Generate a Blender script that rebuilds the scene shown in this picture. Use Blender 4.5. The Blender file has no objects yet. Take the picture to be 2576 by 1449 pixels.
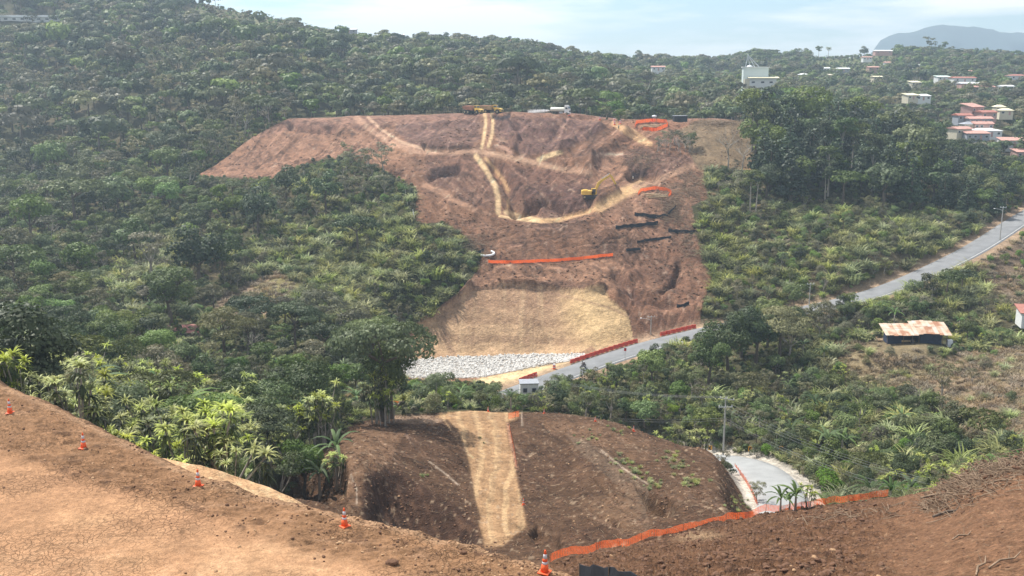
HAZE = 0.00026
import bpy, math, random
import numpy as np
from mathutils import Vector, Matrix, Euler
C = bpy.context.scene.collection
SC = bpy.context.scene
# ------------------------------------------------------------------ camera, light, air
FOC, CX, CY = 2576.0, 1288.0, 724.5          # photograph measured on a 2576 x 1449 grid
PITCH = math.radians(12.15); SP, CP = math.sin(PITCH), math.cos(PITCH)
cd = bpy.data.cameras.new("camera"); cam = bpy.data.objects.new("camera", cd); C.objects.link(cam)
cd.sensor_width = 36; cd.lens = 36.0; cd.clip_start = 0.5; cd.clip_end = 30000
cam.rotation_euler = (math.pi/2 - PITCH, 0, 0); SC.camera = cam
SUN_EL, SUN_AZ = math.radians(57), math.radians(-48)   # azimuth from +Y, negative = left
sd = bpy.data.lights.new("sun", 'SUN'); sun = bpy.data.objects.new("sun", sd); C.objects.link(sun)
sd.energy = 4.9; sd.angle = math.radians(0.5); sd.color = (1.0, 0.95, 0.87)
sv = Vector((math.sin(SUN_AZ)*math.cos(SUN_EL), math.cos(SUN_AZ)*math.cos(SUN_EL), math.sin(SUN_EL)))
sun.rotation_euler = sv.to_track_quat('Z', 'Y').to_euler(); sun.location = (0, 0, 300)
W = bpy.data.worlds.new("World"); SC.world = W; W.use_nodes = True
nt = W.node_tree; bgn = nt.nodes["Background"]; bgn.inputs[1].default_value = 0.105
sky = nt.nodes.new("ShaderNodeTexSky"); sky.sky_type = 'NISHITA'; sky.sun_disc = False
sky.sun_elevation = SUN_EL; sky.sun_rotation = SUN_AZ; sky.altitude = 900; sky.air_density = 1.0; sky.dust_density = 0.6; sky.ozone_density = 1.6
tc = nt.nodes.new("ShaderNodeTexCoord")
mp = nt.nodes.new("ShaderNodeMapping"); mp.inputs['Scale'].default_value = (1.6, 1.6, 11.0); mp.inputs['Location'].default_value = (3.1, 0.4, 0.9)
nt.links.new(tc.outputs['Generated'], mp.inputs[0])
n1 = nt.nodes.new("ShaderNodeTexNoise"); n1.inputs['Scale'].default_value = 2.1; n1.inputs['Detail'].default_value = 7; n1.inputs['Roughness'].default_value = 0.55
nt.links.new(mp.outputs[0], n1.inputs[0])
cr = nt.nodes.new("ShaderNodeValToRGB"); cr.color_ramp.elements[0].position = 0.43; cr.color_ramp.elements[1].position = 0.57
nt.links.new(n1.outputs[0], cr.inputs[0])
mx = nt.nodes.new("ShaderNodeMix"); mx.data_type = 'RGBA'
mul = nt.nodes.new("ShaderNodeMath"); mul.operation = 'MULTIPLY'; mul.inputs[1].default_value = 0.9
nt.links.new(cr.outputs[0], mul.inputs[0]); nt.links.new(mul.outputs[0], mx.inputs[0])
tn = nt.nodes.new('ShaderNodeVectorMath'); tn.operation = 'MULTIPLY'; tn.inputs[1].default_value = (0.78, 0.885, 0.96); nt.links.new(sky.outputs[0], tn.inputs[0]); nt.links.new(tn.outputs[0], mx.inputs[6]); mx.inputs[7].default_value = (9.3, 9.1, 8.9, 1)
nt.links.new(mx.outputs[2], bgn.inputs[0])
SC.view_settings.view_transform = 'Standard'; SC.view_settings.look = 'None'; SC.view_settings.gamma = 1
SC.view_settings.exposure = 0.58; SC.view_settings.use_curve_mapping = False
SC.cycles.max_bounces = 6; SC.cycles.diffuse_bounces = 2; SC.cycles.glossy_bounces = 2; SC.cycles.transmission_bounces = 3
SC.cycles.volume_bounces = 0; SC.cycles.transparent_max_bounces = 8
# ------------------------------------------------------------------ helpers
def unproj(x, y, d):
    a = (x-CX)/FOC; b = (CY-y)/FOC; k = CP+b*SP
    return a*d/k, d, d*(-SP+b*CP)/k
def proj(X, Y, Z):
    f = Y*CP-Z*SP; u = Y*SP+Z*CP
    return CX+FOC*X/f, CY-FOC*u/f
def _pslopes(x, y):
    h = np.diff(x); dl = np.diff(y)/h; m = np.zeros_like(y)
    m[0] = dl[0]; m[-1] = dl[-1]
    for i in range(1, len(y)-1):
        if dl[i-1]*dl[i] > 0:
            w1 = 2*h[i]+h[i-1]; w2 = h[i]+2*h[i-1]
            m[i] = (w1+w2)/(w1/dl[i-1]+w2/dl[i])
    return m
def pchip(x, y, q):
    x = np.asarray(x, float); y = np.asarray(y, float); q = np.asarray(q, float)
    if len(x) == 2: return np.interp(q, x, y)
    m = _pslopes(x, y); qc = np.clip(q, x[0], x[-1])
    i = np.clip(np.searchsorted(x, qc)-1, 0, len(x)-2); h = x[i+1]-x[i]; t = (qc-x[i])/h
    return ((1+2*t)*(1-t)**2*y[i]+t*(1-t)**2*h*m[i]+t*t*(3-2*t)*y[i+1]+t*t*(t-1)*h*m[i+1])
def _hash(ix, iy, s):
    with np.errstate(over='ignore'):
        n = (ix.astype(np.int64)*374761393+iy.astype(np.int64)*668265263+s*1274126177) & 0xffffffff
        n = ((n ^ (n >> 13))*1274126177) & 0xffffffff
        n = n ^ (n >> 16)
    return (n & 0xffff)/65535.0
def vnoise(x, y, s=0):
    ix = np.floor(x); iy = np.floor(y); fx = x-ix; fy = y-iy
    fx = fx*fx*(3-2*fx); fy = fy*fy*(3-2*fy)
    a = _hash(ix, iy, s); b = _hash(ix+1, iy, s); c = _hash(ix, iy+1, s); d = _hash(ix+1, iy+1, s)
    return (a*(1-fx)+b*fx)*(1-fy)+(c*(1-fx)+d*fx)*fy
def fbm(x, y, o=4, s=0, g=0.5):
    v = 0; a = 1.0; t = 0
    for k in range(o):
        c, sn = math.cos(k*1.1), math.sin(k*1.1)
        v = v+a*(vnoise((x*c-y*sn)*2**k, (x*sn+y*c)*2**k, s+k*17)-0.5); t += a; a *= g
    return v/t*2
def inpoly(px, py, P):
    P = np.asarray(P, float); r = np.zeros(np.shape(px), bool); n = len(P); j = n-1
    for i in range(n):
        xi, yi = P[i]; xj, yj = P[j]
        if yi != yj:
            c = ((yi > py) != (yj > py)) & (px < (xj-xi)*(py-yi)/(yj-yi)+xi); r ^= c
        j = i
    return r
def sdist(px, py, L):                          # distance to polyline
    r = np.full(np.shape(px), 1e9)
    for (x0, y0), (x1, y1) in zip(L[:-1], L[1:]):
        dx, dy = x1-x0, y1-y0; t = np.clip(((px-x0)*dx+(py-y0)*dy)/(dx*dx+dy*dy+1e-9), 0, 1)
        r = np.minimum(r, np.hypot(px-x0-t*dx, py-y0-t*dy))
    return r
def sstep(e0, e1, x):
    t = np.clip((x-e0)/(e1-e0), 0, 1); return t*t*(3-2*t)
def q2(L): return [(1069.1+x*.29296, 251.6+y*.29296) for x, y in L]     # measured on enlargements
def q1(L): return [(440.2+x*.29296, 251.6+y*.29296) for x, y in L]
def q3(L): return [(943.4+x*.34717, 566+y*.34717) for x, y in L]
def q5(L): return [(691.8+x*.3663, 974.8+y*.3663) for x, y in L]
def tag(o, label=None, cat=None, group=None, kind=None):
    if label: o['label'] = label
    if cat: o['category'] = cat
    if group: o['group'] = group
    if kind: o['kind'] = kind
    return o
def mesh_np(name, V, F, mat=None, smooth=False, col=None, var=None):
    V = np.asarray(V, np.float32); F = np.asarray(F, np.int32)
    me = bpy.data.meshes.new(name); me.vertices.add(len(V)); me.vertices.foreach_set('co', V.ravel())
    k = F.shape[1]; me.loops.add(F.size); me.loops.foreach_set('vertex_index', F.ravel())
    me.polygons.add(len(F)); me.polygons.foreach_set('loop_start', np.arange(0, F.size, k, dtype=np.int32))
    me.polygons.foreach_set('loop_total', np.full(len(F), k, np.int32))
    if smooth: me.polygons.foreach_set('use_smooth', np.ones(len(F), bool))
    if mat:
        me.materials.append(mat)
    if col is not None:
        at = me.color_attributes.new('Col', 'FLOAT_COLOR', 'POINT'); c4 = np.ones((len(V), 4), np.float32); c4[:, :3] = col
        at.data.foreach_set('color', c4.ravel())
    if var is not None:
        at = me.attributes.new('var', 'FLOAT', 'POINT'); at.data.foreach_set('value', np.asarray(var, np.float32))
    me.update(calc_edges=True); me.validate(); return me
def link(name, me, parent=None, loc=None):
    o = bpy.data.objects.new(name, me); C.objects.link(o)
    if parent: o.parent = parent
    if loc is not None: o.location = loc
    return o
def empty(name, loc=(0, 0, 0), rz=0, **k):
    o = bpy.data.objects.new(name, None); C.objects.link(o); o.location = loc; o.rotation_euler = (0, 0, rz)
    o.empty_display_size = 0.3; return tag(o, **k)
def grid_faces(nr, nc):
    i = np.arange(nr*nc).reshape(nr, nc)
    return np.stack([i[:-1, :-1], i[:-1, 1:], i[1:, 1:], i[1:, :-1]], -1).reshape(-1, 4)
class MB:                                       # collects simple solids into one mesh
    def __init__(s): s.v = []; s.f = []
    def box(s, c, d, R=None):
        b = len(s.v); hx, hy, hz = d[0]/2, d[1]/2, d[2]/2
        for x, y, z in ((-1,-1,-1),(1,-1,-1),(1,1,-1),(-1,1,-1),(-1,-1,1),(1,-1,1),(1,1,1),(-1,1,1)):
            p = Vector((x*hx, y*hy, z*hz))
            if R: p = R @ p
            s.v.append(tuple(p+Vector(c)))
        s.f += [tuple(b+k for k in q) for q in ((3,2,1,0),(4,5,6,7),(0,1,5,4),(1,2,6,5),(2,3,7,6),(3,0,4,7))]; return s
    def loft(s, rings, cap=True):               # rings: list of equal-length point loops
        b = len(s.v); n = len(rings[0])
        for r in rings: s.v += [tuple(p) for p in r]
        for i in range(len(rings)-1):
            for k in range(n):
                s.f.append((b+i*n+k, b+i*n+(k+1) % n, b+(i+1)*n+(k+1) % n, b+(i+1)*n+k))
        if cap:
            s.f.append(tuple(b+k for k in range(n))[::-1]); s.f.append(tuple(b+(len(rings)-1)*n+k for k in range(n)))
        return s
    def tube(s, pts, rad, n=6, cap=True):
        pts = [Vector(p) for p in pts]; rings = []
        rad = [rad]*len(pts) if not hasattr(rad, '__len__') else rad
        for i, p in enumerate(pts):
            t = (pts[min(i+1, len(pts)-1)]-pts[max(i-1, 0)]).normalized()
            u = t.cross(Vector((0, 0, 1)) if abs(t.z) < .95 else Vector((1, 0, 0))).normalized(); w = t.cross(u)
            rings.append([p+(u*math.cos(a)+w*math.sin(a))*rad[i] for a in [2*math.pi*k/n for k in range(n)]])
        return s.loft(rings, cap)
    def cyl(s, a, b, r, n=10, r2=None): return s.tube([a, b], [r, r if r2 is None else r2], n)
    def lathe(s, prof, n=12, c=(0, 0, 0)):
        rings = [[(c[0]+r*math.cos(2*math.pi*k/n), c[1]+r*math.sin(2*math.pi*k/n), c[2]+z) for k in range(n)] for r, z in prof]
        return s.loft(rings)
    def prism(s, poly, y0, y1):                 # poly in xz, extruded along y
        return s.loft([[(x, y0, z) for x, z in poly], [(x, y1, z) for x, z in poly]])
    def build(s, name, mat, parent=None, smooth=False):
        me = bpy.data.meshes.new(name); me.from_pydata([tuple(v) for v in s.v], [], s.f)
        if smooth: me.polygons.foreach_set('use_smooth', np.ones(len(me.polygons), bool))
        me.materials.append(mat); me.update(); return link(name, me, parent)
def copy_tree(o, parent=None):
    c = o.copy(); C.objects.link(c); c.parent = parent
    if parent is not None: c.matrix_parent_inverse = o.matrix_parent_inverse.copy()
    for ch in list(o.children): copy_tree(ch, c)
    return c
# ------------------------------------------------------------------ materials
def mat_new(name):
    m = bpy.data.materials.new(name); m.use_nodes = True; t = m.node_tree; return m, t, t.nodes['Principled BSDF']
def plain(name, col, rough=0.7, metal=0, spec=0.3, wear=0.18, scale=3.0):
    m, t, b = mat_new(name); b.inputs['Roughness'].default_value = rough; b.inputs['Metallic'].default_value = metal
    b.inputs['Specular IOR Level'].default_value = spec
    tcn = t.nodes.new('ShaderNodeTexCoord'); n = t.nodes.new('ShaderNodeTexNoise'); n.inputs['Scale'].default_value = scale; n.inputs['Detail'].default_value = 5
    t.links.new(tcn.outputs['Object'], n.inputs[0])
    r = t.nodes.new('ShaderNodeValToRGB'); r.color_ramp.elements[0].position = .3; r.color_ramp.elements[1].position = .7
    r.color_ramp.elements[0].color = (*[c*(1-wear) for c in col], 1); r.color_ramp.elements[1].color = (*[min(1, c*(1+wear*.5)) for c in col], 1)
    t.links.new(n.outputs[0], r.inputs[0]); t.links.new(r.outputs[0], b.inputs['Base Color']); return m
def soil_mat(name, scales, bump, dist, contrast=0.25, crack=0):
    m, t, b = mat_new(name); b.inputs['Roughness'].default_value = 0.95; b.inputs['Specular IOR Level'].default_value = 0.1
    g = t.nodes.new('ShaderNodeNewGeometry'); at = t.nodes.new('ShaderNodeAttribute'); at.attribute_name = 'Col'
    prev = at.outputs['Color']; hsum = None
    for k, sc in enumerate(scales):
        n = t.nodes.new('ShaderNodeTexNoise'); n.inputs['Scale'].default_value = sc; n.inputs['Detail'].default_value = 6; n.inputs['Roughness'].default_value = .62
        t.links.new(g.outputs['Position'], n.inputs[0])
        mr = t.nodes.new('ShaderNodeMapRange'); mr.inputs[1].default_value = .3; mr.inputs[2].default_value = .7
        mr.inputs[3].default_value = 1-contrast; mr.inputs[4].default_value = 1+contrast
        t.links.new(n.outputs[0], mr.inputs[0])
        v = t.nodes.new('ShaderNodeVectorMath'); v.operation = 'SCALE'; t.links.new(prev, v.inputs[0]); t.links.new(mr.outputs[0], v.inputs['Scale']); prev = v.outputs[0]
        if hsum is None: hsum = n.outputs[0]
        else:
            a = t.nodes.new('ShaderNodeMath'); a.operation = 'MULTIPLY_ADD'; a.inputs[1].default_value = .6**k
            t.links.new(n.outputs[0], a.inputs[0]); t.links.new(hsum, a.inputs[2]); hsum = a.outputs[0]
    if crack:
        wn = t.nodes.new('ShaderNodeTexNoise'); wn.inputs['Scale'].default_value = 1.3; wn.inputs['Detail'].default_value = 4
        t.links.new(g.outputs['Position'], wn.inputs[0])
        wv = t.nodes.new('ShaderNodeVectorMath'); wv.operation = 'MULTIPLY_ADD'; wv.inputs[1].default_value = (1.2, 1.2, 0)
        t.links.new(wn.outputs['Color'], wv.inputs[0]); t.links.new(g.outputs['Position'], wv.inputs[2])
        vo = t.nodes.new('ShaderNodeTexVoronoi'); vo.feature = 'DISTANCE_TO_EDGE'; vo.inputs['Scale'].default_value = crack
        t.links.new(wv.outputs[0], vo.inputs[0])
        mr = t.nodes.new('ShaderNodeMapRange'); mr.inputs[1].default_value = 0; mr.inputs[2].default_value = .10; mr.inputs[3].default_value = .6; mr.inputs[4].default_value = 1
        t.links.new(vo.outputs[0], mr.inputs[0])
        n = t.nodes.new('ShaderNodeTexNoise'); n.inputs['Scale'].default_value = .22; n.inputs['Detail'].default_value = 3; t.links.new(g.outputs['Position'], n.inputs[0])
        mk = t.nodes.new('ShaderNodeMapRange'); mk.inputs[1].default_value = .36; mk.inputs[2].default_value = .54; t.links.new(n.outputs[0], mk.inputs[0])
        mm = t.nodes.new('ShaderNodeMix'); mm.inputs[2].default_value = 1.0; t.links.new(mk.outputs[0], mm.inputs[0]); t.links.new(mr.outputs[0], mm.inputs[3])
        v = t.nodes.new('ShaderNodeVectorMath'); v.operation = 'SCALE'; t.links.new(prev, v.inputs[0]); t.links.new(mm.outputs[0], v.inputs['Scale']); prev = v.outputs[0]
        a = t.nodes.new('ShaderNodeMath'); a.operation = 'MULTIPLY_ADD'; a.inputs[1].default_value = .5
        t.links.new(mm.outputs[0], a.inputs[0]); t.links.new(hsum, a.inputs[2]); hsum = a.outputs[0]
    bp = t.nodes.new('ShaderNodeBump'); bp.inputs['Strength'].default_value = bump; bp.inputs['Distance'].default_value = dist
    t.links.new(hsum, bp.inputs['Height']); t.links.new(bp.outputs[0], b.inputs['Normal']); t.links.new(prev, b.inputs['Base Color']); return m
def leaf_mat(name, dark, light, trans=0.25, hue=0.03, rough=0.55):
    m, t, b = mat_new(name); b.inputs['Roughness'].default_value = rough; b.inputs['Specular IOR Level'].default_value = 0.25
    at = t.nodes.new('ShaderNodeAttribute'); at.attribute_name = 'var'; oi = t.nodes.new('ShaderNodeObjectInfo')
    r = t.nodes.new('ShaderNodeMix'); r.data_type = 'RGBA'; r.inputs[6].default_value = (*dark, 1); r.inputs[7].default_value = (*light, 1)
    t.links.new(at.outputs['Fac'], r.inputs[0])
    hs = t.nodes.new('ShaderNodeHueSaturation')
    mh = t.nodes.new('ShaderNodeMapRange'); mh.inputs[3].default_value = .5-hue; mh.inputs[4].default_value = .5+hue*.6; t.links.new(oi.outputs['Random'], mh.inputs[0])
    fr = t.nodes.new('ShaderNodeMath'); fr.operation = 'MULTIPLY'; fr.inputs[1].default_value = 7.31; t.links.new(oi.outputs['Random'], fr.inputs[0])
    f2 = t.nodes.new('ShaderNodeMath'); f2.operation = 'FRACT'; t.links.new(fr.outputs[0], f2.inputs[0])
    mv = t.nodes.new('ShaderNodeMapRange'); mv.inputs[3].default_value = .6; mv.inputs[4].default_value = 1.45; t.links.new(f2.outputs[0], mv.inputs[0])
    f3 = t.nodes.new('ShaderNodeMath'); f3.operation = 'MULTIPLY'; f3.inputs[1].default_value = 3.7; t.links.new(f2.outputs[0], f3.inputs[0])
    f4 = t.nodes.new('ShaderNodeMath'); f4.operation = 'FRACT'; t.links.new(f3.outputs[0], f4.inputs[0])
    ms = t.nodes.new('ShaderNodeMapRange'); ms.inputs[3].default_value = .72; ms.inputs[4].default_value = 1.18; t.links.new(f4.outputs[0], ms.inputs[0])
    t.links.new(r.outputs[2], hs.inputs['Color']); t.links.new(mh.outputs[0], hs.inputs['Hue']); t.links.new(mv.outputs[0], hs.inputs['Value']); t.links.new(ms.outputs[0], hs.inputs['Saturation'])
    t.links.new(hs.outputs[0], b.inputs['Base Color'])
    tr = t.nodes.new('ShaderNodeBsdfTranslucent'); t.links.new(hs.outputs[0], tr.inputs[0])
    ms2 = t.nodes.new('ShaderNodeMixShader'); ms2.inputs[0].default_value = trans
    t.links.new(b.outputs[0], ms2.inputs[1]); t.links.new(tr.outputs[0], ms2.inputs[2]); t.links.new(ms2.outputs[0], t.nodes['Material Output'].inputs[0]); return m
# ------------------------------------------------------------------ the valley and hills: one height field, profiles (distance, picture height)
COLS = {
 -420: [(30,1900),(70,1180),(95,1100),(130,1010),(200,800),(300,610),(400,470),(520,240),(620,80),(700,-60),(820,-140),(1000,-90),(1500,100)],
 0:    [(30,1900),(66,1100),(85,1080),(130,1015),(210,800),(300,610),(400,470),(520,260),(640,95),(720,-20),(820,-80),(1000,-20),(1500,120)],
 300:  [(30,1900),(60,1250),(80,1200),(130,1060),(205,860),(250,750),(300,640),(400,450),(520,240),(640,90),(740,0),(820,-40),(1000,30),(1500,150)],
 600:  [(30,1900),(52,1340),(75,1300),(95,1235),(140,1110),(180,960),(215,860),(250,760),(300,610),(345,480),(375,425),(415,345),(520,200),(640,104),(740,47),(790,34),(950,97),(1500,170)],
 740:  [(30,1900),(50,1400),(75,1350),(100,1280),(140,1120),(180,960),(215,860),(255,720),(300,580),(345,470),(380,390),(425,297),(455,297),(520,215),(640,122),(740,71),(800,64),(950,110),(1500,175)],
 900:  [(30,1900),(50,1440),(75,1410),(97,1340),(112,1190),(130,1110),(145,1068),(152,1056),(178,1000),(215,880),(250,780),(275,700),(300,600),(325,505),(350,420),(395,345),(425,294),(450,294),(480,285),(560,206),(680,137),(770,102),(820,94),(950,123),(1500,175)],
 1050: [(30,1900),(50,1470),(75,1440),(98,1370),(115,1230),(135,1120),(152,1060),(160,1048),(185,1010),(210,985),(224,960),(232,950),(245,898),(256,800),(266,700),(285,590),(310,480),(350,385),(395,325),(420,292),(440,292),(480,290),(560,206),(680,156),(770,121),(830,114),(950,136),(1500,175)],
 1250: [(30,1900),(50,1500),(75,1450),(98,1375),(115,1272),(138,1150),(160,1055),(166,1040),(180,1043),(200,1012),(220,972),(233,948),(246,896),(256,805),(266,730),(278,668),(297,560),(323,470),(352,383),(385,320),(412,286),(432,284),(455,298),(490,280),(560,212),(680,166),(780,136),(840,120),(950,146),(1500,175)],
 1380: [(30,1900),(50,1500),(75,1450),(98,1370),(115,1280),(138,1160),(160,1060),(168,1042),(182,1045),(202,1010),(222,960),(236,928),(247,893),(257,800),(267,722),(279,660),(298,552),(310,545),(330,470),(356,395),(385,325),(408,284),(430,283),(455,298),(490,290),(560,232),(680,181),(780,154),(850,138),(950,156),(1500,176)],
 1500: [(30,1900),(55,1500),(75,1440),(97,1360),(115,1260),(138,1140),(158,1068),(165,1058),(180,1062),(200,1020),(216,970),(230,927),(240,890),(250,810),(260,730),(278,652),(295,545),(308,520),(322,490),(345,425),(372,350),(398,300),(415,293),(455,302),(490,300),(560,247),(680,206),(770,180),(850,165),(950,175),(1500,176)],
 1650: [(30,1900),(60,1480),(78,1420),(95,1340),(115,1240),(138,1150),(156,1110),(162,1102),(178,1098),(200,1020),(220,940),(234,872),(242,845),(262,760),(280,680),(298,580),(312,500),(325,462),(350,400),(375,345),(398,308),(415,302),(455,310),(490,305),(560,266),(660,226),(740,212),(850,198),(1000,170),(1500,176)],
 1800: [(30,1900),(60,1470),(80,1400),(97,1320),(115,1230),(135,1165),(146,1140),(153,1137),(160,1146),(172,1124),(185,1070),(205,985),(225,900),(240,842),(250,805),(272,715),(292,610),(315,505),(335,450),(352,400),(385,325),(405,302),(420,300),(455,312),(490,310),(560,274),(640,237),(720,221),(820,216),(950,185),(1100,168),(1500,176)],
 1920: [(30,1900),(60,1450),(85,1370),(100,1330),(118,1290),(132,1225),(148,1165),(156,1150),(168,1122),(188,1055),(208,965),(228,875),(242,812),(262,735),(285,640),(310,540),(335,462),(355,410),(385,345),(405,325),(430,330),(480,310),(560,257),(610,230),(720,223),(850,195),(950,165),(1050,145),(1200,165),(1500,176)],
 2050: [(30,1900),(60,1450),(85,1360),(105,1310),(120,1285),(132,1250),(150,1200),(168,1130),(188,1050),(210,955),(228,868),(244,790),(262,730),(285,640),(310,550),(335,475),(355,420),(385,365),(405,350),(430,360),(520,320),(620,270),(720,235),(850,190),(950,168),(1050,150),(1200,170),(1500,176)],
 2200: [(30,1900),(60,1440),(85,1350),(105,1300),(120,1275),(135,1240),(155,1180),(172,1110),(192,1020),(208,945),(217,880),(226,852),(238,810),(250,740),(270,665),(292,590),(320,520),(345,455),(375,405),(400,385),(430,390),(520,335),(620,275),(720,235),(850,185),(950,160),(1060,142),(1200,168),(1500,176)],
 2330: [(30,1900),(60,1420),(85,1330),(105,1290),(125,1240),(145,1175),(165,1100),(187,1020),(205,940),(214,872),(226,848),(240,790),(256,722),(272,672),(290,612),(320,545),(345,480),(375,425),(405,400),(440,398),(480,370),(560,310),(620,270),(720,230),(850,180),(950,155),(1060,136),(1200,168),(1500,176)],
 2470: [(30,1900),(60,1400),(85,1300),(105,1270),(125,1215),(145,1145),(165,1060),(187,975),(210,905),(230,850),(250,760),(268,700),(288,622),(310,565),(335,515),(375,455),(405,425),(440,395),(470,360),(500,325),(560,290),(620,262),(720,225),(850,175),(950,160),(1060,150),(1200,170),(1500,176)],
 2640: [(30,1900),(60,1380),(85,1260),(105,1230),(125,1180),(145,1100),(165,1030),(187,960),(210,890),(230,830),(250,760),(270,700),(290,640),(310,560),(325,520),(345,500),(375,460),(405,430),(440,400),(470,365),(500,330),(560,290),(620,260),(720,225),(850,180),(950,165),(1060,155),(1200,172),(1500,176)],
 3000: [(30,1900),(60,1350),(85,1240),(105,1200),(145,1080),(187,950),(230,820),(270,700),(310,600),(345,520),(405,430),(470,360),(560,285),(720,220),(950,160),(1060,150),(1200,170),(1500,176)],
}
rows = np.concatenate([np.exp(np.linspace(math.log(34), math.log(92), 34)), np.linspace(93, 172, 200), np.linspace(172.6, 232, 84), np.linspace(232.5, 300, 190),
    np.linspace(300.6, 425, 190), np.linspace(427, 900, 110), np.linspace(910, 1500, 22)])
NT = 960; TT = np.linspace(-0.66, 0.62, NT)
_t = []; _z = []
for px, L in COLS.items():
    d = np.array([p[0] for p in L], float); X, Y, Z = unproj(px, np.array([p[1] for p in L], float), d)
    _t.append(pchip(np.log(d), X/Y, np.log(rows))); _z.append(pchip(np.log(d), Z, np.log(rows)))
_t = np.array(_t); _z = np.array(_z)
ZZ = np.array([pchip(_t[:, i], _z[:, i], TT) for i in range(len(rows))])
YY = np.repeat(rows[:, None], NT, 1); XX = YY*TT[None, :]
def smooth_cols(Z, k):                         # soften the joins between profiles
    ker = np.hanning(k+2)[1:-1]; ker /= ker.sum(); P = np.pad(Z, ((0, 0), (k//2, k//2)), 'edge')
    return np.apply_along_axis(lambda r: np.convolve(r, ker, 'valid'), 1, P)
ZZ = smooth_cols(ZZ, 31)
PX, PY = proj(XX, YY, ZZ)
def near(d0, d1): return (YY > d0) & (YY < d1)
# bare ground
HPOLY = [(498,440),(560,402),(640,345),(735,292),(900,292),(1165,280),(1340,276),(1440,290),(1560,303),(1700,296),(1885,308),(1880,360),(1900,425),(1770,425),(1780,500),(1740,520),(1755,600),(1765,660),(1790,700),(1775,745),(1760,800),(1756,850),(1700,870),
         (1600,900),(1480,960),(1310,985),(1200,985),(990,965),(985,880),(1050,820),(1130,770),(1160,735),(1190,700),(1215,650),(1180,600),(1120,560),(1045,560),(1045,470),(960,425),(880,400),(820,395),(740,420),(690,445),(600,450)]
SPUR = [(700,1195),(780,1150),(860,1110),(880,1070),(985,1050),(1140,1040),(1300,1028),(1390,1035),(1500,1055),(1600,1080),(1700,1110),(1800,1132),(1850,1165),(1895,1230),(1925,1300),(1925,1500),(600,1500),(640,1230)]
bareH = inpoly(PX, PY, HPOLY) & near(222, 452)
bareH |= near(405, 448) & (PX > 738) & (PX < 1885) & (PY < 318)
bareS = inpoly(PX+6*fbm(XX/4, YY/4, 3, 5), PY, SPUR) & near(60, 172)
# relief
ZZ = ZZ+0*ZZ; amp = np.where(YY > 460, 3.0, 1.2)
ZZ = ZZ+amp*fbm(XX/38, YY/38, 4, 3)*sstep(50, 120, YY)*np.where(bareH | bareS, 0.35, 1)
rough = fbm(XX/7, YY/7, 4, 9); ridg = 1-np.abs(fbm(XX/9+YY/30, YY/9, 4, 12))*2
FACE = q3([(150,975),(150,960),(300,770),(480,640),(690,478),(900,456),(1200,478),(1500,488),(1660,478),(1700,545),(1830,640),(1872,760),(1890,865),(1700,905),(1600,930),(1520,930),(900,950),(300,970)])
face = inpoly(PX, PY, FACE) & near(236, 282)
ROCKP = q3([(140,978),(600,955),(1200,935),(1520,935),(1560,968),(1430,985),(1300,1003),(1100,1040),(900,1080),(750,1108),(200,1112),(140,1100)])
rock = inpoly(PX, PY, ROCKP) & near(226, 256)
ZZ += np.where(bareH & ~face & ~rock & (YY < 408), 0.8*rough+0.7*fbm(XX/3.0, YY/16, 4, 19)+1.0*ridg*sstep(-0.1, 0.5, fbm(XX/25, YY/25, 2, 31)), 0)
ZZ += np.where(bareS, 0.35*rough+0.22*fbm(XX/1.5, YY/1.5, 4, 8), 0)
ZZ += np.where(face, 0.10*fbm(XX/1.6, YY/9, 3, 14), 0)
def carve(P, depth, d0, d1, soft=3.0):         # cut (positive depth) inside a picture outline, softened
    global ZZ
    L = list(P)+[P[0]]; s = sdist(PX, PY, L); ins = inpoly(PX, PY, P)
    ZZ = ZZ-depth*sstep(0, soft, np.where(ins, s, -1))*near(d0, d1)
carve(q5([(600,1000),(598,760),(605,660),(640,600),(690,572),(760,560),(850,582),(960,640),(1080,715),(1200,790),(1320,860),(1385,960),(1405,1075),(1400,1300),(700,1300)]), 3.0, 80, 130, 60)
carve(q5([(1720,1000),(1800,930),(1960,990),(1990,1100),(1900,1180),(1850,1140)]), 1.2, 88, 125, 14)
carve(q5([(2440,620),(2520,690),(2640,740),(2720,730),(2770,830),(2720,900),(2560,860)]), 2.2, 100, 140, 16)
carve(q5([(2100,780),(2200,860),(2400,930),(2460,1000),(2330,960),(2150,850)]), 1.2, 100, 140, 12)
carve([(640,1225),(700,1190),(790,1165),(860,1140),(880,1180),(870,1290),(760,1260)], 3.5, 85, 140, 12)
BK = 1.0
def bank(L, w, depth, d0, d1):
    global ZZ
    ZZ = ZZ-BK*depth*np.exp(-(sdist(PX, PY, L)/w)**2)*near(d0, d1)
BK = 1.8
bank(q2([(850,420),(1000,500),(1200,560),(1420,560)]), 9, -1.5, 300, 400)
bank(q2([(600,560),(700,680),(760,820),(780,940)]), 14, 2.2, 290, 360)
bank(q2([(800,930),(1000,900),(1200,960),(1400,920)]), 13, 2.5, 285, 350)
bank(q2([(1000,1000),(1200,980),(1450,920),(1650,810)]), 7, -1.6, 285, 350)
bank(q2([(60,650),(130,615),(200,600),(280,585)]), 9, 1.6, 300, 380)
bank(q2([(1780,640),(1840,610),(1950,630)]), 12, 3.0, 300, 380)
bank(q2([(600,130),(660,145),(720,130)]), 6, 2.5, 370, 420)
bank(q1([(1000,220),(1150,230),(1350,240)]), 9, 2.2, 370, 430)
bank(q2([(0,400),(200,415),(400,410)]), 7, 1.6, 320, 400)
bank(q2([(650,160),(800,330),(760,430)]), 10, -1.6, 330, 410)
bank(q2([(1500,250),(1300,330),(1150,430)]), 12, -1.8, 330, 410)
bank(q2([(1730,300),(1600,420),(1480,520),(1400,620)]), 14, -2.0, 310, 400)
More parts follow.
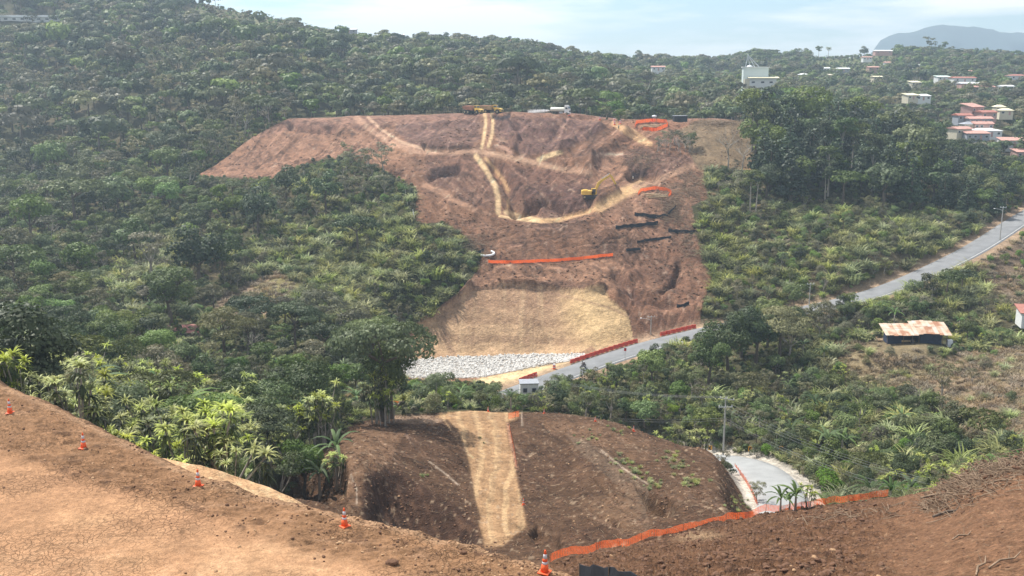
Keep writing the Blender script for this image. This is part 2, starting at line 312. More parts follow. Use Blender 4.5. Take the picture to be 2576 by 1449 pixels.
bank(q2([(850,250),(1100,260),(1350,220)]), 30, 2.0, 330, 410)
bank(q3([(690,470),(480,630),(300,765)]), 5, -1.0, 230, 290)
bank(q3([(900,445),(1200,465),(1500,480),(1660,470)]), 6, -0.8, 240, 290)
bank(q3([(1740,370),(1850,460),(1950,550),(2150,560)]), 12, 1.4, 240, 300)
bank(q3([(2080,480),(2160,420),(2200,300)]), 7, 1.2, 240, 300)
ZZ += .9*fbm(XX/13, YY/13, 3, 33)*near(392, 440)*bareH
_sr = np.random.RandomState(17); SCR = []
def scratch(x0, x1, y0, y1, ang, n, ln, dep, msk):
    global ZZ
    for _ in range(n):
        cx, cy = _sr.uniform(x0, x1), _sr.uniform(y0, y1); a = math.radians(ang+_sr.normal()*9); l = ln*_sr.uniform(.4, 1.2)/2; b_ = _sr.normal()*.12
        L = [(cx-l*math.cos(a), cy+l*math.sin(a)), (cx, cy+b_*l), (cx+l*math.cos(a), cy-l*math.sin(a))]; w = _sr.uniform(.8, 2.2); dp = dep*_sr.uniform(-.5, 1)
        W_ = np.where((PX > cx-l-9) & (PX < cx+l+9) & (PY > cy-l-9) & (PY < cy+l+9) & msk)
        if not len(W_[0]): continue
        s = sdist(PX[W_], PY[W_], L); ZZ[W_] -= dp*np.exp(-(s/(w*1.5))**2); SCR.append((W_, s, w, _sr.rand()))
_mh = bareH & ~face & ~rock & near(225, 410)
for R_ in ((520,900,310,440,42,34,80,.5), (900,1200,295,380,40,40,70,.6), (1260,1700,290,420,38,60,80,.6), (1080,1240,400,520,48,22,60,.6), (1290,1560,420,540,30,50,60,.7), (1560,1760,380,520,35,34,60,.5), (1080,1560,555,640,8,46,90,.4), (1560,1770,560,820,60,44,60,.5), (1200,1540,660,720,3,24,90,.3)): scratch(*R_, _mh)
_ms = bareS & near(75, 172)
for R_ in ((1310,1900,1070,1380,-34,120,90,.22), (900,1180,1080,1200,-36,44,70,.2), (880,1000,1080,1300,-60,14,60,.2), (700,870,1180,1290,-25,20,60,.25)): scratch(*R_, _ms)
# roads: centre lines in the picture, levelled into the ground
LNR = np.log(rows)
def zat(X, Y):
    X = np.asarray(X, float); Y = np.asarray(Y, float)
    r = np.interp(Y, rows, np.arange(len(rows))); c = np.clip((X/Y-TT[0])/(TT[1]-TT[0]), 0, NT-1.001)
    i = np.clip(r.astype(int), 0, len(rows)-2); j = c.astype(int); fr = r-i; fc = c-j
    return (ZZ[i, j]*(1-fc)+ZZ[i, j+1]*fc)*(1-fr)+(ZZ[i+1, j]*(1-fc)+ZZ[i+1, j+1]*fc)*fr
_ds = np.concatenate([np.linspace(70, 470, 1600), np.linspace(471, 1450, 900)])
def hit(px, py, dmin=70):
    X, Y, Z = unproj(px, py, _ds); below = (Z <= zat(X, Y)) & (_ds >= dmin)
    if not below.any(): return None
    k = int(np.argmax(below)); return Vector((X[k], Y[k], float(zat(X[k], Y[k]))))
def visible(p, tol=1.0):
    f = np.linspace(0.12, 0.985, 140); X = p[0]*f; Y = p[1]*f; Z = p[2]*f
    return not np.any((Z < zat(X, Y)-tol) & (Y > 60))
def densify(L, step):
    out = [np.array(L[0], float)]
    for a, b in zip(L[:-1], L[1:]):
        a = np.array(a, float); b = np.array(b, float); n = max(1, int(np.linalg.norm(b-a)/step))
        out += [a+(b-a)*k/n for k in range(1, n+1)]
    return np.array(out)
def smooth_path(P, it=30):
    P = P.copy()
    for _ in range(it): P[1:-1] = .25*P[:-2]+.5*P[1:-1]+.25*P[2:]
    return P
def road_path(L): return smooth_path(densify([np.array(unproj(x, y, d)) for x, y, d in L], 2.0))
MAIN = road_path([(1180,1040,200),(1262,1000,214),(1325,978,221),(1429,936,229),(1534,901,236),(1603,875,240),(1672,857,243),(1756,838,246),(1900,805,250),(2050,775,253),(2180,748,258),(2300,702,266),(2450,628,290),(2520,583,304),(2576,545,322),(2660,500,345),(2760,450,370)])
LOWR = road_path([(1600,1165,182),(1690,1153,176),(1780,1148,171),(1850,1152,164),(1905,1168,155),(1945,1198,146),(1968,1240,136),(1980,1290,126),(1995,1370,114),(2040,1450,104)])
def level(P, w, blend, dz):
    global ZZ
    D = np.full(ZZ.shape, 1e9); ZR = np.zeros(ZZ.shape)
    sub = (YY > P[:, 1].min()-30) & (YY < P[:, 1].max()+30); idx = np.where(sub); x = XX[idx]; y = YY[idx]; dd = np.full(len(x), 1e9); zz = np.zeros(len(x))
    for a, b in zip(P[:-1], P[1:]):
        e = b[:2]-a[:2]; t = np.clip(((x-a[0])*e[0]+(y-a[1])*e[1])/(e@e+1e-9), 0, 1); q = np.hypot(x-a[0]-t*e[0], y-a[1]-t*e[1])
        m = q < dd; dd[m] = q[m]; zz[m] = (a[2]+t*(b[2]-a[2]))[m]
    k = 1-sstep(w, w+blend, dd); ZZ[idx] = ZZ[idx]*(1-k)+(zz-dz)*k
    D[idx] = dd; return D
DM = level(MAIN, 4.8, 7, 0.25); DL = level(LOWR, 4.6, 5, 0.25)
SHED_P = Vector(unproj(2305, 852, 222)); HSE_P = Vector(unproj(1325, 1000, 205))
PX, PY = proj(XX, YY, ZZ)
# ------------------------------------------------------------------ ground colour (soil albedo; the hollows and the spur scoop also hold painted shade)
def mixc(A, col, k):
    k = np.clip(k, 0, 1)[..., None]; return A*(1-k)+np.array(col)*k
def stroke(A, L, w, col, k=1.0, soft=0.6, d0=222, d1=452, nz=1.3):
    s = sdist(PX+nz*rough, PY+nz*.6*ridg-.4*nz, L); m = (1-sstep(w*(1-soft), w*(1+soft), s))*near(d0, d1); return mixc(A, col, m*k)
def fill(A, P, col, k=1.0, d0=222, d1=452, nz=3.0, soft=4.0):
    u = PX+nz*rough; v = PY+nz*fbm(XX/5+50, YY/5, 3, 4); ins = inpoly(u, v, P); s = sdist(u, v, list(P)+[P[0]])
    return mixc(A, col, sstep(-soft, soft, np.where(ins, s, -s))*k*near(d0, d1))
f1 = fbm(XX/14, YY/14, 4, 41); f2 = fbm(XX/3.2, YY/3.2, 4, 43)
COL = np.zeros(ZZ.shape+(3,)); COL[:] = (0.062, 0.060, 0.030)
COL = mixc(COL, (0.115, 0.092, 0.055), sstep(0.0, 0.5, f1+.4*f2))
RED = (0.190, 0.100, 0.060); MAUVE = (0.122, 0.074, 0.057); DARK = (0.055, 0.032, 0.024); BRN = (0.135, 0.072, 0.042); TAN = (0.47, 0.29, 0.150); LTAN = (0.56, 0.39, 0.215); ORG = (0.285, 0.142, 0.085)
HC = np.zeros_like(COL); HC[:] = RED
HC = mixc(HC, ORG, sstep(0, .6, f1)*.55); HC = mixc(HC, MAUVE, sstep(0, .5, -f1)*.6)
HC = fill(HC, [(498,440),(640,340),(735,290),(900,292),(1000,340),(1060,380),(960,420),(860,400),(700,445)], (0.265,0.145,0.092), .75)
HC = fill(HC, q1([(960,170),(1300,180),(1400,220),(1350,260),(1150,250),(980,235)]), (0.10,0.055,0.045), .8)
HC = fill(HC, q1([(1650,500),(1700,440),(1900,400),(2100,440),(1900,500),(1700,540)]), (0.34,0.19,0.11), .5)
HC = fill(HC, q2([(-180,130),(0,120),(470,110),(470,330),(380,420),(0,400),(-150,370),(-260,250)]), (0.140,0.080,0.066), .8)
HC = fill(HC, q2([(600,140),(900,140),(1500,180),(1560,230),(1400,330),(1150,430),(850,480),(620,360)]), (0.130,0.073,0.062), .85)  # mauve soil both sides of the tracks, with slope shading painted in
HC = fill(HC, q2([(0,430),(430,470),(600,720),(620,950),(430,920),(200,760),(0,700)]), (0.150,0.082,0.060), .6)
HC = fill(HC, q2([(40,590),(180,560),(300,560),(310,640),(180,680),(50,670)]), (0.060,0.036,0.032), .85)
HC = fill(HC, q2([(590,530),(1000,590),(1400,650),(1450,760),(1350,900),(1050,1000),(800,960),(730,840),(690,680)]), (0.130,0.066,0.048), .75)  # lower bowl and its darker core: slope shading painted into the soil
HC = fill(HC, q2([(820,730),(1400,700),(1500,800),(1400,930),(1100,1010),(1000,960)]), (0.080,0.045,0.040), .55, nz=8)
HC = fill(HC, q2([(1450,560),(1720,440),(1790,520),(1750,640),(1500,690)]), (0.36,0.20,0.125), .55, nz=8)
HC = fill(HC, q2([(1600,480),(1800,420),(2300,480),(2380,560),(2000,650),(1800,640),(1720,500)]), (0.135,0.078,0.062), .7, nz=8)
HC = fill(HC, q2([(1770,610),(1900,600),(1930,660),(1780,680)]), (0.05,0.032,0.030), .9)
HC = fill(HC, q2([(1650,720),(2200,700),(2400,900),(2350,1300),(1700,1250),(1600,1000),(1500,950)]), (0.205,0.118,0.078), .55, nz=8)
HC = fill(HC, q3([(1750,260),(2380,60),(2420,500),(2300,700),(1900,780),(1780,560)]), (0.165,0.086,0.054), .8)
HC = fill(HC, q3([(700,290),(1800,240),(1830,500),(1200,470),(900,455),(690,470),(620,500)]), (0.235,0.130,0.080), .75)
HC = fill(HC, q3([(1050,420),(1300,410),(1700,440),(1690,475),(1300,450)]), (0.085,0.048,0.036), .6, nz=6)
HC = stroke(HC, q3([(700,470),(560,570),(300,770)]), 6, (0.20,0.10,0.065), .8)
top = near(404, 450)[...]; HC = mixc(HC, (0.25, 0.14, 0.10), top*.7)
fs = fbm(XX/1.7, YY/3.4, 4, 47, .65); fg = fbm((XX+YY*.6)/1.4, (YY-XX*.5)/9, 4, 48, .6)
HC = mixc(HC, (0.045,0.027,0.021), sstep(.12, .42, fs)*.55); HC = mixc(HC, (0.30,0.18,0.12), sstep(.15, .5, -fs)*.35); HC = mixc(HC, (0.06,0.036,0.028), sstep(.1, .4, fg)*.45); HC = mixc(HC, (0.32,0.19,0.12), sstep(.15, .5, -fg)*.3)
# tan cut face with layers and rake marks
_face_c = np.zeros_like(COL); _face_c[:] = (0.43, 0.285, 0.168)
_ph = (PY-566)/.34717
_face_c = mixc(_face_c, (0.30,0.185,0.115), (1-sstep(560, 800, _ph+60*fbm(XX/20, YY/20, 3, 77)))*.8)
_face_c = mixc(_face_c, (0.23,0.14,0.088), .45*sstep(.1, .6, np.sin(_ph/22+2*fbm(XX/25, YY/25, 3, 6)+(PX-1400)**2/30000)))
_face_c = mixc(_face_c, (0.52,0.37,0.215), sstep(.0, .7, fbm(XX/1.1, YY/30, 3, 61))*.5)
_face_c = mixc(_face_c, (0.25,0.155,0.10), sstep(.2, .8, fbm(XX/.9+9, YY/14, 3, 66))*.5)
_w = sdist(PX, PY, q3([(1890,860),(1700,760),(1560,620)])); _face_c = mixc(_face_c, (0.58,0.41,0.21), (1-sstep(20, 110, _w))*.7)
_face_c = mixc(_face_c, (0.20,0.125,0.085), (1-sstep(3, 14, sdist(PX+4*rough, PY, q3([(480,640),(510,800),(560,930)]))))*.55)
HC = np.where(face[..., None], _face_c, HC)
HC = fill(HC, q3([(1480,930),(1570,875),(1612,915),(1600,935)]), (0.24,0.145,0.09), .9, nz=1, soft=1)
HC = stroke(HC, q3([(690,478),(900,457),(1200,480),(1500,545),(1700,600),(1830,660)]), 3, (0.20,0.12,0.08), .5)
HC = fill(HC, q3([(760,1112),(1150,1028),(1430,985),(1560,968),(1430,1020),(1340,1050),(1150,1090),(1050,1150),(700,1160)]), (0.62,0.48,0.27), .9, nz=4)
HC = fill(HC, q3([(140,1108),(760,1108),(700,1160),(140,1160)]), (0.27,0.145,0.085), .9)
HC = mixc(HC, (0.42, 0.38, 0.33), inpoly(PX, PY, ROCKP)*near(226, 256)*.9)
for L, w, c, k in (
    (q2([(512,105),(525,200),(505,330),(488,415)]), 4.2, LTAN, .95), (q2([(572,105),(585,200),(575,300),(545,400)]), 3.8, LTAN, .9),
    (q2([(545,105),(550,200),(540,300),(515,410)]), 3.5, (0.25,0.13,0.08), .8),
    (q2([(-120,425),(0,435),(200,448),(430,440),(700,485),(1000,552),(1200,600),(1420,622)]), 7.5, (0.33,0.20,0.13), .8),
    (q2([(430,440),(700,485),(1000,552),(1200,600)]), 5, (0.38,0.235,0.15), .7),
    (q2([(440,480),(530,610),(605,740),(628,850),(630,965)]), 6.2, LTAN, .95), (q2([(520,500),(600,600),(680,700),(712,780)]), 4.2, TAN, .9),
    (q2([(712,860),(716,900),(700,960)]), 3.5, TAN, .8),
    (q2([(690,965),(850,1005),(1000,1035),(1160,1030)]), 5, LTAN, .95), (q2([(640,995),(850,1033),(1000,1045)]), 3, LTAN, .95),
    (q2([(1000,1040),(1160,1030),(1400,960),(1560,890),(1700,800),(1850,720)]), 5, TAN, .95),
    (q2([(1500,920),(1700,800),(1860,730)]), 13, (0.46,0.30,0.155), .85), (q2([(1800,745),(2000,690),(2200,600),(2370,545)]), 7, (0.33,0.20,0.13), .85),
    (q2([(980,512),(1060,478),(1165,447)]), 5.5, (0.55,0.40,0.22), .9),
    (q2([(1620,200),(1720,270),(1850,350),(1935,380)]), 6, TAN, .9), (q2([(1650,210),(1780,260),(1940,370)]), 4, TAN, .7),
    (q2([(2330,480),(2430,500),(2600,548),(2800,600)]), 7, TAN, .8), (q2([(2340,465),(2420,430),(2600,410)]), 5, TAN, .8),
    (q2([(-10,730),(150,800),(280,880),(430,940)]), 7, (0.33,0.19,0.12), .8), (q1([(1560,150),(1700,270),(1850,370),(2050,425),(2230,450)]), 7, (0.40,0.24,0.16), .85),
    (q1([(1660,150),(1780,260),(1950,365),(2230,445)]), 3.5, (0.46,0.30,0.20), .9), (q2([(1560,470),(1690,463)]), 5, (0.48,0.30,0.21), .8),
    (q2([(610,390),(680,410),(740,455)]), 4, (0.40,0.24,0.17), .8), (q2([(620,335),(700,355)]), 4, (0.36,0.22,0.15), .7),
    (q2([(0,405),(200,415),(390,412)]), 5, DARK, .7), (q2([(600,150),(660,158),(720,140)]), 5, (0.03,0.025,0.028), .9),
    (q2([(650,1240),(1000,1210),(1400,1130)]), 2, DARK, .6), (q3([(1600,1000),(1900,880),(2340,770)]), 6, (0.40,0.25,0.14), .7),
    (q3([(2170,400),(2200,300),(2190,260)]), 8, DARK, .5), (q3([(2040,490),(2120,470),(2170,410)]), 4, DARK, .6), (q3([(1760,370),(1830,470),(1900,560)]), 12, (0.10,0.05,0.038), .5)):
    HC = stroke(HC, L, w, c, k)
HC = mixc(HC, (0.36,0.25,0.18), sstep(.42, .62, fbm(XX/1.3, YY/2.6, 3, 91))*.5*(~face))
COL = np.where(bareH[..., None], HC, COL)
# dry fields right of the cut and beside the road
COL = fill(COL, [(1700,330),(1760,300),(1890,305),(1890,425),(1760,430)], (0.17,0.125,0.075), .9, 330, 420)
COL = fill(COL, [(2440,650),(2700,560),(2900,800),(2560,800),(2480,740)], (0.16,0.115,0.078), .9, 240, 320)
COL = fill(COL, [(2330,900),(2700,860),(2800,1150),(2450,1120),(2330,1010)], (0.24,0.175,0.11), .9, 150, 230)
COL = fill(COL, [(2090,860),(2330,850),(2340,1000),(2200,990),(2090,930)], (0.22,0.17,0.10), .8, 150, 230, nz=10)
COL = fill(COL, [(2160,838),(2330,822),(2340,850),(2160,858)], (0.42,0.30,0.19), .9, 200, 235)
COL = fill(COL, [(500,840),(560,745),(700,680),(760,720),(640,830),(560,850)], (0.27,0.19,0.13), .85, 200, 280, nz=8)
COL = fill(COL, [(640,720),(960,600),(1000,660),(900,800),(700,830)], (0.17,0.16,0.055), .7, 200, 310, nz=8)
COL = fill(COL, [(760,60),(960,85),(1120,120),(900,118),(760,95)], (0.22,0.16,0.11), .8, 600, 900, nz=2)
COL = fill(COL, [(480,18),(760,50),(760,75),(480,50)], (0.15,0.15,0.08), .8, 600, 900, nz=2)
COL = fill(COL, [(2040,150),(2230,118),(2260,160),(2190,205),(2060,190)], (0.15,0.165,0.07), .8, 800, 1150, nz=3)
COL = fill(COL, [(1950,128),(2260,112),(2250,135),(1960,150)], (0.16,0.16,0.08), .6, 800, 1150, nz=3)
k = (1-sstep(5.0, 8.5, DM))*(YY > 150); COL = mixc(COL, (0.34,0.24,0.16), k*.85)
k = (1-sstep(4.8, 8.5, DL+1.5*f2)); COL = mixc(COL, (0.52,0.47,0.40), k*.9)
# the near spur
SCL = np.zeros_like(COL); SCL[:] = (0.092, 0.052, 0.030)
SCL = mixc(SCL, (0.070,0.038,0.023), sstep(0, .5, f1)*.7); SCL = mixc(SCL, (0.055,0.030,0.020), sstep(.2, .7, fbm(XX/1.6, YY/1.6, 4, 21))*.6)
def SF(P, c, k=1., **kw):
    global SCL; SCL = fill(SCL, P, c, k, 60, 175, **kw)
def SS(L, w, c, k=1., **kw):
    global SCL; SCL = stroke(SCL, L, w, c, k, d0=60, d1=175, **kw)
SF(q5([(450,270),(900,300),(820,420),(760,540),(560,620),(600,900),(480,860),(500,620),(460,420)]), (0.165,0.096,0.056), .8, nz=8)
SF(q5([(1740,200),(2200,250),(2560,360),(2560,520),(2300,420),(1900,300)]), (0.165,0.095,0.055), .6, nz=8)
SF(q5([(2000,300),(2430,520),(2560,700),(2560,960),(2300,620),(2060,420)]), (0.15,0.11,0.078), .45, nz=12)
SF(q5([(2450,640),(2560,900),(2560,1000),(2420,1010),(2100,800),(2200,760)]), (0.175,0.105,0.062), .5, nz=14, soft=14)
fs2 = fbm(XX/.8, YY/.8, 4, 49, .65); SCL = mixc(SCL, (0.04,0.023,0.016), sstep(.1, .4, fs2)*.6); SCL = mixc(SCL, (0.19,0.115,0.072), sstep(.2, .5, -fs2)*.35)
SF(q5([(600,980),(598,760),(605,660),(640,600),(690,572),(760,560),(850,582),(960,640),(1080,715),(1200,790),(1320,860),(1385,960),(1405,1075),(1300,1100)]), (0.046,0.025,0.017), .94, nz=1)  # scooped bowl: damp soil, darkened further with painted shade
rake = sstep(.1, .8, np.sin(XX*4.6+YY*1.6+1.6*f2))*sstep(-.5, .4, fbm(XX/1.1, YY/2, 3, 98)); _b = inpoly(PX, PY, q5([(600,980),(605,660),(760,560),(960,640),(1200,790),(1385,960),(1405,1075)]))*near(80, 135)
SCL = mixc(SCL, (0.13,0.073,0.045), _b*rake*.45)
SF(q5([(1160,215),(1100,205),(1150,160),(1400,150),(1600,140),(1700,160),(1660,210),(1590,240),(1612,400),(1652,560),(1682,720),(1712,850),(1725,960),(1640,1010),(1560,1090),(1440,1095),(1425,1000),(1395,900),(1355,750),(1325,560),(1285,400),(1235,300)]), (0.335,0.205,0.108), .97, nz=5, soft=5)
_rt = inpoly(PX, PY, q5([(1100,150),(1700,150),(1590,240),(1725,960),(1440,1095),(1285,400)]))*near(90, 172)
_u = (PX-(1265+(PY-1040)*.03+14*np.sin(PY/55)))
SCL = mixc(SCL, (0.47,0.32,0.175), _rt*sstep(.1, .7, np.sin(_u/6.5+1.5*f2))*.6); SCL = mixc(SCL, (0.24,0.145,0.078), _rt*sstep(.2, .8, np.sin(_u/4.1+2+2*f2))*.45)
SF(q5([(800,175),(1160,215),(1100,250),(800,240)]), (0.36,0.25,0.17), .6, nz=10)
SS(q5([(1180,230),(1245,300),(1290,400),(1330,560),(1362,750),(1400,900)]), 5, (0.060,0.034,0.022), .85)
SS(q5([(1600,250),(1625,400),(1665,560)]), 3, (0.40,0.22,0.14), .7)
for L in ([(2240,430),(2400,560),(2560,660)], [(1060,510),(1180,600),(1260,670)], [(520,600),(560,700),(560,800)], [(1690,150),(1700,260)]): SS(q5(L), 2, (0.42,0.33,0.25), .7)
SCL = mixc(SCL, (0.33,0.24,0.16), sstep(.48, .62, fbm(XX/.55, YY/.8, 2, 95))*.6)
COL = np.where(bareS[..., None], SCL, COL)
for W_, s, w, t_ in SCR:
    base = COL[W_]; k = np.exp(-(s/w)**2)[..., None]*.65; COL[W_] = base*(1-k)+(base*.42 if t_ < .55 else np.minimum(base*1.55+.02, .45))*k
M_SOIL = soil_mat("graded_earth", (0.22, 0.9, 3.0), 1.0, 0.8, 0.26)
V = np.stack([XX, YY, ZZ], -1).reshape(-1, 3)
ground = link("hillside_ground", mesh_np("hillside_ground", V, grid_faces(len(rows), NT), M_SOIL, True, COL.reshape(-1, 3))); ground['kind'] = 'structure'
# far plain out to the horizon, under the ridge line
me = mesh_np("plain", [(-5100, 1350, -95), (5100, 1350, -95), (5100, 4590, -95), (-5100, 4590, -95)], [(0, 1, 2, 3)], plain("plain_green", (0.06, 0.08, 0.05), 1, scale=.01))
o = link("far_plain", me); o['kind'] = 'structure'
# far mountain
mpx = np.linspace(1900, 3300, 90); prof = np.interp(mpx, [1900,2180,2215,2250,2285,2320,2370,2400,2440,2480,2530,2580,2650,2760,2900,3300], [178,150,101,84,83,72,61,64,67,72,82,82,78,95,110,140])
prof = prof+3.5*fbm(mpx/16, mpx*0, 4, 3); DMT = 4000.0; rws = []
Xt, _, Zt = unproj(mpx, prof, DMT)
for i, h in enumerate(np.linspace(0, 1, 14)):
    rws.append(np.stack([Xt, DMT-(1-h)*500+80*fbm(mpx/40, np.full(90, h*5), 3, 5)*(h*(1-h)*4), -100+(Zt+100)*h**.85+12*fbm(mpx/14, np.full(90, h*4.), 3, 8)*(h*(1-h)*4)], -1))
rws.append(np.stack([Xt, np.full(90, DMT+400), np.full(90, -100.)], -1))
mnt = link("mountain", mesh_np("mountain", np.concatenate(rws), grid_faces(15, 90), plain("mountain_forest", (0.035, 0.06, 0.055), 1, scale=.01), True)); mnt['kind'] = 'structure'
# ------------------------------------------------------------------ the graded pad in front (level, 21 m below the camera)
PADZ = -21.0
EX = [-260, 0, 100, 200, 300, 400, 500, 620, 760, 900, 1060, 1220, 1330, 1400, 1442, 1475]
EY = [800, 962, 1004, 1052, 1100, 1152, 1190, 1232, 1268, 1302, 1338, 1378, 1408, 1430, 1449, 1475]
def edge(px): return np.interp(px, EX, EY)+3.0*fbm(np.asarray(px, float)/26, np.asarray(px, float)*0, 4, 2)
px = np.linspace(-260, 1475, 760); ey = edge(px); v = np.linspace(0, 1, 330)
PYp = ey[None, :]+(1900-ey[None, :])*(v[:, None]**1.25); PXp = np.repeat(px[None, :], len(v), 0)
b = (CY-PYp)/FOC; kk = (CP+b*SP); sl = (-SP+b*CP)/kk; Yp = PADZ/sl; Xp = (PXp-CX)/FOC*Yp/kk; Zp = np.full(Yp.shape, PADZ)
ed = (1-sstep(0, 26, PYp-ey[None, :])); berm = 1-sstep(-22, 30, PYp-np.interp(PXp, [-260,0,216,440,640,760,1000,1475], [1060,1132,1201,1257,1330,1380,1440,1560])-5*fbm(Xp/2, Yp/2, 3, 4))
Zp = Zp+0.05*fbm(Xp/2.5, Yp/2.5, 4, 6)+berm*(0.20*fbm(Xp/.9, Yp/.4, 4, 7)+.05)+0.07*ed*fbm(Xp/.5, Yp/.5, 3, 9)-ed*.12
_br = sdist(PXp, PYp, [(-260,1050),(0,1132),(216,1205),(440,1262),(560,1310),(640,1345)]); Zp += 0.16*np.exp(-(_br/9)**2)*(.5+fbm(Xp/.35, Yp/.35, 3, 12))
sk = []
for i, (o_, dz) in enumerate(((.5, .35), (1.2, 1.0), (3, 2.8), (7, 6.8), (14, 13.5))):
    sk.append((Xp[0]+o_*.55, Yp[0]+o_*.84, Zp[0]-dz+.25*fbm(Xp[0]/1.5, Yp[0]/1.5+i, 3, 6)))
g1 = fbm(Xp/5, Yp/5, 4, 51); g2 = fbm(Xp/.7, Yp/.7, 4, 53); g3 = fbm(Xp/2.2, Yp/.5, 3, 57)
PC = np.zeros(Xp.shape+(3,)); PC[:] = (0.355, 0.200, 0.108)
PC = mixc(PC, (0.42,0.255,0.14), sstep(0, .6, g1+.3*g3)*.6); PC = mixc(PC, (0.29,0.16,0.088), sstep(.1, .6, -g1)*.6)
PC = mixc(PC, (0.46,0.29,0.17), sstep(0, 250, PYp-1250)*sstep(-.2, .5, g2)*.35)
PC = mixc(PC, (0.205,0.114,0.060), berm*.8); PC = mixc(PC, (0.085,0.047,0.028), berm*sstep(.15, .6, g2)*.6); PC = mixc(PC, (0.33,0.2,0.12), berm*sstep(.25, .7, g3)*.5)
PC = mixc(PC, (0.10,0.056,0.035), np.exp(-(_br/7)**2)*.6*sstep(-.1, .3, g2)); PC = mixc(PC, (0.36,0.23,0.14), np.exp(-((PYp-ey[None, :]-8)/10)**2)*.5)
PC = mixc(PC, (0.12,0.065,0.04), np.exp(-(sdist(PXp, PYp, [(980,1352),(1100,1385),(1250,1402),(1300,1420)])/5)**2)*sstep(0,.4,g2)*.8)
skc = [np.repeat(np.array([[0.13, 0.075, 0.045]]), len(px), 0)]*len(sk)
V = np.concatenate([np.stack(s, -1) for s in sk[::-1]]+[np.stack([Xp, Yp, Zp], -1).reshape(-1, 3)]); PCc = np.concatenate(skc+[PC.reshape(-1, 3)])
M_PAD = soil_mat("dry_graded_clay", (0.7, 3.2, 12.0), 1.0, 0.16, 0.24, crack=3.4)
o = link("graded_pad_ground", mesh_np("graded_pad_ground", V, grid_faces(len(v)+len(sk), len(px)), M_PAD, True, PCc)); o['kind'] = 'structure'
def pad_pt(x, y):
    X, Y, Z = unproj(x, y, 1.0); s = PADZ/Z; return Vector((X*s, Y*s, PADZ-.02))
# lower tan bench showing behind the pad edge
bx = np.linspace(380, 800, 120); bt = np.interp(bx, [380,415,520,620,700,765,800], [1150,1154,1176,1205,1237,1268,1285]); bb = np.interp(bx, [380,800], [1230,1330]); vv = np.linspace(0, 1, 30)
by = bt[None, :]+(bb-bt)[None, :]*vv[:, None]; bd = np.interp(bx, [380,800], [64, 55])[None, :]*(1-.12*vv[:, None]); Xb, Yb, Zb = unproj(np.repeat(bx[None], 30, 0), by, bd)
Zb = Zb+.12*fbm(Xb/1.2, Yb/1.2, 4, 3); Xk = [(Xb[0]+a*.5, Yb[0]+a, Zb[0]-dz) for a, dz in ((10, 12), (3, 3.5), (.6, .6))]
V = np.concatenate([np.stack(s, -1) for s in Xk]+[np.stack([Xb, Yb, Zb], -1).reshape(-1, 3)])
cb = mixc(np.full((33, 120, 3), (0.44, 0.27, 0.145)), (0.54, 0.37, 0.21), sstep(-.2, .5, fbm(np.linspace(0, 30, 120)[None]+0*np.zeros((33, 1)), np.linspace(0, 8, 33)[:, None]+np.zeros((1, 120)), 4, 5)))
o = link("tan_soil_bench", mesh_np("tan_soil_bench", V, grid_faces(33, 120), M_PAD, True, cb.reshape(-1, 3))); o['kind'] = 'structure'
# ------------------------------------------------------------------ dark tilled slope, right foreground
GX = [1250,1400,1450,1500,1600,1700,1800,1940,2050,2150,2250,2330,2400,2450,2576,2800]
GY = [1450,1410,1397,1385,1365,1345,1322,1291,1276,1263,1251,1240,1215,1195,1166,1120]
GD = [80,82,84,87,91,95,99,104,106,105,100,95,90,86,80,72]; GB = [22,22,22,22,23.5,25,26,28,28,28.5,29,29,29.2,29.4,29.6,29]
gx = np.linspace(1250, 2800, 800); gy = pchip(GX, GY, gx)+2.0*fbm(gx/18, gx*0, 4, 12); gd = pchip(GX, GD, gx); gb = np.interp(gx, GX, GB); gv = np.linspace(0, 1, 330)
yb = gy[None, :]+(1950-gy[None, :])*gv[:, None]**1.3; inv = 1/gd[None, :]+(1/gb-1/gd)[None, :]*(yb-gy[None, :])/(1700-gy[None, :])
XB, YB, ZB = unproj(np.repeat(gx[None], len(gv), 0), yb, 1/inv); PBX = np.repeat(gx[None], len(gv), 0)
h1 = fbm(XB/6, YB/6, 4, 71); h2 = fbm(XB/.8, YB/.8, 5, 72, .6); h3 = fbm((XB+YB*.4)/2.5, (YB-XB*.3)/.45, 4, 73)
cl = sstep(2350, 2150, PBX+60*h1+ (yb-1300)*.2)
ZB = ZB+0.25*h1+(0.15+.36*cl)*h2+0.12*h3
ZB += 0.45*np.exp(-(sdist(PBX, yb, [(1960,1330),(2150,1300),(2330,1262),(2450,1225),(2576,1195)])/22)**2)
GC = np.zeros(XB.shape+(3,)); GC[:] = (0.140, 0.072, 0.038); GC = mixc(GC, (0.065,0.034,0.021), sstep(0, .5, h2)*.8*(.4+.6*cl)); GC = mixc(GC, (0.165,0.090,0.052), sstep(0, .6, -h1+.4*h3)*.6)
GC = mixc(GC, (0.215,0.115,0.065), (1-cl)*.7); GC = mixc(GC, (0.34,0.22,0.13), sstep(.45, .7, fbm(XB/.3, YB/.3, 2, 75))*.5); GC = mixc(GC, (0.36,0.25,0.15), sstep(60, 0, np.hypot((PBX-1760)/1.6, (yb-1350)*3))*.6)
sk = []
for i, (o_, dz) in enumerate(((.5, .3), (1.5, 1.2), (4, 4), (9, 10), (16, 19))): sk.append(np.stack((XB[0]+0*o_, YB[0]+o_, ZB[0]-dz+.2*fbm(XB[0]/1.5, YB[0]/1.5+i, 3, 6)), -1))
V = np.concatenate(sk[::-1]+[np.stack([XB, YB, ZB], -1).reshape(-1, 3)]); cc = np.concatenate([np.full((len(gx), 3), (0.13, .07, .045))]*len(sk)+[GC.reshape(-1, 3)])
M_TILL = soil_mat("loose_dark_earth", (0.9, 3.6, 12.0), 1.0, 0.35, 0.34)
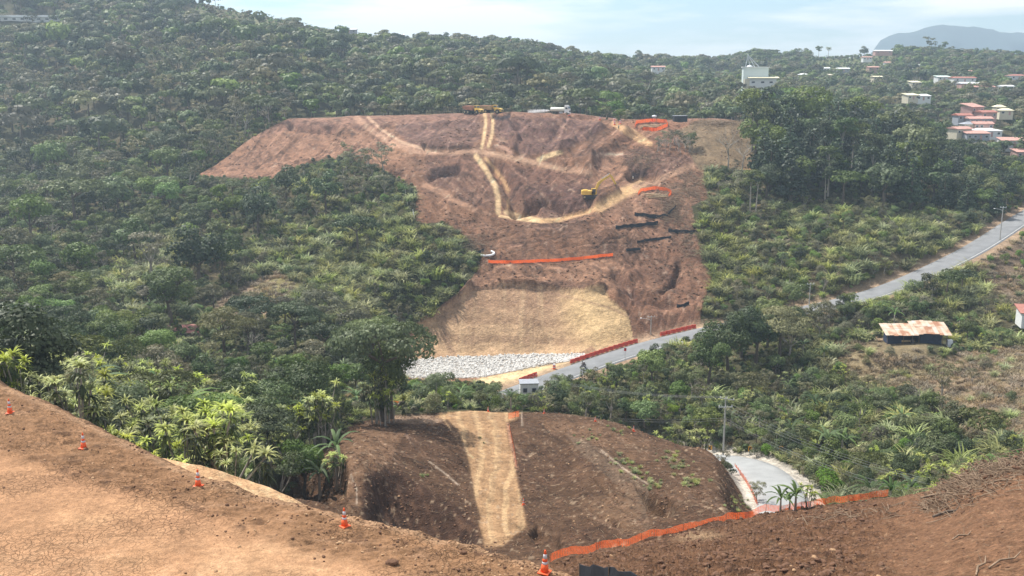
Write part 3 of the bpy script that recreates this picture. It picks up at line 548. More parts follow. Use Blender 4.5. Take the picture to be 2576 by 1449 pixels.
o = link("tilled_slope_ground", mesh_np("tilled_slope_ground", V, grid_faces(len(gv)+len(sk), len(gx)), M_TILL, True, cc)); o['kind'] = 'structure'
def till_pt(x, y):
    j = min(int((x-1250)/1550*799), 798); i = int(np.argmin(np.abs(yb[:, j]-y))); return Vector((float(XB[i, j]), float(YB[i, j]), float(ZB[i, j])))
# ------------------------------------------------------------------ roads
def road_mesh(name, P, w, mat, lift, camber=.06):
    t = np.gradient(P, axis=0); nrm = np.stack([t[:, 1], -t[:, 0]], -1); nrm /= np.linalg.norm(nrm, axis=1)[:, None]
    offs = [-w/2-.5, -w/2, -w/4, 0, w/4, w/2, w/2+.5]; zo = [-.6, 0, camber*.7, camber, camber*.7, 0, -.6]
    V = np.stack([np.stack([P[:, 0]+nrm[:, 0]*a, P[:, 1]+nrm[:, 1]*a, P[:, 2]+lift+z], -1) for a, z in zip(offs, zo)], 1)
    return link(name, mesh_np(name, V.reshape(-1, 3), grid_faces(len(P), 7), mat, False)), nrm
M_ASPH = plain("worn_asphalt", (0.20, 0.205, 0.21), .9, wear=.18, scale=.35); M_CONC = plain("pale_road_concrete", (0.30, 0.305, 0.30), .9, wear=.15, scale=.4)
ro, MN = road_mesh("valley_road", MAIN, 6.8, M_ASPH, 0.02); ro['kind'] = 'structure'
ro, LN = road_mesh("hairpin_road", LOWR, 7.0, M_CONC, 0.02); ro['kind'] = 'structure'
M_WHITE = plain("white_paint", (0.75, 0.75, 0.72), .6)
def edge_line(P, N, off, w, lift, name):
    V = np.stack([np.stack([P[:, 0]+N[:, 0]*(off+a), P[:, 1]+N[:, 1]*(off+a), P[:, 2]+lift], -1) for a in (-w/2, w/2)], 1)
    o = link(name, mesh_np(name, V.reshape(-1, 3), grid_faces(len(P), 2), M_WHITE)); o['kind'] = 'structure'; return o
edge_line(MAIN, MN, 3.15, .12, .045, "road_edge_line"); 
# ------------------------------------------------------------------ plants: prototype meshes
M_BARK = plain("bark", (0.14, 0.11, 0.085), .95, wear=.35, scale=1.5); M_PALEBARK = plain("pale_bark", (0.36, 0.32, 0.27), .9, wear=.3, scale=1.5)
L_DARK = leaf_mat("leaves_dark", (0.022, 0.040, 0.014), (0.105, 0.150, 0.045), .2)
L_MID = leaf_mat("leaves_mid", (0.038, 0.058, 0.018), (0.185, 0.235, 0.068), .28)
L_FRESH = leaf_mat("leaves_fresh", (0.05, 0.092, 0.02), (0.23, 0.33, 0.075), .32)
L_OLIVE = leaf_mat("leaves_olive", (0.07, 0.074, 0.032), (0.27, 0.255, 0.125), .25)
L_CON = leaf_mat("needles", (0.016, 0.034, 0.016), (0.065, 0.095, 0.042), .1, .02)
L_GRASS = leaf_mat("cane_blades", (0.10, 0.13, 0.04), (0.42, 0.45, 0.17), .35, .03)
L_DRY = leaf_mat("dry_blades", (0.16, 0.12, 0.065), (0.38, 0.30, 0.18), .3, .02)
L_DRAC = leaf_mat("strap_leaves", (0.020, 0.040, 0.010), (0.46, 0.52, 0.11), .3, .02, .5)
L_BAN = leaf_mat("banana_leaves", (0.03, 0.065, 0.018), (0.14, 0.22, 0.06), .4, .02, .6)
def leaf_quads(rs, P, N, s, asp):
    n = len(P); r = rs.normal(size=(n, 3)); u = np.cross(N, r); u /= np.linalg.norm(u, axis=1)[:, None]+1e-9; w = np.cross(N, u)
    s = s[:, None]; a = P+u*s; b = P+w*s*asp+N*s*.15; c = P-u*s; d = P-w*s*asp+N*s*.15
    V = np.stack([a, b, c, d], 1).reshape(-1, 3); F = np.arange(4*n).reshape(n, 4); return V, F
def crown(seed, blobs, n, size, up=.45, jit=.55, low=-.35, asp=.6):
    rs = np.random.RandomState(seed); B = np.array(blobs, float); w = B[:, 3]**2; w /= w.sum(); m = int(n*1.5)
    k = rs.choice(len(B), m, p=w); u = rs.normal(size=(m, 3)); u /= np.linalg.norm(u, axis=1)[:, None]
    u[:, 2] = np.where(u[:, 2] < low, -u[:, 2]*.5, u[:, 2]); R = B[k, 3:6]; q = .72+.34*rs.rand(m)**.7
    P = B[k, :3]+u*R*q[:, None]; dist = np.min(np.where(np.arange(len(B))[None] == k[:, None], 9, np.linalg.norm((P[:, None]-B[None, :, :3])/B[None, :, 3:6], axis=2)), axis=1)
    keep = np.where(dist > .72)[0][:n]; P = P[keep]; u = u[keep]; q = q[keep]
    cen = (B[:, :3]*B[:, 3:4]).sum(0)/B[:, 3].sum(); od = P-cen; od /= np.linalg.norm(od, axis=1)[:, None]+1e-6; N = u+od*(.9 if n < 600 else .35)+rs.normal(size=u.shape)*jit+np.array([0, 0, up]); N /= np.linalg.norm(N, axis=1)[:, None]
    V, F = leaf_quads(rs, P, N, size*(.55+.8*rs.rand(len(P))), asp)
    z0, z1 = P[:, 2].min(), P[:, 2].max(); var = np.clip(.10+.45*rs.rand(len(P))**1.4+.30*rs.rand(len(B))[k[keep]]+.12*(q-.72), 0, 1)
    return V, F, np.repeat(var, 4)
def blobs_for(kind, seed):
    r = random.Random(seed); B = []
    if kind == 'round':
        for i in range(15):
            a = r.uniform(0, 6.28); rr = 2.7*math.sqrt(r.random()); z = 6.1+r.uniform(-2.2, 2.3)*(1-(rr/3.6)**2); s = r.uniform(1.1, 1.8); B.append((rr*math.cos(a), rr*math.sin(a), z, s, s, s*.8))
    elif kind == 'umbrella':
        for i in range(17):
            a = r.uniform(0, 6.28); rr = 4.2*math.sqrt(r.random()); z = 8.4-rr*rr*.10+r.uniform(-1.2, .3); s = r.uniform(1.2, 1.9); B.append((rr*math.cos(a), rr*math.sin(a), z, s*1.15, s*1.15, s*.42))
    elif kind == 'loose':
        for i in range(18):
            a = r.uniform(0, 6.28); rr = 3.2*math.sqrt(r.random()); z = 5.8+r.uniform(-3, 3.2); s = r.uniform(.6, 1.25); B.append((rr*math.cos(a), rr*math.sin(a), z, s, s, s*.75))
    elif kind == 'conifer':
        z = 2.2
        while z < 9.8:
            R = 2.9*(1-(z-1.5)/9.4)**.75+.25; nb = 3+int(R*2)
            for i in range(nb):
                a = r.uniform(0, 6.28); rr = R*r.uniform(.35, .85); B.append((rr*math.cos(a), rr*math.sin(a), z+r.uniform(-.3, .3)-rr*.12, R*.42, R*.42, .34))
            z += .75
    elif kind == 'tall':
        for i in range(11):
            a = r.uniform(0, 6.28); rr = 2.1*math.sqrt(r.random()); z = 8.1+r.uniform(-1.5, 1.6); s = r.uniform(.7, 1.25); B.append((rr*math.cos(a), rr*math.sin(a), z, s, s, s*.6))
    elif kind == 'shrub':
        for i in range(9):
            a = r.uniform(0, 6.28); rr = 3.0*math.sqrt(r.random()); z = 3.5+r.uniform(-2.5, 4.5)*(1-(rr/4)**2); s = r.uniform(1.4, 2.6); B.append((rr*math.cos(a), rr*math.sin(a), z, s, s, s*.9))
    return B
def trunk_mb(kind, seed, B, n=6, limbs=7):
    r = random.Random(seed+5); m = MB(); h0 = {'round': 3.6, 'umbrella': 5.5, 'loose': 3.2, 'conifer': 9.2, 'tall': 7.0, 'shrub': .8}[kind]
    t = .26 if kind != 'tall' else .17; jx, jy = r.uniform(-.4, .4), r.uniform(-.4, .4)
    m.tube([(0, 0, -1.2), (jx*.3, jy*.3, h0*.45), (jx, jy, h0)], [t*1.3, t, t*.62 if kind != 'conifer' else .05], n)
    for b in sorted(B, key=lambda q: -q[3])[:limbs if kind not in ('conifer',) else 0]:
        mid = ((jx+b[0])*.5+r.uniform(-.3, .3), (jy+b[1])*.5, h0+(b[2]-h0)*.35)
        m.tube([(jx*.9, jy*.9, h0*.9), mid, (b[0], b[1], b[2])], [t*.5, t*.34, t*.12], 4)
    return m
def cat(parts):                                 # merge (V,F,var) with quads
    Vs = []; Fs = []; vs = []; o = 0
    for V, F, v in parts: Vs.append(V); Fs.append(F+o); vs.append(v); o += len(V)
    return np.concatenate(Vs), np.concatenate(Fs), np.concatenate(vs)
def strap(rs, n, L, w, base, droop, lift, segs=3, fan=1.0, tipvar=1.0):
    """arching strap leaves round a point"""
    out = []
    for i in range(n):
        a = rs.uniform(0, 2*math.pi); e = rs.uniform(lift[0], lift[1]); l = L*rs.uniform(.7, 1.15); p = np.array(base, float); dirh = np.array([math.cos(a), math.sin(a), 0]); side = np.array([-math.sin(a), math.cos(a), 0])
        V = []; ang = e
        for s in range(segs+1):
            ww = w*(1, 1.25, .9, .12)[min(3, int(s*3/segs))]; V += [p-side*ww/2, p+side*ww/2]
            p = p+(dirh*math.cos(ang)+np.array([0, 0, 1])*math.sin(ang))*l/segs; ang -= droop*rs.uniform(.7, 1.2)
        F = [(2*s, 2*s+1, 2*s+3, 2*s+2) for s in range(segs)]; v0 = rs.uniform(.1, .9)*tipvar
        out.append((np.array(V), np.array(F), np.full(len(V), v0)))
    return cat(out)
PROTO = bpy.data.collections.new("plant_prototypes")         # shared meshes; not linked to the scene
def joined(name, parts):
    Vs = []; nF = []; mi = []; vr = []; o = 0; mats = []; loops = []; tot = []
    for V, F, var, mat in parts:
        if mat not in mats: mats.append(mat)
        for f in F: loops += [x+o for x in f]; tot.append(len(f)); mi.append(mats.index(mat))
        Vs.append(np.asarray(V, np.float32)); vr.append(var); o += len(V)
    V = np.concatenate(Vs); me = bpy.data.meshes.new(name); me.vertices.add(len(V)); me.vertices.foreach_set('co', V.ravel())
    loops = np.array(loops, np.int32); tot = np.array(tot, np.int32); me.loops.add(len(loops)); me.loops.foreach_set('vertex_index', loops); me.polygons.add(len(tot))
    me.polygons.foreach_set('loop_start', np.concatenate([[0], np.cumsum(tot)[:-1]]).astype(np.int32)); me.polygons.foreach_set('loop_total', tot)
    for m in mats: me.materials.append(m)
    me.polygons.foreach_set('material_index', np.array(mi, np.int32)); at = me.attributes.new('var', 'FLOAT', 'POINT'); at.data.foreach_set('value', np.concatenate(vr).astype(np.float32)); me.update(calc_edges=True); return me
PM = {}                                          # kind -> list of variants {crown, trunk, joined} per detail level
LM = {'round': [L_MID, L_DARK, L_FRESH, L_MID], 'umbrella': [L_DARK, L_MID, L_OLIVE], 'loose': [L_OLIVE, L_MID, L_OLIVE], 'conifer': [L_CON, L_CON], 'tall': [L_MID, L_DARK], 'shrub': [L_MID, L_OLIVE, L_FRESH, L_DARK]}
CNT = {'near': (5200, .17), 'mid': (1500, .30), 'far': (340, .72)}
KM = {'round': 1.0, 'umbrella': 1.0, 'loose': .6, 'conifer': 1.1, 'tall': .6, 'shrub': .9}
for kind in LM:
    for lod, (n, s) in CNT.items():
        L = []
        for v, lm in enumerate(LM[kind]):
            sd_ = 100*v+hash(kind.encode().hex()[:6]) % 1*0+{'round': 1, 'umbrella': 2, 'loose': 3, 'conifer': 4, 'tall': 5, 'shrub': 6}[kind]; B = blobs_for(kind, sd_)
            f = 1.5 if kind == 'shrub' and lod == 'far' else 1.0
            V, F, var = crown(sd_, B, int(n*KM[kind]), s*f*(.8 if kind in ('loose', 'tall') else 1), up=(.2 if kind == 'conifer' else .45), jit=(.3 if lod == 'far' else .5))
            tb = trunk_mb(kind, sd_, B, 6 if lod != 'far' else 4, {'near': 8, 'mid': 5, 'far': 0}[lod]); bark = M_PALEBARK if kind in ('loose', 'tall') else M_BARK
            e = {'sc': 10.0}
            if lod != 'far':
                e['crown'] = mesh_np(kind+"_crown", V, F, lm, False, None, var)
                tm = bpy.data.meshes.new(kind+"_trunk"); tm.from_pydata(tb.v, [], tb.f); tm.materials.append(bark); e['trunk'] = tm
            e['joined'] = joined(kind+"_plant", [(V, F.tolist(), var, lm), (np.array(tb.v), tb.f, np.zeros(len(tb.v)), bark)])
            L.append(e)
        PM[kind, lod] = L
def simple_proto(kind, lods, meshes):
    for l in lods: PM[kind, l] = [{'joined': m} for m in meshes]
# tall cane grass, dry grass, banana, dracaena, palm, bare tree
def grass_mesh(seed, n, L, w, mat, name, lean=.0, R=.9):
    rs = np.random.RandomState(seed); out = []
    for i in range(n):
        a = rs.uniform(0, 6.28); r = R*math.sqrt(rs.rand()); out.append(strap(rs, 1, L, w, (r*math.cos(a), r*math.sin(a), -.15), .55, (.9, 1.45), 3))
    V, F, v = cat(out); return mesh_np(name, V, F, mat, False, None, v)
simple_proto('grass', ('near',), [grass_mesh(s, 170, 3.0, .075, L_GRASS, "cane_clump") for s in range(3)])
simple_proto('grass', ('mid', 'far'), [grass_mesh(s+9, 80, 3.2, .15, L_GRASS, "cane_clump") for s in range(3)])
simple_proto('dry', ('near', 'mid', 'far'), [grass_mesh(s+30, 60, 1.3, .10, L_DRY, "dry_clump", R=1.1) for s in range(3)])
def banana(seed):
    rs = np.random.RandomState(seed); out = []
    for i in range(9):
        a = i*.7*3.3+rs.uniform(0, .5); e = rs.uniform(.75, 1.35); l = rs.uniform(2.2, 3.2); p = np.array([0, 0, 2.3+rs.uniform(-.2, .3)]); dh = np.array([math.cos(a), math.sin(a), 0]); sd2 = np.array([-math.sin(a), math.cos(a), 0]); V = []; ang = e; W = [.03, .13, .17, .16, .12, .05]
        for s in range(6):
            drop = np.array([0, 0, -.35])*W[s]; V += [p-sd2*W[s]+drop, p, p+sd2*W[s]+drop]; p = p+(dh*math.cos(ang)+np.array([0, 0, 1])*math.sin(ang))*l/5; ang -= .38
        F = []
        for s in range(5): F += [(3*s, 3*s+1, 3*s+4, 3*s+3), (3*s+1, 3*s+2, 3*s+5, 3*s+4)]
        out.append((np.array(V), np.array(F), np.full(18, rs.uniform(.2, 1))))
    return cat(out)
for l in ('near', 'mid'):
    PM['banana', l] = []
    for s in range(3):
        V, F, v = banana(s); m = MB(); m.tube([(0, 0, -.4), (0, 0, 1.2), (.05, 0, 2.5)], [.17, .14, .09], 7); tm = bpy.data.meshes.new("banana_stem"); tm.from_pydata(m.v, [], m.f); tm.materials.append(M_BANST if 'M_BANST' in globals() else M_PALEBARK)
        PM['banana', l].append({'crown': mesh_np("banana_leaves", V, F, L_BAN, False, None, v), 'trunk': tm, 'joined': joined("banana", [(V, F.tolist(), v, L_BAN), (np.array(m.v), m.f, np.zeros(len(m.v)), M_PALEBARK)])})
def dracaena(seed):
    rs = np.random.RandomState(seed); out = []; m = MB(); nh = rs.randint(6, 10)
    for i in range(nh):
        a = rs.uniform(0, 6.28); r0 = .15+.25*rs.rand(); r1 = .3+1.5*rs.rand(); h = rs.uniform(2.4, 5.2); top = (r1*math.cos(a), r1*math.sin(a), h)
        m.tube([(r0*math.cos(a), r0*math.sin(a), -.6), (r0*1.6*math.cos(a), r0*1.6*math.sin(a), h*.5), top], [.07, .055, .045], 5)
        bright = strap(rs, 28, .78, .09, top, .62, (.35, 1.35), 3); V, F, v = bright; v = .40+.60*v; out.append((V, F, v))
        V, F, v = strap(rs, 18, .82, .08, (top[0], top[1], top[2]-.3), .5, (-.6, .5), 3); out.append((V, F, v*.28))
        V, F, v = strap(rs, 16, .9, .06, (top[0], top[1], top[2]-.8), .25, (-1.3, -.7), 2); out.append((V, F, v*.10))
    return cat(out), m
for l in ('near', 'mid'):
    PM['dracaena', l] = []
for s in range(5):
    (V, F, v), m = dracaena(40+s); tm = bpy.data.meshes.new("dracaena_canes"); tm.from_pydata(m.v, [], m.f); tm.materials.append(M_PALEBARK)
    e = {'crown': mesh_np("dracaena_leaves", V, F, L_DRAC, False, None, v), 'trunk': tm, 'joined': joined("dracaena", [(V, F.tolist(), v, L_DRAC), (np.array(m.v), m.f, np.zeros(len(m.v)), M_PALEBARK)])}
    PM['dracaena', 'near'].append(e); PM['dracaena', 'mid'].append(e)
def palm(seed, h=7.0, n=17, L=2.6):
    rs = np.random.RandomState(seed); out = []; m = MB(); m.tube([(0, 0, -.6), (.15, 0, h*.5), (.1, 0, h)], [.16, .12, .09], 7)
    for i in range(n):
        a = i*2.399; e = rs.uniform(-.1, 1.2); p = np.array([.1, 0, h]); dh = np.array([math.cos(a), math.sin(a), 0]); sd2 = np.array([-math.sin(a), math.cos(a), 0]); ang = e
        for s in range(9):
            q = p+(dh*math.cos(ang)+np.array([0, 0, 1])*math.sin(ang))*L/9
            for sg in (-1, 1):
                for f in (0, .5):
                    b = p+(q-p)*f; ln = .75*math.sin(.35+s*.3); tip = b+sd2*sg*ln+np.array([0, 0, -.35*ln])+(q-p)*.8; out.append((np.array([b, b+(q-p)*.35, tip+(q-p)*.1, tip]), np.array([[0, 1, 2, 3]]), np.full(4, rs.uniform(.2, .9))))
            p = q; ang -= .22
    return cat(out), m
PM['palm', 'mid'] = []
for s in range(2):
    (V, F, v), m = palm(60+s); tm = bpy.data.meshes.new("palm_trunk"); tm.from_pydata(m.v, [], m.f); tm.materials.append(M_PALEBARK)
    PM['palm', 'mid'].append({'crown': mesh_np("palm_fronds", V, F, L_MID, False, None, v), 'trunk': tm, 'joined': joined("palm", [(V, F.tolist(), v, L_MID), (np.array(m.v), m.f, np.zeros(len(m.v)), M_PALEBARK)])})
PM['palm', 'near'] = PM['palm', 'far'] = PM['palm', 'mid']
def bare_tree(seed, H=9.0, spread=.55, depth=4):
    rs = random.Random(seed); m = MB()
    def br(p, d, l, r, k):
        q = p+d*l; m.tube([p, p+d*l*.5+Vector((rs.uniform(-.1, .1), rs.uniform(-.1, .1), 0))*l*.3, q], [r, r*.8, r*.6], 4, False)
        if k == 0: return
        for i in range(3 if k > 1 else 2):
            nd = (d+Vector((rs.gauss(0, spread), rs.gauss(0, spread), rs.uniform(-.05, .35)))).normalized(); br(q, nd, l*rs.uniform(.6, .82), r*.6, k-1)
    br(Vector((0, 0, -.5)), Vector((0, 0, 1)), H*.32, H*.018, depth); me = bpy.data.meshes.new("bare_tree"); me.from_pydata(m.v, [], m.f); me.materials.append(M_PALEBARK); return me
PM['bare', 'near'] = PM['bare', 'mid'] = PM['bare', 'far'] = [{'joined': bare_tree(s)} for s in (1, 2, 3)]
PM['banana', 'far'] = PM['banana', 'mid']; PM['dracaena', 'far'] = PM['dracaena', 'mid']
BASEH = {'round': 9.6, 'umbrella': 9.2, 'loose': 9.6, 'conifer': 10.2, 'tall': 10.2, 'shrub': 9.0, 'grass': 2.3, 'dry': 1.0, 'banana': 4.4, 'dracaena': 5.3, 'palm': 8.5, 'bare': 9.0}
# prototypes for the massed planting
order = []
for kind in ('round', 'umbrella', 'loose', 'conifer', 'tall', 'shrub', 'grass', 'dry', 'banana', 'dracaena', 'palm', 'bare'):
    for lod in ('near', 'mid', 'far'):
        for i, e in enumerate(PM[kind, lod]):
            order.append((kind, lod, i, e['joined']))
IDX = {}
for n, (kind, lod, i, me) in enumerate(order):
    o = bpy.data.objects.new("p%04d" % n, me); PROTO.objects.link(o); IDX[kind, lod, i] = n
def scatter(name, pts, label=None, coll=None, tilt=0.0, lab_mat=None):
    """pts: list of (x,y,z,idx,rot,scale) -> one object that carries all instances"""
    if not len(pts): return None
    A = np.array(pts, float); me = bpy.data.meshes.new(name); me.vertices.add(len(A)); me.vertices.foreach_set('co', A[:, :3].astype(np.float32).ravel())
    for nm, ty, colm in (('pidx', 'INT', 3), ('prot', 'FLOAT', 4), ('pscl', 'FLOAT', 5)):
        at = me.attributes.new(nm, ty, 'POINT'); at.data.foreach_set('value', A[:, colm].astype(np.int32 if ty == 'INT' else np.float32))
    o = link(name, me); ng = bpy.data.node_groups.new(name+"_nodes", 'GeometryNodeTree')
    ng.interface.new_socket("Geometry", in_out='INPUT', socket_type='NodeSocketGeometry'); ng.interface.new_socket("Geometry", in_out='OUTPUT', socket_type='NodeSocketGeometry')
    N = ng.nodes; gi = N.new('NodeGroupInput'); go = N.new('NodeGroupOutput'); ci = N.new('GeometryNodeCollectionInfo'); ci.inputs[0].default_value = coll or PROTO; ci.inputs[1].default_value = True; ci.inputs[2].default_value = True
    ip = N.new('GeometryNodeInstanceOnPoints'); ip.inputs['Pick Instance'].default_value = True
    def na(nm, ty):
        a = N.new('GeometryNodeInputNamedAttribute'); a.data_type = ty; a.inputs[0].default_value = nm; return a
    a1 = na('pidx', 'INT'); a2 = na('prot', 'FLOAT'); a3 = na('pscl', 'FLOAT'); cx = N.new('ShaderNodeCombineXYZ'); er = N.new('FunctionNodeEulerToRotation')
    if tilt:
        rv = N.new('FunctionNodeRandomValue'); rv.data_type = 'FLOAT'; rv.inputs[2].default_value = -tilt; rv.inputs[3].default_value = tilt; ng.links.new(rv.outputs[1], cx.inputs[0])
        rv2 = N.new('FunctionNodeRandomValue'); rv2.data_type = 'FLOAT'; rv2.inputs[2].default_value = -tilt; rv2.inputs[3].default_value = tilt; rv2.inputs['Seed'].default_value = 5; ng.links.new(rv2.outputs[1], cx.inputs[1])
    Lk = ng.links.new; Lk(gi.outputs[0], ip.inputs['Points']); Lk(ci.outputs[0], ip.inputs['Instance']); Lk(a1.outputs[0], ip.inputs['Instance Index']); Lk(a2.outputs[0], cx.inputs[2]); Lk(cx.outputs[0], er.inputs[0]); Lk(er.outputs[0], ip.inputs['Rotation']); Lk(a3.outputs[0], ip.inputs['Scale']); Lk(ip.outputs[0], go.inputs[0])
    md = o.modifiers.new("plants", 'NODES'); md.node_group = ng; o['kind'] = 'stuff'
    if label: o['label'] = label
    return o
# ------------------------------------------------------------------ where plants grow
BARE = bareH | bareS | (DM < 6.2) | (DL < 5.8)
def bare_at(X, Y):
    r = np.interp(Y, rows, np.arange(len(rows))); i = np.clip(np.round(r).astype(int), 0, len(rows)-1); j = np.clip(np.round((X/Y-TT[0])/(TT[1]-TT[0])).astype(int), 0, NT-1); return BARE[i, j]
KC = [([(500,440),(560,402),(640,345),(735,292),(900,290),(1165,278),(1340,274),(1440,288),(1560,301),(1885,306),(1880,420),(1770,425),(1780,500),(1740,520),(1755,600),(1765,660),(1790,700),(1775,745),(1760,800),(1750,835),(1600,875),(1480,905),(1420,925),(1320,958),
        (1180,958),(1010,952),(1010,880),(1055,840),(1050,820),(1130,770),(1160,735),(1190,700),(1215,650),(1180,600),(1125,560),(1050,560),(1045,470),(960,420),(880,395),(820,392),(740,415),(690,440),(600,448)], 332),
      ([(500,440),(560,402),(640,345),(735,292),(860,292),(860,392),(740,415),(690,440),(600,448)], 425),
      ([(1315,972),(1420,940),(1600,892),(1750,850),(1756,828),(1600,866),(1430,918),(1318,958)], 226),
      ([(2160,755),(2240,738),(2290,712),(2290,695),(2180,738)], 255), ([(2390,672),(2450,640),(2576,575),(2800,450),(2800,420),(2576,525),(2450,610),(2400,645)], 285),
      ([(1798,1133),(1860,1138),(1950,1156),(2018,1205),(2045,1295),(1915,1300),(1895,1230),(1850,1165)], 148), (SPUR, 100), ([(860,1110),(885,1060),(985,1046),(1140,1040),(1300,1027),(1390,1032),(1500,1052),(1600,1077),(1800,1130),(1800,1200),(900,1200)], 158),
      ([(2222,785),(2392,785),(2392,838),(2222,838)], 222), ([(2385,262),(2530,262),(2530,352),(2385,352)], 505), ([(2525,352),(2800,352),(2800,392),(2525,392)], 440), ([(1866,155),(1944,155),(1944,218),(1866,218)], 590),
      ([(1806,955),(1834,955),(1826,1125),(1814,1125)], 165), ([(2026,708),(2044,708),(2042,772),(2030,772)], 255), ([(2506,515),(2530,515),(2526,605),(2514,605)], 290), ([(1305,955),(1352,955),(1352,992),(1305,985)], 204),
      ([(2280,240),(2340,240),(2340,254),(2280,254)], 560), ([(2350,198),(2510,198),(2510,228),(2350,228)], 640), ([(0,36),(148,34),(148,54),(0,62)], 664), ([(430,832),(510,828),(510,852),(430,852)], 222),
      ([(1560,870),(1585,870),(1585,912),(1560,912)], 230), ([(1630,785),(1646,785),(1646,842),(1630,842)], 245), ([(985,1005),(1045,1000),(1045,1024),(985,1026)], 190), ([(0,700),(2576,700),(2576,700.1),(0,700.1)], 1)]
TINY = [(2165,212,760),(2205,200,780),(2395,178,830),(2440,186,800),(2500,182,820),(2530,225,660),(2560,165,880),(2180,150,900),(2300,170,860),(2075,178,860)]
BLD = [(a, b, c, 8) for a, b, c in TINY]+[(2302,838,221,8.5),(1330,990,207,3.5),(1905,221,605,10),(462,852,222,4),(2568,800,232,4.5),(2391,842,219,1.5)]
def clear_height(X, Y, Z, H, wid):
    """largest height that leaves the things behind the plant in view"""
    d = Y; ok = H
    for P, do in KC:
        if d >= do: continue
        xs = [p[0] for p in P]; px0, py0 = proj(X, Y, Z)
        w = wid*FOC/d*.5
        if px0+w < min(xs) or px0-w > max(xs): continue
        hs = np.linspace(0, H, 14); pxx, pyy = proj(np.full(14, X), np.full(14, Y), Z+hs)
        for off in (-w*.8, 0, w*.8):
            ins = inpoly(pxx+off, pyy, P)
            if ins.any(): ok = min(ok, hs[int(np.argmax(ins))])
    return ok
RND = random.Random(11); PLANTS = []            # (kind, x, y, z, height, rot, zone)
OCC = {}
def free(x, y, r):
    gx_, gy_ = int(x//4), int(y//4)
    for a in range(gx_-3, gx_+4):
        for b_ in range(gy_-3, gy_+4):
            for (u, v, q) in OCC.get((a, b_), ()):
                if (u-x)**2+(v-y)**2 < (r+q)**2: return False
    return True
def put(kind, x, y, h, r, zone, z=None):
    OCC.setdefault((int(x//4), int(y//4)), []).append((x, y, r)); z = float(zat(x, y)) if z is None else z
    PLANTS.append((kind, x, y, z, h, RND.uniform(0, 6.28), zone))
def put_px(kind, px, py, h, zone, d=None, r=2.0):    # a plant whose foot is at this point of the ground
    p = hit(px, py) if d is None else Vector(unproj(px, py, d))
    if p is not None: put(kind, p.x, p.y, h, r, zone)
def pick(w):
    t = RND.random()*sum(w.values())
    for k, v in w.items():
        t -= v
        if t <= 0: return k
    return k
ZN = {                                          # zone: (spacing, {kind: weight}, height range per kind)
 'ridge': dict(sp=6.4, w={'round': 5, 'umbrella': 6, 'loose': 2.2, 'shrub': 1, 'conifer': .3, 'bare': .15, 'banana': .3}, h=(6, 12.5)),
 'forest': dict(sp=5.0, w={'round': 6, 'umbrella': 3, 'loose': 3, 'shrub': 4, 'tall': .6, 'banana': .4, 'bare': .3}, h=(5, 11)),
 'scrub': dict(sp=3.6, w={'shrub': 6, 'loose': 3.0, 'round': 2, 'grass': 5, 'bare': .4}, h=(2.5, 6)),
 'belt': dict(sp=2.2, w={'dracaena': 11, 'round': 1.6, 'shrub': 2.0, 'banana': .8, 'umbrella': .5, 'loose': .5}, h=(3.6, 7)),
 'woods': dict(sp=4.6, w={'conifer': 4.5, 'round': 5.5, 'umbrella': 1.5, 'tall': .5, 'loose': .5, 'shrub': 2.5}, h=(12, 19)),
 'cane': dict(sp=2.5, w={'grass': 8, 'shrub': 2.6, 'loose': 1.3, 'round': .7}, h=(2.2, 4.2)),
 'slope': dict(sp=3.1, w={'grass': 4.5, 'shrub': 6, 'loose': 3, 'round': 2.4, 'dry': 3, 'bare': .4}, h=(2.2, 5.5)),
 'mid': dict(sp=3.6, w={'shrub': 6, 'round': 3.0, 'loose': 2.2, 'grass': 2.5, 'dracaena': 1.6, 'banana': .9, 'umbrella': .7}, h=(2.4, 6.5)),
 'strip': dict(sp=3.2, w={'shrub': 5, 'round': 4, 'loose': 3, 'dracaena': 1.5, 'banana': .8, 'palm': .5}, h=(2.5, 7)),
 'meadow': dict(sp=4.6, w={'dry': 16, 'shrub': 1.0, 'grass': .5, 'loose': .4, 'bare': .3}, h=(1.2, 3.2)),
 'farm': dict(sp=7.5, w={'shrub': 4, 'banana': 2, 'dry': 2, 'round': 1}, h=(2, 4)),
 'fary': dict(sp=7.5, w={'round': 5, 'umbrella': 4, 'loose': 2, 'shrub': 3, 'conifer': .3, 'bare': .2}, h=(5, 10)),
}
P_CANE = [[(700,640),(820,560),(1000,520),(1180,590),(1200,650),(1120,740),(900,800),(760,790),(640,760)], [(240,700),(420,590),(500,640),(420,720),(300,780),(230,760)], [(1750,520),(1880,480),(1900,640),(1880,780),(1780,800),(1770,640)], [(2080,600),(2320,540),(2390,620),(2200,730),(2080,720)], [(2150,700),(2576,640),(2640,900),(2480,860),(2330,780),(2160,790)]]
P_MEAD = [[(2100,862),(2330,850),(2340,1000),(2200,985),(2110,930)], [(2330,900),(2700,860),(2800,1150),(2450,1120),(2330,1010)], [(2440,650),(2700,560),(2900,800),(2560,800),(2480,740)], [(1700,300),(1760,300),(1890,305),(1890,425),(1760,430)], [(500,840),(560,745),(700,680),(760,720),(640,830),(560,850)]]
P_FARM = [[(760,50),(960,75),(1180,125),(900,118),(760,95)], [(480,14),(760,45),(760,78),(480,55)], [(2040,150),(2230,118),(2260,160),(2190,205),(2060,190)], [(1950,128),(2260,112),(2250,135),(1960,150)]]
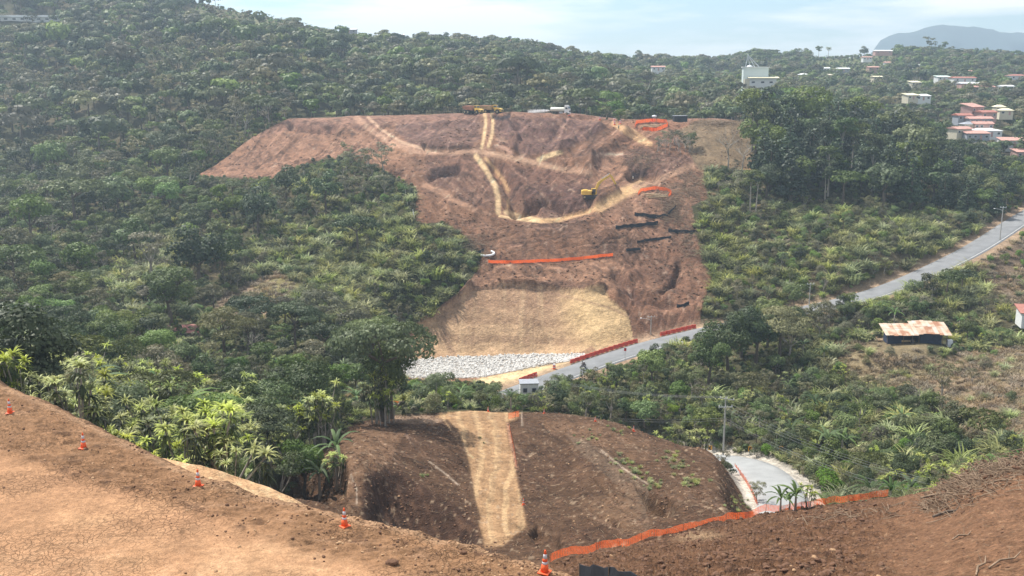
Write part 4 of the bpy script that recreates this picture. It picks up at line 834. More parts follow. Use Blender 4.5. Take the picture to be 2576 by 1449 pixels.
def zone_at(px, py, d):
    if d > 445:
        for P in P_FARM:
            if inpoly(px, py, P): return 'farm'
        return 'fary' if (px > 1780 and d > 600) or px > 2250 else 'ridge'
    for P in P_MEAD:
        if inpoly(px, py, P): return 'meadow'
    if px > 1860 and 318 < d and px < 2700: return 'woods' if d < 430 else 'ridge'
    for P in P_CANE:
        if inpoly(px, py, P): return 'cane'
    if px < 960 and d < 150: return 'belt'
    if px < 1250 and d >= 228: return 'scrub' if (py > 560 and px > 560) else 'forest'
    if px < 1000 and d >= 150: return 'forest' if d > 190 or px < 500 else 'strip'
    if px < 1780 and 158 < d < 232: return 'strip'
    if px >= 1690 and d > 243: return 'slope'
    if px >= 1450: return 'mid'
    return 'scrub'
# hand-placed plants that the photograph shows as individuals:  kind, foot x, foot y, distance, height, zone
HAND = [
 ('umbrella', 962, 1050, 150, 17.5, 'spurtree'), ('round', 985, 1046, 153, 14.5, 'spurtree3'), ('dracaena', 985, 1050, 149, 9.0, 'spurtree2'), ('dracaena', 945, 1052, 148, 8.0, 'spurtree2'), ('dracaena', 965, 1056, 146, 6.5, 'spurtree2'),
 ('dracaena', 848, 1150, 118, 5.5, 'spuredge'), ('round', 90, 1090, 84, 12.5, 'lefttree'), ('round', -30, 1050, 92, 11, 'lefttree'), ('loose', 200, 1120, 92, 8.5, 'lefttree'),
 ('banana', 225, 960, 122, 9.5, 'bananas'), ('banana', 395, 1010, 126, 9.5, 'bananas'), ('banana', 340, 1020, 118, 8, 'bananas'), ('banana', 520, 1060, 122, 8.5, 'bananas'), ('banana', 800, 1130, 118, 6.0, 'bananas'), ('banana', 845, 1110, 122, 6.5, 'bananas'), ('banana', 455, 1020, 122, 9, 'bananas'),
 ('round', 500, 740, 262, 18, 'roundmid'), ('round', 435, 850, 225, 15, 'brightmid'), ('round', 650, 590, 300, 16, 'roundmid'), ('round', 720, 500, 330, 12, 'roundmid'), ('round', 80, 620, 300, 17, 'domes'), ('umbrella', 190, 560, 330, 18, 'domes'), ('round', 300, 520, 345, 16, 'domes'), ('round', 130, 450, 400, 19, 'domes'), ('umbrella', 60, 380, 450, 20, 'domes'), ('round', 340, 640, 290, 14, 'domes'), ('round', 420, 450, 380, 15, 'domes'), ('umbrella', 250, 400, 430, 19, 'domes'), ('round', 560, 690, 272, 14, 'domes'), ('loose', 380, 700, 270, 14, 'domes'), ('umbrella', 40, 760, 230, 13, 'domes'), ('round', 210, 720, 255, 13, 'domes'), ('round', 820, 520, 318, 13, 'domes'), ('umbrella', 900, 620, 292, 11, 'domes'), ('round', 480, 330, 470, 16, 'domes'), ('umbrella', 700, 250, 505, 17, 'domes'), ('round', 900, 240, 520, 15, 'domes'), ('umbrella', 1120, 230, 530, 15, 'domes'), ('round', 1000, 160, 620, 16, 'domes'), ('umbrella', 860, 140, 640, 17, 'domes'), ('round', 1350, 220, 570, 15, 'domes'), ('umbrella', 1560, 250, 560, 14, 'domes'), ('round', 1700, 255, 540, 14, 'domes'), ('round', 620, 170, 600, 18, 'domes'), ('umbrella', 300, 220, 540, 19, 'domes'), ('round', 150, 160, 600, 20, 'domes'), ('umbrella', 700, 1080, 140, 9.5, 'beltback'), ('umbrella', 770, 1060, 145, 11, 'beltback'), ('umbrella', 600, 1060, 140, 9, 'beltback'), ('round', 300, 1130, 104, 8.5, 'beltback'), ('round', 480, 1160, 106, 8.8, 'beltback'), ('umbrella', 640, 1160, 118, 8.6, 'beltback'), ('round', 560, 1120, 122, 9.5, 'beltback'), ('umbrella', 380, 1110, 116, 9.5, 'beltback'), ('loose', 700, 1180, 112, 7.5, 'beltback'), ('round', 760, 1140, 122, 8.5, 'beltback'),
 ('round', 1110, 1000, 203, 8.2, 'stripbright'), ('palm', 1100, 1042, 172, 6.8, 'palms'), ('palm', 1395, 1010, 205, 5.2, 'palms'), ('palm', 1412, 1000, 207, 4.6, 'palms'),
 ('round', 1640, 985, 212, 9.0, 'slimroad'), ('round', 1830, 960, 215, 14.5, 'darkround'), ('round', 1900, 930, 218, 14.0, 'darkround'), ('round', 1780, 1000, 208, 12.5, 'darkround'), ('umbrella', 1960, 920, 221, 12.5, 'darkround'), ('round', 1865, 900, 224, 12.5, 'darkround'), ('umbrella', 1930, 890, 228, 9.5, 'darkround'), ('round', 2000, 860, 232, 8.5, 'darkround'), ('loose', 1985, 905, 222, 9.5, 'darkround'), ('shrub', 2045, 815, 240, 5.2, 'roadscreen'), ('shrub', 2080, 805, 242, 4.6, 'roadscreen'), ('shrub', 2115, 795, 244, 4.6, 'roadscreen'), ('loose', 2150, 790, 244, 4.4, 'roadscreen'), ('shrub', 2010, 825, 238, 5.5, 'roadscreen'), ('shrub', 2300, 738, 252, 4.8, 'roadscreen'), ('shrub', 2335, 728, 253, 5.5, 'roadscreen'), ('umbrella', 2420, 715, 258, 6.0, 'wideroad'), ('loose', 2345, 740, 250, 6.5, 'wideroad'),
 ('umbrella', 2380, 745, 252, 7.5, 'wideroad'), ('round', 1935, 800, 243, 8.0, 'slopetree'), ('round', 2000, 760, 252, 8.5, 'slopetree'),
 ('tall', 2030, 470, 352, 17, 'talltrunks'), ('tall', 2055, 480, 350, 18, 'talltrunks'), ('tall', 2080, 475, 352, 17, 'talltrunks'), ('tall', 2110, 480, 350, 19, 'talltrunks'), ('tall', 2140, 470, 352, 18, 'talltrunks'), ('tall', 2160, 480, 348, 16, 'talltrunks'),
 ('tall', 1885, 560, 310, 13, 'slimpair'), ('tall', 1900, 556, 311, 12, 'slimpair'), ('bare', 2235, 425, 352, 9, 'barewhite'), ('bare', 2262, 430, 350, 10, 'barewhite'), ('bare', 1832, 420, 344, 17, 'lonebare'), ('bare', 1868, 425, 343, 14, 'lonebare'),
 ('bare', 1488, 152, 792, 12, 'skybare'), ('bare', 662, 42, 745, 13, 'skybare2'), ('round', 690, 55, 745, 10.5, 'skyround'), ('round', 1270, 108, 830, 8.5, 'skyround2'),
 ('palm', 1995, 130, 1050, 11, 'skyrow'), ('palm', 2012, 130, 1050, 12, 'skyrow'), ('palm', 2030, 130, 1050, 11, 'skyrow'), ('tall', 2060, 130, 1050, 13, 'skyrow'), ('palm', 2085, 130, 1050, 12, 'skyrow'), ('round', 2175, 130, 1050, 12, 'skyrow'), ('loose', 2340, 130, 1050, 17, 'skyrow'), ('tall', 2375, 130, 1050, 13, 'skyrow'), ('round', 2460, 130, 1050, 12, 'skyrow'), ('round', 1850, 130, 900, 9, 'skyrow'), ('loose', 1690, 180, 760, 11, 'skyrow'), ('loose', 1750, 180, 760, 12, 'skyrow'), ('bare', 1765, 180, 760, 13, 'skyrow'),
 ('shrub', 2448, 684, 268, 1.5, 'hedge'), ('shrub', 2464, 681, 268, 1.5, 'hedge'), ('shrub', 2480, 683, 268, 1.5, 'hedge'), ('shrub', 2496, 688, 268, 1.5, 'hedge'), ('shrub', 2512, 694, 268, 1.5, 'hedge'), ('shrub', 2530, 694, 268, 1.5, 'hedge'), ('shrub', 2548, 695, 268, 1.5, 'hedge'), ('shrub', 2566, 697, 268, 1.5, 'hedge'),
 ('loose', 2170, 1005, 190, 6.0, 'meadowtree'), ('loose', 2370, 1000, 190, 7.5, 'meadowtree2'), ('bare', 2310, 1040, 185, 6, 'meadowbare'), ('loose', 2225, 960, 200, 4.2, 'meadowtree'),
 ('banana', 2000, 1290, 103.5, 4.0, 'stubs'), ('banana', 1962, 1296, 103, 3.4, 'stubs'), ('banana', 1985, 1294, 103, 3.0, 'stubs'), ('dracaena', 2030, 1288, 103.5, 3.2, 'stubs'), ('banana', 2150, 1250, 118, 5.2, 'bananas2'), ('banana', 2190, 1245, 120, 5.4, 'bananas2'), ('banana', 2240, 1250, 116, 4.8, 'bananas2'), ('banana', 2080, 1240, 122, 5.0, 'bananas2'), ('banana', 2290, 1240, 118, 4.6, 'bananas2'),
 ('banana', 2080, 1120, 158, 7, 'bananas3'), ('banana', 2120, 1110, 160, 6.5, 'bananas3'), ('banana', 1990, 1080, 168, 6, 'bananas3'),
 ('dracaena', 2385, 1225, 100, 6.5, 'pipestem'), ('dracaena', 2430, 1200, 100, 5.2, 'pipestem'), ('dracaena', 2400, 1215, 102, 5.8, 'pipestem'),
 ('dracaena', 1690, 1110, 168, 6.5, 'draclow'), ('dracaena', 1715, 1112, 168, 6.8, 'draclow'), ('dracaena', 1745, 1115, 168, 6.5, 'draclow'), ('dracaena', 1770, 1118, 168, 6.2, 'draclow'), ('dracaena', 1660, 1105, 170, 5.8, 'draclow'),
 ('shrub', 1905, 1112, 165, 2.8, 'mid'), ('shrub', 1960, 1120, 162, 3.0, 'mid'), ('shrub', 2010, 1140, 152, 3.6, 'mid'), ('shrub', 2060, 1180, 142, 4.6, 'mid'), ('shrub', 2090, 1210, 135, 4.8, 'mid'), ('loose', 1905, 1215, 132, 3.4, 'roadsapling'),
]
for kind, px_, py_, d_, h_, zn_ in HAND:
    x_, y_, _z = unproj(px_, py_, d_)
    if zn_.startswith('sky'):
        _c = PY[:, int(np.clip((x_/y_-TT[0])/(TT[1]-TT[0])*(NT-1), 0, NT-1))]; _r = int(np.argmin(np.where(rows > 550, _c, 1e9))); x_ *= rows[_r]/y_; y_ = rows[_r]; _z = float(zat(x_, y_))
    put(kind, x_, y_, h_, 1.2 if kind in ('dracaena', 'banana', 'palm', 'tall', 'bare') else h_*.28, zn_, _z if zn_ in ('stubs',) else None)
for _px, _py, _d, _r in BLD:
    _q = unproj(_px, _py, _d); OCC.setdefault((int(_q[0]//4), int(_q[1]//4)), []).append((_q[0], _q[1], _r))
    for _a in range(-12, 13, 4):
        for _b in range(-12, 13, 4):
            if math.hypot(_a, _b) < _r: OCC.setdefault((int((_q[0]+_a)//4), int((_q[1]+_b)//4)), []).append((_q[0]+_a, _q[1]+_b, min(_r, 4)))
for i in range(26):                              # dry cane thicket right of the cut
    a = RND.uniform(0, 6.28); r_ = math.sqrt(RND.random()); p = hit(1700+52*r_*math.cos(a), 376+16*r_*math.sin(a), 300)
    if p: put('bare' if i % 4 else 'loose', p.x, p.y, RND.uniform(4.5, 7), .5, 'thicket')
def grow(x, y):
    pass
for sp, y0, y1 in ((2.0, 60, 445), (5.5, 445, 1120)):
    ny = int((y1-y0)/sp); cand = []
    for iy in range(ny):
        y = y0+iy*sp; nx = int(y*1.24/sp); xs = y*-0.60+np.arange(nx)*sp
        cand.append(np.stack([xs+np.array([RND.uniform(-.48, .48) for _ in range(nx)])*sp, y+np.array([RND.uniform(-.48, .48) for _ in range(nx)])*sp], 1))
    cand = np.concatenate(cand); X = cand[:, 0]; Y = cand[:, 1]; Z = zat(X, Y); pxx, pyy = proj(X, Y, Z); bar = bare_at(X, Y)
    perm = np.random.RandomState(3).permutation(len(X))
    nzv = fbm(X/22, Y/22, 3, 88); nzA = fbm(X/55, Y/55, 2, 90); nzB = fbm(X/38, Y/38, 3, 91); nzC = fbm(X/45, Y/45, 2, 92)
    for i in perm:
        if bar[i] or Y[i] < 62 or pxx[i] < -130 or pxx[i] > 2700: continue
        # beneath the pad or the tilled slope: nothing to see there
        if Y[i] < 78 and pyy[i] > 0 and Y[i] < np.interp(pxx[i], [0, 400, 800, 1400, 2000, 2576], [76, 66, 62, 92, 112, 92]): continue
        if pxx[i] > 1250 and Y[i] < np.interp(pxx[i], GX, GD)+3: continue
        zn = zone_at(pxx[i], pyy[i], Y[i])
        if zn == 'forest' and nzv[i] > .42: zn = 'scrub'
        if zn == 'slope' and nzv[i] < -.45: zn = 'cane'
        if zn == 'ridge' and RND.random() < .06: continue
        q = ZN[zn]; w_ = q['w']; sz = 1.0
        if zn in ('ridge', 'fary', 'forest'):
            a_, b_ = nzA[i], nzB[i]; w_ = dict(w_)
            if a_ > .25: w_['umbrella'] = 22
            elif a_ < -.3: w_['loose'] = 14; w_['shrub'] = 8
            elif abs(a_) < .08: w_['round'] = 22
            if b_ > .42 and zn != 'fary': w_ = {'shrub': 8, 'banana': 4, 'grass': 6, 'loose': 1}
            sz = 1+.55*nzC[i]
        kd = pick(w_); lo, hi = q['h']; h = RND.uniform(lo, hi)*sz
        if kd in ('grass',): h = RND.uniform(1.8, 3.6)
        elif kd == 'dry': h = RND.uniform(.7, 1.4)
        elif kd == 'banana': h = RND.uniform(3.5, 5)
        elif kd == 'dracaena': h = RND.uniform(4.6, 8.4) if zn == 'belt' else RND.uniform(3, 4.5)
        elif kd == 'shrub': h = min(h, RND.uniform(1.6, 4.5))
        elif kd == 'conifer' and zn == 'woods': h = RND.uniform(15, 21)
        if zn == 'woods' and pxx[i] > 2360: h *= float(np.interp(pxx[i], [2360, 2520], [.85, .5]))
        elif zn == 'ridge' and Y[i] < 620 and kd in ('round', 'umbrella') and RND.random() < .10: h *= 1.5
        elif kd == 'round' and zn in ('forest', 'woods') and RND.random() < .25: h *= 1.25
        r = {'grass': 1.0, 'dry': .9, 'dracaena': .85, 'banana': 1.3, 'shrub': h*.30, 'palm': 1.5, 'tall': h*.10, 'conifer': h*.17, 'bare': 1.2, 'umbrella': h*.36}.get(kd, h*.27)
        if zn in ('ridge', 'fary', 'farm'): r *= .92
        if not free(X[i], Y[i], r): continue
        ch = clear_height(X[i], Y[i], Z[i], h, 2*r)
        if ch < h:
            if ch < 1.0: continue
            if ch < h*.75:
                kd = 'shrub' if kd not in ('grass', 'dry') else kd
            h = max(ch*.95, .9); r = min(r, h*.32)
        put(kd, float(X[i]), float(Y[i]), h, r, zn, float(Z[i]))
print("plants", len(PLANTS))
# undergrowth: small shrubs and tufts filling the floor
UG = []
for (y0, y1, sp) in ((62, 240, 1.9), (240, 440, 2.7)):
    for iy in range(int((y1-y0)/sp)):
        y = y0+iy*sp; nx = int(y*1.2/sp); X = y*-.58+np.arange(nx)*sp+np.random.RandomState(iy).uniform(-.8, .8, nx)*sp*.6; Y = np.full(nx, y)+np.random.RandomState(iy+7).uniform(-.6, .6, nx)*sp*.6
        Z = zat(X, Y); b_ = bare_at(X, Y); pxx, pyy = proj(X, Y, Z)
        for x, yy_, z, bb_, a, c_ in zip(X, Y, Z, b_, pxx, pyy):
            if bb_ or (2215 < a < 2395 and 213 < yy_ < 229) or (a > 1250 and yy_ < np.interp(a, GX, GD)+2) or (a < 1300 and yy_ < np.interp(a, [0, 400, 800, 1400], [74, 64, 62, 80])): continue
            zn = zone_at(a, c_, yy_)
            if zn == 'meadow': k_ = 'dry' if RND.random() < .94 else 'grass'; s = RND.uniform(.4, .8)
            elif zn in ('cane', 'slope'): k_ = pick({'grass': 6, 'shrub': 2, 'dry': 1.5}); s = RND.uniform(.35, .75)
            else: k_ = pick({'shrub': 6, 'grass': 2, 'dry': 1}); s = RND.uniform(.35, .8)
            if k_ == 'shrub': s *= .24
            lod = 'mid' if yy_ < 240 and k_ != 'shrub' else ('mid' if yy_ < 160 else 'far'); n_ = len(PM[k_, lod])
            UG.append((x, yy_, z, IDX[k_, lod, RND.randrange(n_)], RND.uniform(0, 6.28), s))
print("undergrowth", len(UG))
scatter("undergrowth", UG, "low shrubs and grass tufts covering the slopes between the trees")
# ---- individuals: the largest 300 of each kind that can be seen; the rest as massed planting
NAME = {'round': 'broadleaf_tree', 'umbrella': 'spreading_tree', 'loose': 'open_crowned_tree', 'conifer': 'conifer_tree', 'tall': 'tall_slender_tree', 'shrub': 'shrub', 'grass': 'cane_grass_clump', 'dry': 'dry_grass_tuft', 'banana': 'banana_plant', 'dracaena': 'dracaena_plant', 'palm': 'palm_tree', 'bare': 'bare_tree'}
CATG = {'round': 'tree', 'umbrella': 'tree', 'loose': 'tree', 'conifer': 'tree', 'tall': 'tree', 'shrub': 'shrub', 'grass': 'grass clump', 'dry': 'grass tuft', 'banana': 'banana plant', 'dracaena': 'dracaena', 'palm': 'palm', 'bare': 'bare tree'}
LOOK = {'round': 'round-crowned tree', 'umbrella': 'flat spreading tree', 'loose': 'thin loose-crowned tree', 'conifer': 'dark tiered conifer', 'tall': 'slender high-tufted tree', 'shrub': 'rounded leafy shrub', 'grass': 'pale cane grass clump',
        'dry': 'straw-coloured grass tuft', 'banana': 'banana plant', 'dracaena': 'many-headed dracaena', 'palm': 'feathery palm', 'bare': 'leafless tree'}
DOMES = 0
def place_name(px, py, d, zn):
    special = {'spurtree': "standing alone over the near spur's left shoulder", 'spurtree2': "crowding the foot of the big spreading tree on the spur", 'spurtree3': "behind the big spreading tree on the spur", 'spuredge': "at the left edge of the near brown spur", 'lefttree': "in the tall thicket behind the pad's upper left edge", 'bananas': "in the belt behind the cones",
        'roundmid': "on the grassy spur left of the tan cut", 'brightmid': "above the small red roof in the left valley", 'beltback': "behind the dracaena belt on the left", 'stripbright': "in front of the white rock bed", 'palms': "between the near spur and the valley road", 'domes': "large-crowned, rising above the left hillside forest" if px < 950 else "large-crowned, above the ridge forest behind the cut", 'skyrow': "standing on the far skyline, right half", 'hedge': "clipped low in the curved hedge by the upper road", 'roadscreen': "screening the middle of the upper road", 'slimroad': "beside the road, crossing the orange barriers",
        'darkround': "in the dark clump right of the valley road's barriers", 'wideroad': "beside the bend of the upper road", 'slopetree': "on the slope under the left street light", 'talltrunks': "with bare trunks in the middle of the right woods", 'slimpair': "on the pale slope left of the right woods", 'barewhite': "with white limbs in front of the right woods",
        'lonebare': "beside the tan track right of the excavation", 'skybare': "fan-shaped on the ridge skyline", 'skybare2': "rising over the upper left skyline", 'skyround': "on the upper left skyline beside a bare tree", 'skyround2': "standing proud of the middle of the skyline", 'meadowtree': "at the left edge of the dry meadow", 'meadowtree2': "in the middle of the dry meadow",
        'meadowbare': "in the dry meadow left of a loose green tree", 'stubs': "cut back, behind the orange net at the hairpin road", 'bananas2': "behind the orange net's right end", 'bananas3': "up the slope beyond the hairpin road", 'pipestem': "beside the debris pile on the right", 'draclow': "in the row left of the tall utility pole",
        'roadsapling': "leaning over the hairpin road", 'thicket': "in the dry thicket right of the excavation"}
    if zn in special: return special[zn]
    side = 'left edge' if px < 200 else 'far left' if px < 430 else 'left' if px < 650 else 'inner left' if px < 860 else 'centre-left' if px < 1288 else 'centre-right' if px < 1750 else 'right' if px < 2200 else 'far right'
    base = {'ridge': "in the forest on the long ridge", 'fary': "on the distant hazy hill", 'farm': "in the farmed strip near the skyline", 'forest': "in the valley forest", 'scrub': "on the scrubby slope by the excavation", 'belt': "in the belt behind the cones", 'woods': "in the dark woods above the upper road",
            'cane': "in the bright cane grass", 'slope': "on the slope right of the excavation", 'mid': "between the shed and hairpin", 'strip': "in the strip behind the spur", 'meadow': "in the dry meadow"}[zn]
    up = ', '+('topmost', 'upper', 'middle', 'lower', 'lowest')[min(4, int(max(py, 0)/300))]+' band'
    return base+", "+side+up
bykind = {}
for P in PLANTS: bykind.setdefault(P[0], []).append(P)
LIM = {'round': 300, 'umbrella': 260, 'loose': 240, 'conifer': 120, 'tall': 60, 'shrub': 300, 'grass': 300, 'dry': 60, 'banana': 60, 'dracaena': 300, 'palm': 20, 'bare': 60}
MASS = []; ngrp = {}
for kind, L in bykind.items():
    L.sort(key=lambda P: -P[4]/P[2]); cnt = 0
    for (kd, x, y, z, h, rot, zn) in L:
        lod = 'near' if y < 135 else 'mid' if y < 430 else 'far'
        if h > 9 and y < 230: lod = 'near'
        n = len(PM[kd, lod]); vi = RND.randrange(n); sc = h/BASEH[kd]
        if zn in ('brightmid', 'stripbright', 'slimroad') and kd == 'round': vi = 2
        if zn in ('spurtree',): vi = 1 if kd == 'umbrella' else vi
        if zn in ('darkround', 'roundmid', 'lefttree') and kd == 'round': vi = 1
        px_, py_ = proj(x, y, z+h*.7)
        if kd in ('shrub', 'grass', 'loose') and zn in ('cane', 'slope', 'meadow') and kd == 'shrub': vi = RND.choice([1, 2]) % n
        if cnt < LIM[kd] and -40 < px_ < 2616 and -20 < py_ < 1500 and visible((x, y, z+h*.8)) and h/y*1030 > 3.0:
            cnt += 1; e = PM[kd, lod][vi]; grp = LOOK[kd]+"s "+place_name(px_, py_, y, zn)
            lab = LOOK[kd]+" "+place_name(px_, py_, y, zn)
            if 'crown' in e and h/y*1030 > 16:
                r_ = empty(NAME[kd], (x, y, z), rot, label=lab, cat=CATG[kd], group=grp); _q = .74 if zn.startswith('spurtree') and kd != 'dracaena' else 1; r_.scale = (_q*sc*RND.uniform(.9, 1.12), _q*sc*RND.uniform(.9, 1.12), sc)
                link('crown' if kd not in ('dracaena', 'banana') else 'leaves', e['crown'], r_); link('trunk' if kd not in ('dracaena', 'banana') else 'stem', e['trunk'], r_)
            else:
                o = link(NAME[kd], e['joined'], None, (x, y, z)); o.rotation_euler = (0, 0, rot); o.scale = (sc*RND.uniform(.9, 1.12), sc, sc*RND.uniform(.92, 1.05)); tag(o, lab, CATG[kd], grp)
        else:
            MASS.append((x, y, z, IDX[kd, lod, vi], rot, sc))
ORD = ('first', 'second', 'third', 'fourth', 'fifth', 'sixth', 'seventh', 'eighth', 'ninth', 'tenth', 'eleventh', 'twelfth')
_bl = {}
for o in C.objects:
    if o.parent is None and o.get('category') in set(CATG.values()): _bl.setdefault(o['label'], []).append(o)
for lab, L in _bl.items():
    if 2 <= len(L) <= 12:
        L.sort(key=lambda o: o.location.x/o.location.y)
        for k, o in enumerate(L):
            o['label'] = ORD[k]+" from left, "+lab
            if len(o['label'].replace('-', ' ').split()) > 16: o['label'] = ORD[k]+" from left: "+lab.replace('in the strip behind the spur', 'behind the spur').replace('on the slope right of the excavation', 'right of the excavation').replace('on the scrubby slope by the excavation', 'by the excavation').replace('in the forest on the long ridge', 'on the long ridge').replace('in the dark woods above the upper road', 'in the dark woods').replace('between the shed and hairpin', 'below the shed').replace('in the belt behind the cones', 'behind the cones').replace(' band', '')
print("mass", len(MASS))
scatter("hill_forest", MASS, "continuous forest and scrub clothing the ridge and far hills")
# ------------------------------------------------------------------ materials for built things
def P_(n, c, r=.6, m=0, **k): return plain(n, c, r, m, **k)
M_ORG = P_("cone_orange", (0.90, 0.13, 0.035), .45, wear=.12); M_REFL = P_("reflective_band", (0.62, 0.60, 0.62), .35, wear=.1); M_NET = P_("orange_net", (1.0, 0.19, 0.045), .5, wear=.1)
M_NET.node_tree.nodes['Principled BSDF'].inputs['Subsurface Weight'].default_value = 0
def glow_through(m, k):
    t = m.node_tree; b = t.nodes['Principled BSDF']; src = b.inputs['Base Color'].links[0].from_socket; tr = t.nodes.new('ShaderNodeBsdfTranslucent'); t.links.new(src, tr.inputs[0]); mx_ = t.nodes.new('ShaderNodeMixShader'); mx_.inputs[0].default_value = k; t.links.new(b.outputs[0], mx_.inputs[1]); t.links.new(tr.outputs[0], mx_.inputs[2]); t.links.new(mx_.outputs[0], t.nodes['Material Output'].inputs[0])
glow_through(M_NET, .55)
M_BAR = P_("barrier_orange", (0.62, 0.075, 0.045), .5, wear=.25); M_BLK = P_("black_fabric", (0.022, 0.026, 0.034), .8, wear=.2); M_WOODP = P_("stake_wood", (0.20, 0.14, 0.09), .9)
M_CONCP = P_("pole_concrete", (0.42, 0.41, 0.38), .85); M_STEEL = P_("galvanised_steel", (0.50, 0.52, 0.53), .4, .6); M_CABLE = P_("cable", (0.16, 0.165, 0.17), .5); M_YEL = P_("machine_yellow", (0.72, 0.47, 0.09), .45, wear=.25, scale=.8)
M_DKGR = P_("dark_metal", (0.035, 0.037, 0.042), .6); M_TYRE = P_("tyre_rubber", (0.028, 0.027, 0.027), .9); M_RIM = P_("rim", (0.32, 0.27, 0.16), .5); M_GLASS = P_("dark_glass", (0.03, 0.04, 0.05), .08, spec=.9)
M_BEDR = P_("dusty_red_bed", (0.42, 0.20, 0.12), .8, wear=.3, scale=.8); M_BEDT = P_("dusty_tan_bed", (0.44, 0.30, 0.15), .8, wear=.3, scale=.8); M_WTRK = P_("truck_white", (0.80, 0.80, 0.76), .35, wear=.08); M_CREAM = P_("tank_cream", (0.74, 0.73, 0.62), .4, wear=.08)
M_SIGNY = P_("sign_yellow", (0.75, 0.36, 0.03), .5); M_RED = P_("sign_red", (0.55, 0.03, 0.03), .5); M_SKIN = P_("skin", (0.30, 0.17, 0.10), .6); M_SHIRT = P_("shirt_white", (0.70, 0.72, 0.62), .8); M_TROU = P_("trousers_dark", (0.04, 0.045, 0.06), .9)
M_LOG = P_("cut_wood", (0.50, 0.36, 0.22), .9, wear=.3); M_ROOFR = P_("roof_red", (0.36, 0.15, 0.115), .7, wear=.2, scale=.6); M_ROOFP = P_("roof_pink", (0.50, 0.28, 0.23), .7, wear=.2, scale=.6); M_ROOFW = P_("roof_white", (0.78, 0.80, 0.80), .5, wear=.08)
M_ROOFG = P_("roof_pale_green", (0.55, 0.66, 0.60), .5, wear=.1); M_ROOFC = P_("roof_cream", (0.72, 0.66, 0.46), .6); M_WALLW = P_("wall_white", (0.66, 0.67, 0.65), .8, wear=.12); M_WALLC = P_("wall_cream", (0.60, 0.55, 0.42), .8); M_WALLP = P_("wall_pink", (0.48, 0.30, 0.26), .8); M_WALLG = P_("wall_grey", (0.30, 0.32, 0.35), .8)
M_WIN = P_("window_dark", (0.03, 0.035, 0.045), .2, spec=.6); M_BLUE = P_("blue_tarp", (0.03, 0.045, 0.085), .8, wear=.3); M_MINT = P_("mill_panel", (0.62, 0.70, 0.68), .6, wear=.06)
def rust_mat():
    m, t, b = mat_new("rusty_sheet"); b.inputs['Roughness'].default_value = .6; g = t.nodes.new('ShaderNodeNewGeometry'); n = t.nodes.new('ShaderNodeTexNoise'); n.inputs['Scale'].default_value = .55; n.inputs['Detail'].default_value = 6; t.links.new(g.outputs['Position'], n.inputs[0])
    oi = t.nodes.new('ShaderNodeObjectInfo'); a = t.nodes.new('ShaderNodeMath'); a.operation = 'MULTIPLY_ADD'; a.inputs[1].default_value = .35; t.links.new(oi.outputs['Random'], a.inputs[0]); t.links.new(n.outputs[0], a.inputs[2])
    r = t.nodes.new('ShaderNodeValToRGB'); e = r.color_ramp.elements; e[0].position = .42; e[0].color = (0.46, 0.43, 0.38, 1); e[1].position = .85; e[1].color = (0.30, 0.13, 0.06, 1); q = e.new(.62); q.color = (0.50, 0.37, 0.26, 1); t.links.new(a.outputs[0], r.inputs[0]); t.links.new(r.outputs[0], b.inputs['Base Color']); return m
M_RUST = rust_mat()
def pad_pt(x, y):
    j = int(np.clip((x+260)/1735*759, 0, 759)); i = int(np.argmin(np.abs(PYp[:, j]-y))); return Vector((float(Xp[i, j]), float(Yp[i, j]), float(Zp[i, j])))
# ------------------------------------------------------------------ traffic cones
def make_cone(h=.92):
    r = empty("traffic_cone"); s = h/.92
    m = MB(); m.lathe([(.30*s, 0), (.30*s, .035*s), (.21*s, .05*s), (.19*s, .05*s)], 4); m.v = [tuple(Matrix.Rotation(math.pi/4, 3, 'Z') @ Vector(v)) for v in m.v]; m.build("base", M_ORG, r)
    rad = lambda z: (.17-.135*(z/.92))*s
    MB().lathe([(rad(.05), .045*s), (rad(.36), .36*s)], 16).build("lower_body", M_ORG, r, True); MB().lathe([(rad(.36), .36*s), (rad(.46), .46*s)], 16).build("reflective_band", M_REFL, r, True)
    MB().lathe([(rad(.46), .46*s), (rad(.58), .58*s)], 16).build("middle_body", M_ORG, r, True); MB().lathe([(rad(.58), .58*s), (rad(.76), .76*s)], 16).build("reflective_band", M_REFL, r, True)
    MB().lathe([(rad(.76), .76*s), (rad(.92), .90*s), (.02*s, .92*s)], 16).build("tip", M_ORG, r, True); return r
proto = None
for x, y, fn, h, lab in ((27, 1043, 0, 1, "orange traffic cone farthest up the pad edge, at the left border"), (213, 1131, 0, 1, "orange traffic cone on the pad edge in front of tall thicket"), (501, 1225, 0, 1, "orange traffic cone in front of the strip of tan soil"),
    (867, 1323, 0, 1, "orange traffic cone on the pad edge left of the dark scooped bowl"), (1371, 1447, 0, 1.12, "largest orange traffic cone, at the near end of the orange net"), (1317, 1271, 1, 1, "lone red-orange cone at the right side of the tan haul track"),
    (1369, 1041, 1, 1, "small orange cone on the spur crest right of the tall stakes"), (1497.6, 1061, 1, 1, "small orange cone halfway down the spur's right crest"), (1594, 1086, 1, 1.1, "orange cone on the spur crest nearest the utility pole"), (1228, 1036, 1, 1, "small orange cone on the spur crest left of the tall stakes")):
    p = pad_pt(x, y) if not fn else hit(x, y, 80)
    if p is None: continue
    if proto is None: proto = make_cone(); c = proto
    else: c = copy_tree(proto)
    c.location = p-Vector((0, 0, .02)); c.scale = (h, h, h); c.rotation_euler = (0, RND.uniform(-.04, .04), RND.uniform(0, 6)); tag(c, lab, "traffic cone", "orange traffic cones along the edges")
